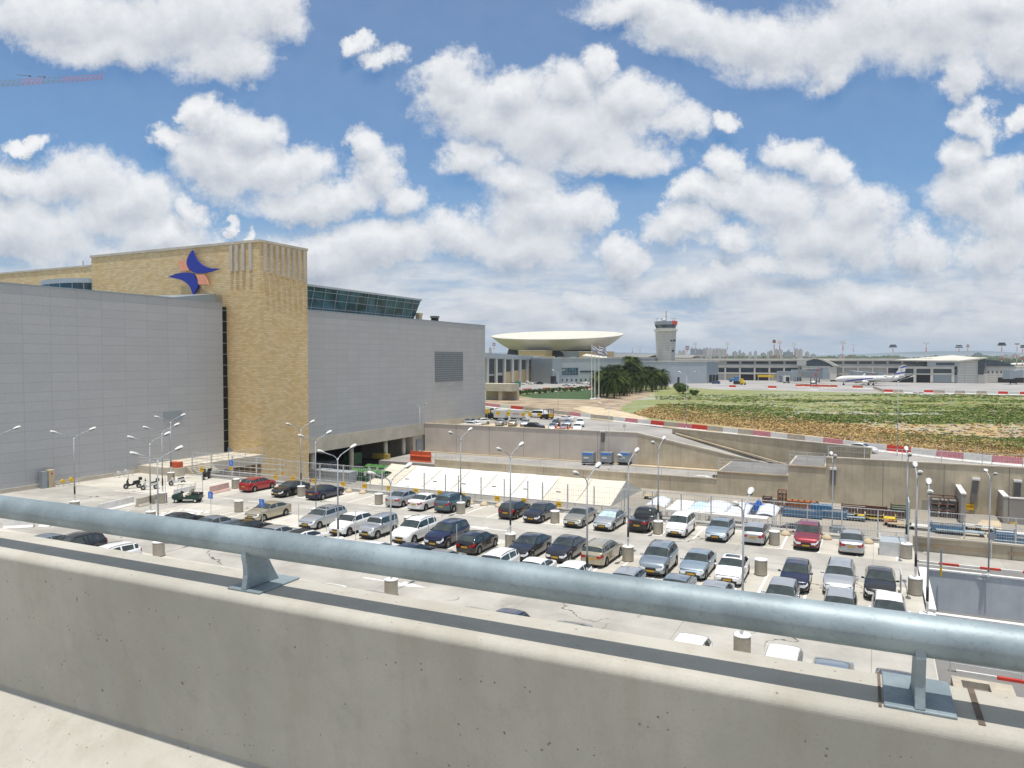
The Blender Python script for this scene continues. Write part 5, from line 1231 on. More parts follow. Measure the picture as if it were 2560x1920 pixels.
for i,(a,b,cl) in enumerate(zip(BP,BP[1:],BCOL)):
    barrier_between(a,b,cl,'%s road barrier, %s from the left along the upper road'%(cn[cl],ordw(i+1)),'painted barriers along the upper road')
# far barrier line at the edge of the field
FB=[(1823,970,'red'),(1840,970.5,None),(1920,972,'red'),(1942,972.5,None),(1989,968,'orange'),(2010,968,'orange'),(2031,968.5,'red'),(2052,969,'orange'),(2074,969.5,'orange'),(2094,970,None),(2025,974,'white'),(2048,974.5,None),(2131,971.5,'orange'),(2158,972,'white'),(2184,972.5,'bare'),(2209,982,'red'),(2234,982.5,'bare'),(2259,983,'white'),(2284,983.5,None),(2310,983.5,'red'),(2335,984,'bare'),(2363,984.7,'white'),(2387,985.2,'bare'),(2414,985.6,'white'),(2441,986.1,'bare'),(2468,986.6,'white'),(2495,987.2,'red'),(2521,987.8,'white'),(2549,988.4,'red'),(2576,989,None)]
k=0
for (x,y,cl),(x2,y2,_) in zip(FB,FB[1:]):
    if cl is None: continue
    k+=1; barrier_between(pz(x,y,0),pz(x2-1,y2,0),cl,'%s barrier at the far edge of the field, %s from the left'%(cn[cl],ordw(k)),'far barriers between field and apron',1.5)
CBR=[(1305,978,'pink'),(1329,977,'white'),(1357,976,'red'),(1374,975.5,None),(1411,974.5,'red'),(1434,974,None),(1461,973.3,'red'),(1480,972.8,None)]
k=0
for (x,y,cl),(x2,y2,_) in zip(CBR,CBR[1:]):
    if cl is None: continue
    k+=1; barrier_between(pz(x,y,0),pz(x2,y2,0),cl,'%s barrier beside the forecourt, %s from the left'%(cn[cl],ordw(k)),'forecourt barriers',1.3)
# jersey barriers in the lot
for (x,y,x2,y2,colr,lab) in ((246,1283,333,1262,'barw','white jersey barrier just above the tube rail at left'),(343,1268,402,1254,'barc','pale concrete jersey barrier beside the golf cart'),(526,1236,571,1225,'pinkc','faded pink jersey barrier left of the red hatchback'),(436,1244,486,1232,'barw','white jersey barrier behind the golf cart'),(10,1322,85,1318,'barw','white jersey barrier below the tube rail at far left'),(98,1318,126,1316,'barw','broken white jersey barrier piece below the tube rail at far left')):
    a=pz(x,y,0); b=pz(x2,y2,0); d=b-a; c=(a+b)/2; o=jersey(MB(),d.length,.85,.6,False).build('jersey_barrier',M[colr],loc=(c.x,c.y,0)); o.rotation_euler=(0,0,math.atan2(d.y,d.x)); tag(o,lab,'barrier')
# cabinet and pipes at the foot of the grey wall
a=pz(118,1217,0); r=empty('utility_cabinet',(-84.3,a.y,0),0,'tall beige utility cabinet with a red mark at the foot of the grey wall','cabinet'); mb=MB(); mb.box(-.3,.3,-.35,.35,0,2.0); mb.build('casing',M['sand'],r,bevel=.02); mb=MB(); mb.box(.3,.32,-.1,.1,1.5,1.7); mb.build('red_mark',M['red'],r); mb=MB(); mb.box(-.3,.3,-1.1,-.5,0,1.9); mb.build('meter_box',M['mull'],r)
for i,(x,y,lab,m_) in enumerate(((160,1212,'yellow valve pipes at the foot of the grey wall','yellow'),(290,1190,'grey stub pipes at the foot of the grey wall','galvf'))):
    a=pz(x,y,0); r=empty('valve_pipes',(-83.6,a.y,0),R(90),lab,'pipes'); mb=MB()
    for k in range(5): mb.bar((k*.6-1.2,0,0),(k*.6-1.2,0,.5+.2*(k%2)),.05); 
    mb.bar((-1.4,0,.45),(1.4,0,.45),.06); mb.build('pipe',M['galvf'],r); mb=MB(); mb.cyl((-.7,-.1,.6),(-.7,.1,.6),.22,.22,10); mb.cyl((.3,-.1,.65),(.3,.1,.65),.25,.25,10); mb.build('valve_wheel',M[m_],r)
a=pz(408,1160,0); r=empty('orange_box',(-78.5,64.3,0),0,'orange-red box standing on a pale block before the stair platform','box'); mb=MB(); mb.box(-.9,.9,-.5,.5,0,1.05); mb.build('block',M['beam'],r); mb=MB(); mb.box(-.7,.7,-.4,.4,1.05,1.75); mb.build('box',M['orange'],r)
# ================================================================== YARD: TENT, CANOPIES, DUMPSTERS, CONTAINERS, CARTS, PALLETS
tn=empty('storage_tent',(-55,98,YARD),0,'long white storage tent with a pitched canvas roof below the lot fence','tent')
# ridge from pixels at Y ~105, eaves from the gable
yr=105.3; rl_=pY(980,1157,yr); rr_=pY(1565,1205,yr); zr=(rl_.z+rr_.z)/2; x0=rl_.x; x1=rr_.x; ye0=98.0; ye1=113.2; ze=YARD+.15
def frontpt(px,py): # where the front slope meets the sight line
    A=Vector((0,yr,zr)); n=Vector((0,(zr-ze),-(yr-ye0))); d=ray(px,py); return C0+d*((A-C0).dot(n)/d.dot(n))
nb_=8; ox=tn.location.x
seams=[x0+(x1-x0)*k/nb_ for k in range(nb_+1)]
for k in range(nb_):
    a,b=seams[k]-ox+.03,seams[k+1]-ox-.03; m_=M['tentc'] if k in(0,6,7) else M['tent']
    mb=MB(); rows=[]
    for i in range(7):
        f=i/6; y=lerp(ye0,yr,f)-98; z=lerp(ze,zr,f)-YARD; sag=-.16*math.sin(math.pi*f)
        rows.append([(lerp(a,b,j/4),y,z+sag-.05*math.sin(math.pi*j/4)) for j in range(5)])
    mb.grid(rows)
    rows=[[(lerp(a,b,j/2),lerp(yr,ye1,i/3)-98,lerp(zr,ze,i/3)-YARD) for j in range(3)] for i in range(4)]; mb.grid(rows); mb.build('roof_panel',m_,tn,smooth=True)
mb=MB()
for s in seams: mb.bar((s-ox,ye0-98,ze-YARD),(s-ox,yr-98,zr-YARD+.02),.07,.05); mb.bar((s-ox,yr-98,zr-YARD+.02),(s-ox,ye1-98,ze-YARD),.07,.05)
split_build(mb,'roof_seam',M['tentc'],tn)
mb=MB(); 
for s,o_ in ((x1-ox,.05),(x0-ox,-.05)): mb.ext([(s,ye0-98,0),(s,ye1-98,0),(s,ye1-98,ze-YARD-.03),(s,yr-98,zr-YARD-.06),(s,ye0-98,ze-YARD-.03)],(o_,0,0))
mb.box(x0-ox,x1-ox,ye0-98,ye0-97.95,0,ze-YARD-.05); mb.build('gable',M['tentg'],tn)
mb=MB()
for k in range(nb_-1): mb.box(seams[k]-ox+2.2,seams[k]-ox+2.9,yr-98-7,yr-98-6.85,(lerp(ze,zr,.51)-YARD)+.0,(lerp(ze,zr,.51)-YARD)+.14)
mb.build('vent_flap',M['asph'],tn)
# canopies right of the tent
def canopy(pts,h,m_,lab,blue=False):
    # pts: 4 pixel corners (near-left, near-right, far-right, far-left) at height z
    z=YARD+2.6; P_=[pz(x,y,z) for x,y in pts]; c=sum(P_,Vector())/4; r=empty('canopy',(c.x,c.y,YARD),0,lab,'canopy','white canopies in the yard')
    rows=[]
    for i in range(9):
        f=i/8; row=[]
        for j in range(9):
            g_=j/8; q=P_[0].lerp(P_[1],g_).lerp(P_[3].lerp(P_[2],g_),f)-c; row.append((q.x,q.y,2.3+.4*h*math.sin(math.pi*g_)**1.0*(.6+.4*f)+random.uniform(-.03,.03)))
        rows.append(row)
    mb=MB(); mb.grid(rows); o=mb.build('canvas',m_,r,smooth=True); s_=o.modifiers.new('s','SOLIDIFY'); s_.thickness=.03
    for q in P_: mb=MB(); mb.bar((q.x-c.x,q.y-c.y,0),(q.x-c.x,q.y-c.y,2.6),.08); mb.build('leg',M['galvf'],r)
    return r
canopy([(1612,1257),(1664,1263),(1680,1243),(1635,1239)],.9,M['canw'],'arched white canopy, leftmost in the yard')
canopy([(1668,1264),(1722,1270),(1737,1247),(1692,1243)],.1,M['tent'],'flat white canopy, second in the yard')
M['canb']=mat('pale_blue_canvas',(.45,.58,.72),.6,var=.1)
canopy([(1718,1270),(1750,1276),(1775,1254),(1738,1249)],.4,M['canb'],'pale blue canopy between the white ones')
canopy([(1746,1276),(1808,1280),(1832,1254),(1772,1247)],.8,M['canw'],'arched white canopy in the middle of the yard group')
canopy([(1812,1277),(1868,1282),(1883,1258),(1834,1252)],.8,M['canw'],'arched white canopy right of the middle one')
canopy([(1890,1280),(1940,1285),(1952,1263),(1900,1257)],.9,M['canw'],'arched white canopy at the right end, with blue mark')
a=pz(1897,1272,YARD+1.9); 
r=empty('blue_banner',(a.x,a.y,YARD),0,'blue star-patterned banner hanging between the right canopies','banner'); mb=MB()
st=[]
for k in range(10): an=math.pi/2+k*math.pi/5; q=1.3 if k%2==0 else .6; st.append((q*math.cos(an)*1.2,-.1,2.2+q*math.sin(an)*.8))
mb.ext(st,(0,.04,0)); mb.build('banner_star',M['blue'],r); mb=MB(); mb.box(-2,1.6,0,.05,1.0,2.4); mb.build('cloth',M['canb'],r); mb=MB(); mb.bar((-2,0,0),(-2,0,2.5),.08); mb.bar((1.6,0,0),(1.6,0,2.5),.08); mb.build('post',M['galvf'],r)
a=pz(1662,1275,YARD+2.3); b=pz(1917,1300,YARD+2.3); r=empty('long_shelter',(a.x,a.y,YARD),math.atan2(b.y-a.y,b.x-a.x),'long narrow white shelter roof in front of the canopies','shelter'); Ls=(b-a).length
mb=MB(); mb.box(0,Ls,0,1.6,2.2,2.4); mb.build('roof',M['tent'],r); mb=MB()
for k in range(6): mb.bar((k*Ls/5,.8,0),(k*Ls/5,.8,2.2),.1)
mb.build('post',M['galvf'],r); mb=MB(); mb.box(.3,Ls-.3,.2,1.4,0,1.1); mb.build('bench_block',M['tblue'],r)
# dumpsters
for i,(px,py,ln,lab) in enumerate(((875,1202,7.2,'big green open waste skip with pale green lids beside the tent, near one'),(915,1190,6.5,'green waste skip behind the first with pale lids'))):
    p=pz(px+50 if i==0 else px+40,py,YARD); r=empty('waste_skip',(p.x,p.y,YARD),R(-2),lab,'skip','green waste skips beside the tent'); h=1.55
    mb=MB(); mb.ext([(-ln/2,-1.2,0),(ln/2,-1.2,0),(ln/2+.2,-1.2,h),(-ln/2-.2,-1.2,h)],(0,2.4,0)); 
    for k in range(9): mb.box(-ln/2+.4+k*(ln-.8)/8-.06,-ln/2+.4+k*(ln-.8)/8+.06,-1.3,-1.2,.1,h)
    mb.build('tub',M['green'],r); 
    for k in range(5): mb=MB(); x=-ln/2+.1+k*ln/5; mb.ext([(x,-1.2,h),(x+ln/5-.12,-1.2,h),(x+ln/5-.12,.0,h+.35),(x,.0,h+.35)],(0,0,.08)); mb.ext([(x,.0,h+.35),(x+ln/5-.12,.0,h+.35),(x+ln/5-.12,1.2,h),(x,1.2,h)],(0,0,.08)); mb.build('lid',M['greenlid'],r)
    mb=MB()
    for k in range(3): x=-1.8+k*1.8; mb.box(x-.25,x+.25,-1.34,-1.3,h-.5,h+.25)
    mb.build('number_tag',M['white'],r)
a=pX(890,1155,FX-1.6); r=empty('green_bin_stack',(FX-2.2,a.y+1,YARD),0,'dark green container standing in the dock opening','container'); mb=MB(); mb.box(-.8,1.2,-2.8,0,1.3,3.3)
for k in range(4): mb.box(1.2,1.26,-2.7,-.1,1.45+k*.45,1.6+k*.45)
mb.build('casing',M['green'],r); mb=MB(); mb.box(-.8,1.2,-2.8,0,0,1.29); mb.build('stand',M['dark'],r)
# rows of dark grey trolleys and blue skips in front of the docks
for i,(px,py,w,c_,lab) in enumerate(((800,1165,6,'tblue','grey rubbish compactor below the dock, left'),(850,1195,5,'tblue','grey skip in front of the dock columns'),(795,1190,4.5,'tblue','grey skip next to the tower foot'))):
    p=pz(px,py+10,YARD); r=empty('grey_skip',(p.x,p.y,YARD),R(4*i),lab,'skip'); mb=MB(); mb.ext([(-w/2,-1.1,0),(w/2,-1.1,0),(w/2+.15,-1.1,1.9),(-w/2-.15,-1.1,1.9)],(0,2.2,0)); 
    for k in range(6): mb.box(-w/2+.3+k*(w-.6)/5-.05,-w/2+.3+k*(w-.6)/5+.05,-1.18,-1.1,.1,1.9)
    mb.build('tub',M[c_],r); mb=MB(); mb.box(-w/2-.2,w/2+.2,-1.25,-1.1,1.8,1.95); mb.build('rim_bar',M['galvf'],r)
pb=pz(1057,1142,ROADL); r=empty('orange_water_barrier',(pb.x+3.6,117.2,ROADL),0,'pair of stacked orange plastic barriers at the service road railing','barrier'); 
for k in range(2):
    for z in(0,1.0): mb=jersey(MB(),2.3,1.0,.5,False); mb.v=[(x+(k-.5)*2.35,y,zz+z) for x,y,zz in mb.v]; mb.build('barrier_block',M['orange'],r,bevel=.04)
r=empty('yellow_hazard_block',(pb.x-5.5,117.5,ROADL),0,'dull yellow block behind the railing left of the orange barriers','block'); mb=MB(); mb.box(-2,1.6,-.5,.5,0,1.0); mb.build('block',mat('dull_yellow',(.36,.27,.05),.7,var=.3,vs_=2),r)
# three grey containers with blue strips on the service road
for px,lab in((1472,'grey air cargo container with blue strip, left of three'),(1517,'grey air cargo container with blue strip, middle of three'),(1562,'grey air cargo container with blue strip, right of three')):
    p=pz(px,1162,ROADL); r=empty('cargo_container',(p.x,p.y,ROADL),R(3),lab,'container','three grey cargo containers on the service road'); mb=MB(); mb.ext([(-1.1,-.8,.55),(1.1,-.8,.55),(1.1,-.8,2.35),(-1.1,-.8,2.35)],(0,1.6,0)); mb.build('box',M['mull'],r,bevel=.04); mb=MB(); mb.box(-.95,.95,-.83,-.8,1.9,2.2); mb.build('strip',M['blue'],r); mb=MB(); mb.box(-1.2,1.2,-.85,.85,.35,.5); 
    for x in(-.8,.8): mb.cyl((x,-.8,.2),(x,.8,.2),.2,.2,8)
    mb.build('dolly',M['trim'],r); mb=MB(); mb.box(-.7,.2,-.86,-.8,1.2,1.5); mb.build('window_strip',M['white'],r)
r=empty('boat_like_cover',(pY(1755,1177,117).x,117.3,-4.35),R(-8),'white upturned hull-like cover lying at the end of the service road','cover'); mb=MB(); mb.ext([(-2,-.5,0),(2,-.5,0),(1.7,-.5,.35),(.6,-.5,.7),(-.9,-.5,.65),(-1.7,-.5,.3)],(0,1,0)); mb.build('shell',M['white'],r,bevel=.1); mb=MB(); mb.box(1.7,2.4,-.2,.3,0,.9); mb.build('motor',M['black'],r)
# pallets, crates and carts in the yard at the right
M['rust']=mat('rusty_orange_steel',(.27,.10,.035),.7,var=.3,vs_=3)
M['cratb']=mat('blue_crate_plastic',(.05,.19,.36),.5,var=.3,vs_=3)
M['crat2']=mat('grey_blue_cart_paint',(.28,.36,.40),.5,var=.3,vs_=3)
M['ylw2']=mat('yellow_machine_paint',(.66,.45,.02),.5,var=.2,vs_=3)
M['brn']=mat('dark_brown_crate_wood',(.12,.045,.03),.8,var=.4,vs_=3)
M['wood']=mat('pale_crate_wood',(.42,.33,.20),.85,var=.3,vs_=3)
M['brownst']=M['brn']
def pile(px,py,w,d_,h,m_,lab,cat,name,style,Z=YARD,rz=0,group=None):
    h*=.72; p=pz(px,py,Z); r=empty(name,(p.x,p.y,Z),rz,lab,cat,group)
    if style=='pallets':
        n=max(2,int(h/.16))
        for k in range(n):
            mb=MB(); z=k*h/n; ox_=random.uniform(-.06,.06); hh=h/n
            for i in range(5): mb.box(-w/2+ox_+i*w/5,-w/2+ox_+i*w/5+w/5*.7,-d_/2,d_/2,z+hh*.75,z+hh*.95)
            for i in range(3): mb.box(-w/2+ox_,w/2+ox_,-d_/2+i*(d_-.12)/2,-d_/2+i*(d_-.12)/2+.12,z,z+hh*.74)
            mb.build('pallet',M[m_],r)
    elif style=='crate':
        mb=MB()
        for x in(-w/2,w/2-.08):
            for y in(-d_/2,d_/2-.08): mb.box(x,x+.08,y,y+.08,0,h)
        n=max(3,int(h/.28))
        for k in range(n):
            z=.15+k*(h-.2)/n; mb.box(-w/2-.01,w/2+.01,-d_/2-.02,-d_/2,z,z+.14); mb.box(-w/2-.01,w/2+.01,d_/2,d_/2+.02,z,z+.14); mb.box(-w/2-.03,-w/2-.011,-d_/2,d_/2,z,z+.14); mb.box(w/2+.011,w/2+.03,-d_/2,d_/2,z,z+.14)
        mb.build('frame',M[m_],r); mb=MB(); mb.box(-w/2+.1,w/2-.1,-d_/2+.1,d_/2-.1,.1,h*.72); mb.build('contents',M['asph'],r)
    elif style=='cart':
        mb=MB(); mb.box(-w/2,w/2,-d_/2,d_/2,.4,.52); mb.build('deck',M[m_],r); mb=MB()
        for x in(-w/2+.03,w/2-.03): 
            for y in (-d_/2+.05,d_/2-.05): mb.bar((x,y,.5),(x,y,h),.06)
            mb.bar((x,-d_/2,h),(x,d_/2,h),.06); mb.bar((x,-d_/2,h*.7),(x,d_/2,h*.7),.05)
        mb.build('end_rail',M[m_],r); 
        for x in(-w/2+.35,w/2-.35): mb=MB(); mb.cyl((x,-d_/2+.1,.2),(x,-d_/2+.22,.2),.2,.2,10); mb.cyl((x,d_/2-.22,.2),(x,d_/2-.1,.2),.2,.2,10); split_build(mb,'wheel',M['tyre'],r)
        mb=MB(); mb.bar((w/2,0,.4),(w/2+.9,0,.25),.06); mb.build('tow_bar',M['trim'],r)
    elif style=='shelf':
        mb=MB()
        for x in(-w/2,0,w/2):
            for y in(-d_/2,d_/2): mb.bar((x,y,0),(x,y,h),.09)
        for k in range(1,4):
            z=k*h/3.05; mb.bar((-w/2,-d_/2,z),(w/2,-d_/2,z),.1); mb.bar((-w/2,d_/2,z),(w/2,d_/2,z),.1)
        mb.build('frame',M[m_],r); mb=MB()
        for k in range(3):
            for i in range(3): mb.box(-w/2+.15+i*w/3,-w/2+.05+(i+.85)*w/3,-d_/2+.1,d_/2-.1,.1+k*h/3.05,.1+k*h/3.05+.5*h/3)
        mb.build('contents',M['asph'],r)
    return r
PL=[(1968,1283,4.4,1.6,1.5,'rust','open rust-brown crate at left of the yard stock','crate','steel_crate','crate'),
(2007,1267,4,1.6,1.2,'rust','stack of orange-brown pallets behind the blue crates','pallets','pallet_stack','pallets'),
(2006,1292,4.8,1.8,1.6,'cratb','bright blue crate left of the thin yard lamp','crate','blue_crate','crate'),
(2052,1284,2.6,1.4,1.7,'cratb','dark blue pallet stack behind the thin yard lamp','pallets','pallet_stack','pallets'),
(2078,1295,3.6,1.6,1.7,'cratb','blue crate right of the thin yard lamp','crate','blue_crate','crate'),
(2112,1296,3,1.6,1.8,'crat2','grey cart with high frame, right of the blue crates','cart','luggage_cart','cart'),
(2140,1301,2.2,1.4,1.5,'crat2','grey-blue small cart beside the yellow machine','cart','luggage_cart','cart'),
(2172,1300,3.4,1.5,1.1,'ylw2','yellow low machine parts on the yard floor, left one','machine','yellow_loader_trolley','cart'),
(2200,1302,3.6,1.5,1.2,'ylw2','yellow low machine parts on the yard floor, right one','machine','yellow_loader_trolley','cart'),
(2160,1285,5.5,1.2,1.7,'brn','long dark brown crate row behind the yellow machine, left','crate','wooden_crate','crate'),
(2210,1291,4.4,1.2,1.7,'brn','long dark brown crate row behind the yellow machine, right','crate','wooden_crate','crate'),
(2250,1293,2.2,1.6,2.3,'green','green crate with a tilted cream panel','crate','green_crate','crate'),
(2225,1313,1.5,1.2,1.1,'rust','small rusty trolley on the yard floor','trolley','trolley','cart'),
(2248,1318,2.6,1.4,1.2,'wood','cream cart with a bundle on it','cart','luggage_cart','cart'),
(2307,1324,3,1.5,.9,'white','low white cart behind the side road fence','cart','luggage_cart','cart'),
(2340,1327,1.3,1.2,1.4,'rust','small brown trolley beside the white cart','trolley','trolley','cart'),
(2358,1290,3.0,2.2,3.6,'brn','tall dark brown crate stack left of the grey buttress','crates','wooden_crate','shelf'),
(2368,1331,3.3,1.6,1.6,'cratb','blue crate in front of the dark brown stack','crate','blue_crate','crate'),
(2430,1323,2.0,1.4,.7,'white','pale bench-like cart between the buttresses, left','cart','luggage_cart','cart'),
(2460,1327,2.0,1.4,.7,'white','pale bench-like cart between the buttresses, right','cart','luggage_cart','cart'),
(2400,1337,5,1.2,.8,'crat2','long low grey cart before the buttress','cart','luggage_cart','cart'),
(2512,1356,2.0,1.5,2.0,'cratb','blue crate piled with white bags, near the right edge','crate','blue_crate','crate'),
(2550,1360,3.4,1.6,1.4,'cratb','blue crate at the right edge of the yard','crate','blue_crate','crate'),
(2540,1343,4,1.2,.7,'white','white low trolley behind the right blue crates','trolley','trolley','cart'),
(1918,1256,1.2,1.2,1.3,'brn','small dark cabinet at the yard wall, left of the brown one','cabinet','cabinet','crate'),
(1936,1260,1.0,1.0,.9,'asph','small dark box at the foot of the yard wall','box','cabinet','crate'),
(1955,1266,1.1,1.1,3.2,'rust','tall rusty brown post stand at the foot of the yard wall','stand','steel_stand','shelf'),
(1625,1247,1.8,1.2,1.6,'wood','cream-topped trolley beside the tent gable','trolley','trolley','cart')]
for t_ in PL:
    px,py,w,d_,h,m_,lab,cat,nm,stl=t_; pile(px,py,w,d_,h,m_,lab,cat,nm,stl)
# sandy strip and yellow lane line in the yard, right
mb=MB(); q=[pz(2455,1300,YARD+.006),pz(2500,1302,YARD+.006),pz(2512,1352,YARD+.006),pz(2400,1345,YARD+.006)]; mb.add([tuple(p) for p in q],[(3,2,1,0)]); o=struct(mb,'sand_strip',M['sand'])
mb=MB()
for px,lab in((2001,'x'),):
    pass
# two cars in the yard
# ================================================================== FAR BUILDINGS
def plane2(a,b):
    """vertical plane through ground points a,b -> functions"""
    a=Vector((a.x,a.y,0)); b=Vector((b.x,b.y,0)); d=(b-a).normalized(); n=Vector((-d.y,d.x,0))
    if n.dot(a-Vector((0,0,0)))<0: n=-n   # n points away from the camera
    def at(px,py):
        r_=ray(px,py); t=(a-C0).dot(n)/r_.dot(n); return C0+r_*t
    return a,d,n,at
class Facade:
    def __init__(s,a,b,root,o): s.a,s.d,s.n,s.at=plane2(a,b); s.root=root; s.o=Vector(o)
    def rect(s,mb,x0,y0,x1,y1,out=.1,inn=0.0):
        A=s.at(x0,y0); B=s.at(x1,y0); A2=s.at(x0,y1); B2=s.at(x1,y1)
        z1=(A.z+B.z)/2; z0=(A2.z+B2.z)/2
        p=[A-s.n*out,B-s.n*out,B+s.n*inn,A+s.n*inn]; 
        q=[Vector((v.x,v.y,0))-Vector((s.o.x,s.o.y,0)) for v in p]
        mb.hexa([(v.x,v.y,z0-s.o.z) for v in q]+[(v.x,v.y,z1-s.o.z) for v in q]); return s
    def quad4(s,mb,pts,out=.1,inn=0.0):
        P=[s.at(x,y)-s.o for x,y in pts]; mb.ext([p-s.n*out for p in P],s.n*(out+inn))
def fac(name,lab,a,b,cat='building'):
    c=(a+b)/2; r=empty(name,(c.x,c.y,0),0,lab,cat); return r,Facade(a,b,r,(c.x,c.y,0))
# ---- long terminal concourse on the apron (Y=548)
a=pY(1700,955,548); b=pY(2420,955,548); r,F=fac('apron_concourse','long low concourse with two rows of dark windows across the airport apron',a,b)
mb=MB(); F.rect(mb,1560,897,2330,958,0,22); mb.build('wall',M['terr'],r)
mb=MB(); F.rect(mb,1560,896.3,2332,901.3,1.5,-.02); F.rect(mb,1795,913.5,2330,919.3,.9,-.02); F.rect(mb,1795,932.6,2330,936,.7,-.02); mb.build('cornice',M['terw'],r)
for k in range(15):
    x=1817+36.8*k
    if 2015<x<2070: continue
    if x>2320: break
    mb=MB(); F.rect(mb,x,903.6,min(x+31,2328),909.6,.16,0); w=mb.build('window',M['bwin'],r)
    if not(2000<x<2190):
        mb=MB(); F.rect(mb,x-2,920,x+30,932.3,.16,0); w=mb.build('window',M['bwin'],r)
        mb=MB(); F.rect(mb,x-2,936.2,x+30,954.5,.14,0); mb.build('opening',M['dark'] if k%3 else M['barc'],r)
    mb=MB(); F.rect(mb,x-5,919.5,x-1.6,955.5,1.0,0); mb.build('pillar',M['terw'],r)
mb=MB(); F.rect(mb,1797,920,1815,932.3,.16,0); mb.build('window',M['bwin'],r)
# barrel roofed gate house between the two halves of the concourse
a=pY(1990,955,540); b=pY(2100,955,540); r,F=fac('gate_house','gate house with a curved cream roof in the middle of the concourse',a,b)
mb=MB(); F.rect(mb,2004,915,2076,955,0,20); mb.build('wall',M['pantw'],r)
mb=MB(); F.rect(mb,2066,917,2092,950,-.1,6); mb.build('side_block',M['terw'],r)
arcp=[(2012,914.5),(2012,898),(2036,897)]
cur=[(2036,897),(2048,898.2),(2058,901),(2068,905),(2078,910),(2087,916)]
mb=MB(); F.quad4(mb,[(2016,914.8),(2016,904),(2030,900)]+[(x-2,y+1.2) for x,y in cur]+[(2072,914.8)],.2,8); mb.build('glass_end',M['bwin'],r)
mb=MB(); F.quad4(mb,[(1992,914.6),(1992,899),(2034,897.5),(2016,903),(2016,914.6)],.25,14); mb.build('parapet_block',M['terr'],r)
mb=MB()
for (p0,p1) in zip(cur,cur[1:]): F.quad4(mb,[(p0[0]-3,p0[1]),(p0[0]+10,p0[1]),(p1[0]+10,p1[1]),(p1[0]-3,p1[1])],.5,12)
mb.build('roof',M['roofc'],r)
# big hall with cream roof and slanted glass end
a=pY(2300,957,540); b=pY(2470,957,540); r,F=fac('hall','large pale hall with cream roof and slanted dark glass end, right of the airliner',a,b)
mb=MB(); F.rect(mb,2394,901.5,2445,958,0,30); mb.build('wall',M['pantw'],r)
mb=MB(); F.rect(mb,2318,900.5,2394,916,1,30); mb.build('glass_band',M['tblue'],r)
mb=MB(); F.rect(mb,2340,907,2386,913,1.15,-1); mb.build('window',M['bwin'],r)
mb=MB(); F.rect(mb,2245,916.2,2385,922,.9,10); 
for x in(2284,2326,2379): F.rect(mb,x,922,x+7,956,.9,1)
F.rect(mb,2245,933.5,2383,937,.6,1); mb.build('beam',M['terw'],r)
for x0_,x1_ in((2250,2284),(2291,2326),(2333,2379),(2386,2394)):
    mb=MB(); F.rect(mb,x0_,922.3,x1_,933.2,.1,2); mb.build('window',M['bwin'],r); mb=MB(); F.rect(mb,x0_,937.2,x1_,956.5,.05,8); mb.build('opening',M['dark'] if x0_<2330 else M['mull'],r)
mb=MB(); F.quad4(mb,[(2445,902),(2467,895),(2459,936),(2445,936)],.3,10); mb.build('glass_end',M['bwin'],r)
mb=MB(); F.rect(mb,2445,936.3,2468,958,.02,20); mb.build('low_wall',M['terw'],r)
mb=MB(); 
zt_=F.at(2350,900.8).z; 
f1=[F.at(2236,899.3),F.at(2395,901.8),F.at(2398,901.6)]; 
q=[F.at(2236,899.5)-F.n*2,F.at(2394,901.5)-F.n*2,F.at(2468,893.5)-F.n*2]
bk=[q[0]+F.n*30+Vector((25,0,2.0)),q[1]+F.n*34+Vector((0,0,3.6)),q[2]+F.n*30+Vector((-2,0,.1))]
top_=[p-F.o for p in q]; tb_=[p-F.o for p in bk]
z=Vector((0,0,-.7))
mb.add(top_+tb_+[p+z for p in top_]+[p+z for p in tb_],[(0,1,4,3),(1,2,5,4),(6,9,10,7),(7,10,11,8),(0,6,7,1),(1,7,8,2),(2,8,11,5),(5,11,10,4),(4,10,9,3),(3,9,6,0)]); mb.build('roof',M['roofc'],r)
# right-most low buildings
a=pY(2466,957,560); b=pY(2700,957,560); r,F=fac('gate_building','low pale building with small square windows and a dark curved roof at the far right',a,b)
mb=MB(); F.rect(mb,2466,916,2720,957,0,20); mb.build('wall',M['pantw'],r)
cu=[(2464,915.5),(2466,899),(2490,900.5),(2510,905),(2530,911),(2540,915.5)]
mb=MB(); F.quad4(mb,cu,.4,14); mb.build('curved_glass',M['bwin'],r)
for k in range(5): mb=MB(); F.rect(mb,2469+10.6*k,928,2473+10.6*k,932,.1,0); mb.build('window',M['dark'],r)
mb=MB(); F.rect(mb,2495,944,2560,956,.3,0); mb.build('opening',M['dark'],r)
# ---- grey-blue clad buildings in front
def block(name,lab,ax,bx,by,a2y,top_,m_,depth=14,cat='building'):
    a=pz(ax,by,0); b=pz(bx,a2y,0); r,F=fac(name,lab,a,b,cat); return r,F
r,F=block('office_block','grey-blue metal clad block right of the palm grove',1657,1798,961,957,0,'tblue')
mb=MB(); F.rect(mb,1669,904,1767,961,0,26); mb.build('wall',M['tblue'],r)
mb=MB(); F.rect(mb,1767.2,902.5,1797,958,-.5,24); mb.build('side_wall',M['mull'],r)
for k in range(3): mb=MB(); F.rect(mb,1775+8*k,937,1780.5+8*k,956,-.2,.45); mb.build('doorway',M['dark'],r)
mb=MB(); F.rect(mb,1693.5,943,1698.5,959,.1,0); mb.build('doorway',M['dark'],r)
mb=MB(); F.rect(mb,1668.5,902.8,1797.4,904.2,.3,24); mb.build('cornice',M['terw'],r)
r,F=block('terminal_annex','long grey-blue clad annex with a wide dark window left of the palms',1396,1668,959,953,0,'tblue')
mb=MB(); F.rect(mb,1398,895.5,1668,960,0,30); mb.build('wall',M['tblue'],r)
mb=MB(); F.rect(mb,1397,894.3,1669,896,.3,24); mb.build('cornice',M['terw'],r)
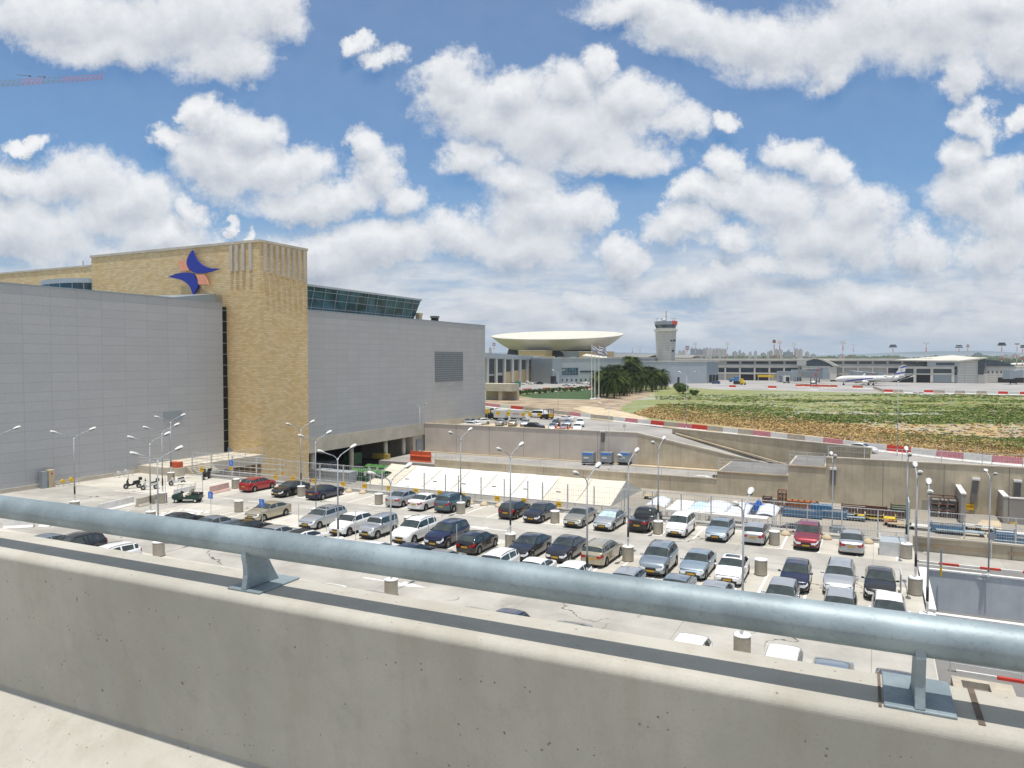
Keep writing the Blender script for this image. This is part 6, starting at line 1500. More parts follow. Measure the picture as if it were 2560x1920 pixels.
mb=MB(); F.rect(mb,1402,919.5,1445,937.5,.15,0); w=mb.build('window',M['bwinb'],r); mb=MB()
for k in range(1,6): F.rect(mb,1402+7.2*k,919.5,1402.6+7.2*k,937.5,.3,-.16)
for k in range(1,3): F.rect(mb,1402,919.5+6*k,1445,920+6*k,.3,-.16)
mb.build('glazing_bar',M['mull'],w)
mb=MB(); F.rect(mb,1450,926.5,1487,931,.15,0); mb.build('window',M['bwin'],r)
for k in range(6): mb=MB(); F.rect(mb,1403.5+11.7*k,947,1407.5+11.7*k,953,.12,0); mb.build('window',M['bwin'],r)
mb=MB(); F.rect(mb,1374,896,1397.5,960,3,20); mb.build('side_wall',M['mull'],r)
mb=MB(); F.rect(mb,1369,940,1382,958,3.2,-3); mb.build('doorway',M['dark'],r)
mb=MB(); F.rect(mb,1398,893,1406,896,-1,3); F.rect(mb,1434,891.8,1445,895,-2,3); F.rect(mb,1525,892,1536,895.5,-2,3); mb.build('roof_unit',M['mull'],r)
# billboard with a blue and white picture
mb=MB(); F.rect(mb,1628,903,1671,948,1.2,2); fr=mb.build('billboard_frame',M['terw'],r)
pic=bpy.data.materials.new('billboard_picture'); pic.use_nodes=True; t=NT(pic.node_tree); tc=t.new('ShaderNodeTexCoord'); s_=t.new('ShaderNodeSeparateXYZ'); t.lk(tc.outputs['Generated'],s_.inputs[0])
n_=t.noise(tc.outputs['Generated'],9,3,.6); sx=t.m('ADD',s_.outputs[2],t.m('MULTIPLY',n_,.22)); cx=t.mix(t.mr(sx,.45,.6),(.16,.42,.62,1),(.62,.68,.72,1)); cx=t.mix(t.mr(sx,.85,1.0),cx,(.22,.45,.62,1)); t.lk(cx,t.n['Principled BSDF'].inputs['Base Color'])
mb=MB(); F.rect(mb,1632,905.5,1667,922,1.35,-1.2); mb.build('billboard_picture',pic,fr); mb=MB(); F.rect(mb,1632,923.5,1667,943,1.35,-1.2); mb.build('shop_window',M['bwinb'],fr)
# ---- angled concourse with tall dark windows (left)
a=pz(1207,967,0); b=pz(1368,953,0); r,F=fac('arrivals_concourse','angled concourse with tall dark windows and pale pillars beside the saucer roof',a,b)
def lerpy(x,l): 
    return l[0]+(l[1]-l[0])*(x-1207)/(1368-1207)
def band(mb,x0,x1,t0,t1,out,inn,ytop=(887.,896.),ybot=(968.,954.)):
    f=lambda x,t: (lerpy(x,ytop)*(1-t)+lerpy(x,ybot)*t)
    F.quad4(mb,[(x0,f(x0,t1)),(x1,f(x1,t1)),(x1,f(x1,t0)),(x0,f(x0,t0))],out,inn)
mb=MB(); band(mb,1200,1354,0,1,0,30); mb.build('wall',M['terr'],r)
mb=MB(); band(mb,1200,1362,-.06,.10,1.4,-.02); mb.build('cornice',M['tblue'],r)
xs=[1217,1239,1260,1280,1299,1318,1336,1352]
for i,(x0_,x1_) in enumerate(zip(xs,xs[1:])):
    mb=MB(); band(mb,x0_+1,x1_-4,.12,.60-.035*i,.1,0); mb.build('window',M['bwin'],r)
    mb=MB(); band(mb,x0_+1,x1_-4,.66 if i<2 else .62-.035*i,1.0,.12,0); mb.build('opening' if i<2 else 'stone_infill',M['dark'] if i<2 else M['stone'],r)
for x in xs: mb=MB(); band(mb,x-4,x,.10,1.01,1.3,0); mb.build('pillar',M['terw'],r)
mb=MB(); band(mb,1345,1369,-.05,1.02,1.0,20); mb.build('stone_end_wall',M['stone'],r)
mb=MB(); band(mb,1353,1358,.12,.95,1.1,-1.0); mb.build('slot_window',M['dark'],r)
mb=MB(); band(mb,1345,1384,-.12,.0,1.2,20,(896,897)); mb.build('stone_roof_block',M['stone'],r)
# bridge abutment in front of it
a=pz(1212,1001,0); r=empty('overpass_slab',(a.x,a.y+2,0),0,'short concrete overpass end behind the grey building corner','overpass'); b1=pz(1278,1000,0); w=(b1-a).length
mb=MB(); mb.box(-3,w,0,6,3.3,6.0); mb.build('deck',M['beam'],r); mb=MB(); mb.box(w*.42,w*.56,.5,5,-.1,3.3); mb.build('pier',M['conc'],r); mb=MB(); mb.box(-3,w,4.5,6,-.1,3.3); mb.build('shadow_wall',M['conc'],r)
p=pz(1294,977,0); r=empty('green_road_sign',(p.x,p.y,0),YAW*0,'green road sign on two posts before the arrivals concourse','sign'); mb=MB(); mb.box(-1.6,1.6,-.05,.05,1.6,4.4); mb.build('sign_plate',mat('sign_green',(.01,.20,.14),.5,var=0),r); mb=MB(); mb.box(-1.3,-1.15,.05,.15,0,4); mb.box(1.15,1.3,.05,.15,0,4); mb.build('post',M['galvf'],r)
# ---- saucer roofed rotunda
D=600.0; cdir=ray(1392.5,900); cdir.z=0; cdir.normalize(); cpos=Vector((0,0,0))+cdir*(D*1850/ (cdir.dot(FW)*FPX)) if False else None
dd=ray(1392.5,838); k=D/dd.dot(FW); C_=dd*k; cz=C_.z+CH
r=empty('saucer_building',(C_.x,C_.y,0),0,'round building with a huge cream saucer-shaped roof','building')
Rr=164.5/FPX*D; sau=MB(); sc_=Rr/53.
zb_=(900-869)/FPX*D+CH-cz   # bowl foot relative to the rim centre
prof=[(Rr*.735,zb_),(Rr*.80,zb_+2.0),(Rr*.88,zb_*.52),(Rr*.95,zb_*.22),(Rr,-.25),(Rr,.35),(Rr*.975,.3),(Rr*.9,-1.2),(Rr*.7,-3.0),(Rr*.3,-4.2),(0.01,-4.5)]
sau.lathe(prof,n=96,cap=False); so_=sau.build('saucer_roof',M['roofc'],r,smooth=True,autos=50); so_.location=(0,0,cz)
tilt=R(5.4); rdir=RT; so_.rotation_mode='AXIS_ANGLE'; so_.rotation_axis_angle=(tilt,rdir.x,rdir.y,0)
qn=Matrix.Rotation(tilt,3,rdir)@Matrix.Rotation(R(-1.2),3,Vector((-math.sin(YAW),math.cos(YAW),0))); so_.rotation_mode='QUATERNION'; so_.rotation_quaternion=qn.to_quaternion()
mb=MB(); mb.lathe([(Rr*.72,0),(Rr*.72,cz+zb_+1.5)],n=64); mb.build('drum_glass',M['bwinb'],r,smooth=True)
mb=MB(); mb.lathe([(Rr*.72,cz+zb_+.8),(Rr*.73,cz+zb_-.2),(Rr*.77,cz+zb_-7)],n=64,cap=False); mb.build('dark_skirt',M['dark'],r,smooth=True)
a=pY(1295,900,470); 
for (x0_,y0_,x1_,y1_,Y,m_,lab) in ((1296,877.5,1362,890,500,'stone','flat sandstone roof block before the saucer building, left'),(1362,880,1448,898,520,'tblue','grey-blue penthouse wall below the saucer roof'),(1448,880,1520,898,515,'stone','sandstone sloping block below the saucer roof at right')):
    A=pY(x0_,y0_,Y); B=pY(x1_,y1_,Y); r=empty('penthouse',((A.x+B.x)/2,Y,0),0,lab,'roof block'); mb=MB(); w=(B.x-A.x)/2; mb.box(-w,w,0,14,0,A.z)
    mb.build('wall',M[m_],r); mb=MB(); mb.box(-w-.3,w+.3,-.4,14.2,A.z,A.z+.5); mb.build('roof',M['terw'],r)
A=pY(1455,889,505); B=pY(1512,895,505); r=empty('slanted_roof_light',(A.x,A.y,0),0,'small slanted cream roof under the flags','roof'); mb=MB(); mb.add([(0,0,A.z),(B.x-A.x,0,B.z),(B.x-A.x+3,6,B.z+.5),(1,6,A.z+1.4),(0,0,A.z-3),(B.x-A.x,0,B.z-3),(B.x-A.x+3,6,B.z-3),(1,6,A.z-3)],[(0,1,2,3),(0,4,5,1),(1,5,6,2),(2,6,7,3),(3,7,4,0)]); mb.build('roof',M['roofc'],r)
# long white roofs behind
for (x0_,x1_,y,lab) in((1537,1642,886.5,'long white hall roof left of the control tower'),(1683,1742,887.5,'tapering white hall roof right of the control tower')):
    A=pY(x0_,y,640); B=pY(x1_,y,640); r=empty('white_roofed_hall',(A.x,640,0),0,lab,'hall'); w=B.x-A.x; mb=MB(); mb.box(0,w*.96,0,30,0,A.z-2.4); mb.build('wall',M['terr'],r); mb=MB(); mb.ext([(0,-2,A.z-2.4),(w*.8,-2,A.z-2.4),(w,-2,A.z),(0,-2,A.z)],(0,34,0)); mb.build('roof',M['tent'],r)
# ---- control tower
D=500.; dd=ray(1664,890); P_=C0+dd*(D/dd.dot(FW)); r=empty('control_tower',(P_.x,P_.y,0),YAW,'tall concrete airport control tower with dark glass cab and aerials','control tower')
s=D/FPX; zz=lambda py:(900-py)*s+CH
def frus(mb,w0,w1,z0,z1,n=8,off=R(22.5)):
    mb.add([(w0*math.cos(off+2*math.pi*i/n),w0*math.sin(off+2*math.pi*i/n),z0) for i in range(n)]+[(w1*math.cos(off+2*math.pi*i/n),w1*math.sin(off+2*math.pi*i/n),z1) for i in range(n)],[tuple(range(n))[::-1],tuple(range(n,2*n))]+[(i,(i+1)%n,(i+1)%n+n,i+n) for i in range(n)]); return mb
frus(MB(),20.5*s,25.5*s*1.03,0,zz(828),8).build('shaft',M['towerc'],r)
frus(MB(),29.5*s,29.5*s,zz(828),zz(825.5),16).build('balcony',M['terw'],r)
mb=MB(); 
for i in range(24): an=2*math.pi*i/24; mb.bar((29*s*math.cos(an),29*s*math.sin(an),zz(825.5)),(29*s*math.cos(an),29*s*math.sin(an),zz(822.5)),.12)
mb.build('balcony_rail',M['galvf'],r)
frus(MB(),25.5*s,24.5*s,zz(825.4),zz(820.6),12).build('cab_base',M['terw'],r)
frus(MB(),24*s,27.3*s,zz(820.5),zz(812.4),12).build('cab_glass',M['bwin'],r)
frus(MB(),27.6*s,28.2*s,zz(812.3),zz(804),12).build('cab_roof',M['mull'],r)
mb=MB()
for i in(9,10): an=R(22.5)+2*math.pi*(i)/12; a2=R(22.5)+2*math.pi*(i+1)/12; mb.quad((28.5*s*math.cos(an),28.5*s*math.sin(an),zz(812)),(28.5*s*math.cos(a2),28.5*s*math.sin(a2),zz(812)),(28.5*s*math.cos(a2),28.5*s*math.sin(a2),zz(803.2)),(28.5*s*math.cos(an),28.5*s*math.sin(an),zz(803.2)))
mb.build('red_hoarding',M['red'],r)
mb=MB(); mb.bar((.5*s,0,zz(804)),(.5*s,0,zz(778)),.35); mb.bar((.5*s,0,zz(792)),(2.5*s,0,zz(790)),.2)
for x in(-23,-11,15,21): mb.bar((x*s,-3*s,zz(804)),(x*s,-3*s,zz(796)),.2); mb.bar(((x-4)*s,-3*s,zz(796)),((x+4)*s,-3*s,zz(796)),.3,.15)
mb.build('aerial',M['rust'],r); mb=MB(); mb.lathe([(0,0),(1.0,.3),(1.2,1.0),(.8,1.8),(0,2.1)],(-5*s,-2*s,zz(804)),12); mb.build('radome',M['white'],r,smooth=True)
for x,y in((-7,837),(9,831),(9,852),(18,852),(14,877)): mb=MB(); mb.box((x-2)*s,(x+2)*s,-25.5*s*math.cos(R(22.5))*1.005 ,-15*s,zz(y+2),zz(y-1.8)); mb.build('window',M['dark'],r)
# ---- aircraft
p=pz(2172,963,0); ac=empty('airliner',(p.x,p.y,0),YAW+R(180),'white and blue twin-jet airliner parked at the jet bridge','airliner')
# local +X = nose (points left in the photo)
fu=MB(); Rf=1.95; zc=3.6; rows=[]
def ringf(x,r0,dz,n=20): return [(x,r0*math.cos(2*math.pi*i/n),zc+dz+r0*math.sin(2*math.pi*i/n)) for i in range(n+1)]
for (x,r0,dz) in((19.6,.05,-.45),(19.2,.55,-.4),(18.3,1.05,-.28),(17,1.5,-.12),(15.2,1.82,-.03),(13,Rf,0),(5,Rf,0),(-6,Rf,0),(-11,1.85,.12),(-15,1.45,.5),(-18,.95,.95),(-20.4,.45,1.35),(-21,.12,1.45)): rows.append(ringf(x,r0,dz))
fu.grid(rows); fu.build('fuselage',M['white'],ac,smooth=True)
mb=MB(); mb.ext([(-13.0,-.13,5.2),(-15.6,-.13,7.2),(-18.9,-.13,11.6),(-21.3,-.13,11.6),(-20.3,-.13,5.4)],(0,.26,0)); fin=mb.build('tail_fin',M['white'],ac)
mb=MB()
for z0_,z1_ in((6.1,6.9),(9.6,10.6)):
    X=lambda z,f: (-13.0-(z-5.2)*.93 if z<11.6 else -18.9)*(1-f)+(-20.3-(z-5.2)*.16)*f
    mb.ext([(X(z0_,0.0)-.35,-.17,z0_),(X(z0_+.9,1),-.17,z0_+.9),(X(z1_+.9,1),-.17,min(z1_+.9,11.4)),(X(z1_,0)-.35,-.17,z1_)],(0,.34,0))
mb.build('blue_tail_stripe',M['logob'],fin)
mb=MB(); c=(-18.6,8.5); 
for o_ in(0,math.pi):
    P_=[(c[0]+.55*math.cos(math.pi/2+o_+2*math.pi*i/3),c[1]+.55*math.sin(math.pi/2+o_+2*math.pi*i/3)) for i in range(3)]
    for i in range(3): a_,b_=P_[i],P_[(i+1)%3]; mb.bar((a_[0],.16,a_[1]),(b_[0],.16,b_[1]),.02,.1,up=(0,1,0)); mb.bar((a_[0],-.16,a_[1]),(b_[0],-.16,b_[1]),.02,.1,up=(0,1,0))
mb.build('tail_star',M['logob'],fin)
for s in(1,-1):
    mb=MB(); mb.add([(4.2,s*1.3,2.5),(-2.6,s*1.3,2.6),(-5.0,s*17,4.2),(-3.4,s*17,4.2),(4.2,s*1.3,3.1),(-2.6,s*1.3,2.8),(-5.0,s*17,4.32),(-3.4,s*17,4.35)],[(0,1,2,3),(4,7,6,5),(0,3,7,4),(1,5,6,2),(3,2,6,7),(0,4,5,1)]); w=mb.build('wing',M['white'],ac)
    mb=MB(); mb.ext([(-3.4,s*17,4.2),(-5.0,s*17,4.2),(-6.6,s*17.5,6.5),(-5.9,s*17.5,6.6)],(0,s*.12,0)); mb.build('winglet',M['white'],w)
    mb=MB(); mb.lathe([(.55,0),(.95,.3),(1.02,1.2),(.95,2.4),(.5,3.6)],n=16); mb.v=[(6.2-z,y+s*4.9,x+2.0) for x,y,z in mb.v]; mb.build('engine',M['white'],w,smooth=True)
    mb=MB(); mb.add([(-16.6,s*.5,5.0),(-20,s*.5,5.1),(-20.8,s*7,5.9),(-19.2,s*7,5.9),(-16.6,s*.5,5.3),(-20,s*.5,5.25),(-20.8,s*7,6.0),(-19.2,s*7,6.02)],[(0,1,2,3),(4,7,6,5),(0,3,7,4),(1,5,6,2),(3,2,6,7),(0,4,5,1)]); mb.build('tailplane',M['white'],ac)
    mb=MB(); # blue flank line and windows
    rws=[]
    for x_ in [14-1.2*i for i in range(24)]:
        f=max(0,(14-x_)/20); zlo=1.75+2.6*min(1,f)**.8; th=.9-.5*min(1,f); row=[]
        for j in range(3):
            z_=zlo+th*j/2; yy=math.sqrt(max(.01,(Rf+.02)**2-(z_-zc)**2)); row.append((x_,s*yy,z_))
        rws.append(row)
    mb.grid(rws[:14]); mb.build('blue_flank_stripe',M['logob'],ac,smooth=True)
    mb=MB()
    for i in range(28): x_=13-.85*i; mb.box(x_-.12,x_+.12,s*(Rf-.0)-.03,s*(Rf+.005)+.02,zc+.15,zc+.5)
    mb.build('cabin_windows',M['dark'],ac)
for x,y in((14.5,0),(-1.2,2.8),(-1.2,-2.8)):
    mb=MB(); mb.bar((x,y,.5),(x,y,2.4),.25); mb.cyl((x,y-.35,.5),(x,y-.15,.5),.5,.5,12); mb.cyl((x,y+.15,.5),(x,y+.35,.5),.5,.5,12); mb.build('landing_gear',M['trim'],ac)
# jet bridges
def jetbridge(px0,py0,px1,py1,Y0,Y1,h,lab,dot=True):
    A=pY(px0,py0,Y0); B=pY(px1,py1,Y1); r=empty('jet_bridge',(A.x,A.y,0),0,lab,'jet bridge','jet bridges'); o=Vector((A.x,A.y,0)); mb=MB(); a_=A-o; b_=B-o
    mb.bar(a_,a_.lerp(b_,.55),2.6,h); mb.build('tunnel',M['tblue'],r); mb=MB(); mb.bar(a_.lerp(b_,.5),b_,3.0,h*1.12); mb.build('tunnel',M['mull'],r)
    mb=MB(); mb.cyl((a_.x,a_.y,0),(a_.x,a_.y,a_.z+h*.5),2.0,2.0,14); mb.build('rotunda',M['tblue'],r); mb=MB(); mb.obox((b_.x,b_.y,0),b_-a_,Vector((-(b_-a_).y,(b_-a_).x,0)),4.5,3.8,b_.z-h*.6,b_.z+h*.7); mb.build('cab',M['mull'],r)
    mb=MB(); m_=a_.lerp(b_,.78); n_=Vector((-(b_-a_).y,(b_-a_).x,0)).normalized()
    for q in(1,-1): mb.bar(m_+n_*q*1.6-Vector((0,0,h*.5)),Vector((m_.x,m_.y,0))+n_*q*1.6,.45)
    mb.bar(Vector((m_.x,m_.y,1))-n_*1.8,Vector((m_.x,m_.y,1))+n_*1.8,.6); mb.build('leg',M['trim'],r)
    if dot:
        m_=a_.lerp(b_,.88); n2_=n_ if (n_.dot(o)<0) else -n_; mb=MB(); mb.cyl(m_+n2_*1.52,m_+n2_*1.62,1.1,1.1,16); mb.build('red_emblem',M['red'],r); m_=a_.lerp(b_,.55); mb=MB(); mb.obox((m_.x+n2_.x*1.55,m_.y+n2_.y*1.55,0),(b_-a_),n2_,1.6,.15,m_.z-.6,m_.z+.6); mb.build('yellow_panel',M['yellow'],r)
    return r
jetbridge(1950,934,2062,938,515,448,3.4,'long jet bridge with a red round mark reaching to the airliner nose')
jetbridge(1985,929,2060,927,535,500,2.6,'second paler jet bridge tapering behind the long one')
jetbridge(2130,932,2200,940,540,500,2.8,'jet bridge behind the airliner with a red round mark')
jetbridge(2580,930,2520,937,545,520,4,'jet bridge at the far right edge',False)
p=pz(2482,955,0); r=empty('mobile_lounge',(p.x,p.y,0),YAW,'rounded pale passenger lounge vehicle at the far right','vehicle'); mb=MB(); mb.box(-4.5,4.5,-1.3,1.3,2,5); mb.build('cabin',M['roofc'],r,bevel=.6); mb=MB(); mb.box(-1,4.2,-1.35,-1.3,3.4,4.2); mb.build('window',M['dark'],r); mb=MB(); mb.box(-3.6,-2.6,-1,1,0,2);mb.box(2.4,3.4,-1,1,0,2); mb.build('undercarriage',M['trim'],r)
p=pz(1966,958,0); r=empty('stair_truck',(p.x,p.y,0),YAW,'pale box stair truck in front of the jet bridges','truck'); mb=MB(); mb.box(-2,2,-1.2,1.2,.6,4.6); mb.build('box',M['white'],r,bevel=.1); mb=MB(); mb.box(-.8,1.4,-1.25,-1.2,1,4); mb.build('opening',M['dark'],r); mb=MB(); 
for x in(-1.3,1.3): mb.cyl((x,-1.2,.45),(x,1.2,.45),.45,.45,10)
split_build(mb,'wheel',M['tyre'],r)
p=pz(1860,962,0); r=empty('yellow_loader',(p.x,p.y,0),YAW,'small yellow loader vehicle on the apron','loader'); mb=MB(); mb.box(-2.4,.8,-1,1,.5,2.0); mb.box(-2.2,-.6,-.9,.9,2,3.6); mb.build('body',M['ylw2'],r,bevel=.1); mb=MB(); 
for x in(-1.6,.4): mb.cyl((x,-1.05,.5),(x,1.05,.5),.5,.5,10)
split_build(mb,'wheel',M['tyre'],r); mb=MB(); mb.box(-6,-2.8,-.8,.8,.3,2.2); mb.build('trailer',M['trim'],r)
p=pz(1834,955,0); r=empty('blue_tug',(p.x,p.y,0),YAW,'blue cab vehicle under the concourse','truck'); mb=MB(); mb.box(-3,3,-1.2,1.2,.7,2.4); mb.box(.6,3,-1.2,1.2,2.4,3.6); mb.build('body',M['cratb'],r,bevel=.1); mb=MB()
for x in(-1.8,1.8): mb.cyl((x,-1.25,.5),(x,1.25,.5),.5,.5,10)
split_build(mb,'wheel',M['tyre'],r)
a=pY(1894,937,530); r=empty('yellow_banner',(a.x,530,0),0,'long yellow banner board under the concourse','banner'); b=pY(1934,943,530); mb=MB(); mb.box(0,b.x-a.x,-.1,.1,b.z,a.z); mb.build('board',M['yellow'],r); mb=MB(); mb.box(.3,.6,0,.3,0,b.z); mb.box(b.x-a.x-.6,b.x-a.x-.3,0,.3,0,b.z); mb.build('post',M['galvf'],r)
# distant airliner at right
dd=ray(2550,912); P_=C0+dd*(900/dd.dot(FW)); r=empty('distant_airliner',(P_.x,P_.y,P_.z-3),YAW,'nose of a distant white airliner at the far right edge','airliner'); mb=MB(); mb.lathe([(0.1,-14),(1.6,-11),(2.4,-7),(2.5,20)],n=16); mb.v=[(z,y,x+3) for x,y,z in mb.v]; mb.build('fuselage',M['white'],r,smooth=True)
# ---- floodlight masts
def mast(px,ptop,D,w,colr,lab,rows_=2,pb=None):
    dd=ray(px,895); P_=C0+dd*(D/dd.dot(FW)); s=D/FPX; H=(900-ptop)*s+CH; r=empty('floodlight_mast',(P_.x,P_.y,0),YAW,lab,'floodlight mast','floodlight masts around the apron'); mb=MB()
    for k in range(8): mb.mat(k%2).cyl((0,0,H*k/8),(0,0,H*(k+1)/8-.01),.42-.02*k,.40-.02*k,8)
    mb.build('mast_pole',[M['red'],M['white']],r)
    for k in range(rows_):
        mb=MB(); mb.box(-w/2*s*(1 if k%2 else .78),w/2*s*(1 if k%2 else .78),-.35,.35,H-1.0-k*3.6*s*1.1,H-.35-k*3.6*s*1.1+.5); mb.build('lamp_bank',M[colr],r)
for px,t,D,w,c_,lab,rw in ((1718,865,900,11,'rust','mast with four orange discs right of the control tower',3),(1738,857,950,10,'white','white-topped mast right of the orange disc one',2),(1818,856,900,11,'white','white-topped mast before the tower blocks',2),(1935,850,560,8,'rust','thin reddish mast, left of a close pair',2),(1949,852,560,11,'white','red and white mast of the close pair rising from the apron',2),(1985,857,1000,10,'white','white-topped mast pair before the city, right of the close pair',2),
 (2107,853,560,13,'white','red and white mast left of the airliner fin',2),(2133,861,800,14,'white','white-winged mast right of the red and white one',1),(2232,862,700,19,'black','dark double-bar mast behind the airliner tail',2),(2315,857,560,18,'white','white-winged mast in front of the pale hall',1),(2397,863,800,18,'black','dark double-bar mast over the hall roof',2),(2419,862,900,7,'rust','small reddish mast right of the hall roof mast',2),(2504,857,600,20,'black','big dark double-bar mast at the right with red and white pole',2),(2542,859,800,14,'rust','reddish mast near the right edge',1),(2556,863,700,12,'black','dark mast cut by the right edge',2),
 (1235,858,900,9,'rust','small reddish mast between the grey building and the saucer',2),(1581,868,900,8,'white','pale double-head mast right of the saucer, left one',1),(1600,867,900,9,'white','pale double-head mast right of the saucer, right one',1)):
    mast(px,t,D,w,c_,lab,rw)
# ---- flagpoles with flags
bl=M['logob']
for i,(px,pb,pt,lab,fl) in enumerate(((1479,999,862,'left one of three white flagpoles by the palm grove',(0,861)),(1487,998,866,'middle one of three white flagpoles by the palm grove',(0,865)),(1497,998,863,'right one of three white flagpoles by the palm grove',(0,862)))):
    p=pz(px,pb,0); zt_=pY(px,pt,p.y).z; r=empty('flagpole',(p.x,p.y,0),YAW,lab+' with a blue and white flag','flagpole','three flagpoles'); mb=MB(); mb.cyl((0,0,0),(0,0,zt_),.22,.09,10); mb.lathe([(.7,0),(.7,.25),(.35,.5)],n=12); mb.build('pole',M['white'],r,smooth=True,autos=40)
    W_=3.4; Hh=2.2
    def fp(u_,v_): # hanging diagonally in the wind
        return (u_*W_*.93+.15, .35*math.sin(u_*6+i)+.1, zt_-.3-u_*1.9-v_*Hh*.85+.18*math.sin(u_*7+i*2))
    mb=MB(); mb.grid([[fp(j/10,k/6) for j in range(11)] for k in range(7)]); flg=mb.build('flag',M['white'],r,smooth=True); sm=flg.modifiers.new('s','SOLIDIFY'); sm.thickness=.03
    mb=MB()
    for v0,v1 in((.08,.24),(.76,.92)): mb.grid([[tuple(Vector(fp(j/10,v0+(v1-v0)*k/2))+Vector((0,-.05,0))) for j in range(11)] for k in range(3)])
    def fpo(u_,v_): return Vector(fp(u_,v_))+Vector((0,-.06,0))
    for o_ in(0,math.pi):
        P_=[(.5+.11*math.cos(math.pi/2+o_+2*math.pi*q/3),.5-.18*math.sin(math.pi/2+o_+2*math.pi*q/3)) for q in range(3)]
        for q in range(3): mb.bar(fpo(*P_[q]),fpo(*P_[(q+1)%3]),.02,.10,up=(0,1,0))
    mb.build('flag_stripes_and_star',bl,flg)
# ---- tower crane jib at top left
cr_=empty('tower_crane',tuple(pY(-260,900,100)),0,'red and white lattice jib of a tower crane reaching in at top left','crane')
A=pY(-260,232,100); B=pY(253,196,132); o=Vector(cr_.location); a_=A-o; b_=B-o; u_=(b_-a_); L=u_.length; u_.normalize(); up=Vector((0,0,1)); sd=u_.cross(up).normalized()
segs_=10; 
for k in range(segs_):
    p0=a_+u_*(L*k/segs_); p1=a_+u_*(L*(k+1)/segs_); mb=MB(); hh=1.35-.04*k
    c_=[sd*.7,-sd*.7,up*hh]
    for q in c_: mb.bar(p0+q,p1+q,.075)
    n_=4
    for j in range(n_):
        q0=p0.lerp(p1,j/n_); q1=p0.lerp(p1,(j+.5)/n_); q2=p0.lerp(p1,(j+1)/n_)
        for s in(1,-1): mb.bar(q0+sd*.7*s,q1+up*hh,.045); mb.bar(q1+up*hh,q2+sd*.7*s,.045)
        mb.bar(q0+sd*.7,q0-sd*.7,.07)
    mb.build('jib_section',M['pinkp'] if k in(4+2,9,8) else (M['mull']),cr_)
mb=MB(); mb.bar(b_+up*1.6,b_-up*.3+u_*.4,.15); mb.build('jib_tip',M['pinkp'],cr_)
mb=MB(); mb.bar((0,0,-CH),(0,0,a_.z+8),1.6); mb.build('mast',M['white'],cr_)
for (x0_,y0_,x1_,y1_) in((42,187,76,190),(93,191,112,192)):
    mb=MB(); mb.bar(pY(x0_,y0_,125)-o,pY(x1_,y1_,127)-o,.10,.10); mb.cyl(pY(x1_-3,y1_,127)-o,pY(x1_,y1_,127)-o,.22,.22,6); mb.build('stay_cable',M['asph'],cr_)
# ================================================================== VEGETATION
M['palm']=mat('palm_leaf',(.009,.024,.006),.85,var=.4,vs_=.12,c2=(.04,.065,.012),spec=.2)
M['palm2']=mat('paler_palm_leaf',(.02,.042,.008),.8,var=.4,vs_=.3,c2=(.07,.10,.02),spec=.25)  # lighter leaf green, used for every third palm
M['leaf']=mat('shrub_leaf',(.03,.075,.014),.8,var=.35,vs_=.9,c2=(.07,.12,.025))
M['trunk']=mat('palm_trunk',(.12,.09,.06),.95,var=.2,vs_=4)
HAZE=True
M['fars']=mat('far_tree_foliage',(.035,.06,.03),.9,var=.35,vs_=.05,c2=(.06,.085,.04))
def palm(name,p,H,Rc,lab,nf=34,seed=0,group='palm grove'):
    rnd=random.Random(seed); r=empty(name,tuple(p),rnd.uniform(0,6),lab,'palm',group); mb=MB(); mb.tube([(0,0,0),(rnd.uniform(-.2,.2),0,H*.5),(0,0,H)],[.32,.26,.28],8); mb.build('trunk',M['trunk'],r,smooth=True)
    mb=MB()
    for i in range(nf):
        az=rnd.uniform(0,2*math.pi); el=rnd.uniform(-1.15,1.3); L=Rc*rnd.uniform(.8,1.1); d=Vector((math.cos(az),math.sin(az),0)); side=Vector((-d.y,d.x,0))
        n=7; pts=[]
        for k in range(n+1):
            t=k/n; pts.append(Vector((0,0,H))+d*(L*t*math.cos(el)*(1-.1*t))+Vector((0,0,L*(t*math.sin(el)-.62*t*t))))
        for k in range(n):
            w=.62*Rc*.19*(math.sin(math.pi*min(1,(k+.6)/n)))+.05
            for s in(1,-1):
                for q in range(3):
                    f=q/3; a_=pts[k].lerp(pts[k+1],f); b_=pts[k].lerp(pts[k+1],f+.24); tip=b_+side*s*w*rnd.uniform(.8,1.2)*1.5+(pts[k+1]-pts[k])*.5+Vector((0,0,-w*.5))
                    mb.add([a_,b_,tip],[(0,1,2)])
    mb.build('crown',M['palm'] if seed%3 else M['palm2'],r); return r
PLM=[(1500,992,9.2,5.2),(1516,994,8.6,5.2),(1535,996,8.9,5.2),(1548,990,8.0,4.8),(1510,984,9.6,5),(1528,982,10,5),(1545,981,9.8,5),(1562,982,9.4,4.8),(1575,980,10.5,4.8),(1590,979,10,4.8),(1603,978,8.8,4.6),(1615,977,8.5,4.4),(1570,975,12.8,4.0),(1589,974,12.4,4.0),(1628,975,8.2,4.2),(1640,974,6.8,4.0),(1655,973,6.8,4.2),(1493,986,8.0,4.4),(1520,990,8.2,4.8),(1580,985,7.2,4.4),(1663,972,5.2,3.0),(1560,990,6.4,4.4),(1600,982,7,4.2),(1630,979,6,3.8)]
for i,(x,y,H,Rc) in enumerate(PLM):
    p=pz(x,y,0); sC=(p.length/270)
    lab='%s palm of the dark grove, %s from the left of its row'%(('tall light-crowned' if H>12 else ('low' if H<7.5 else 'dense dark')),ordw(i+1)); palm('palm_tree',p,H*sC*.86,Rc*sC*.98,lab,nf=90,seed=i)
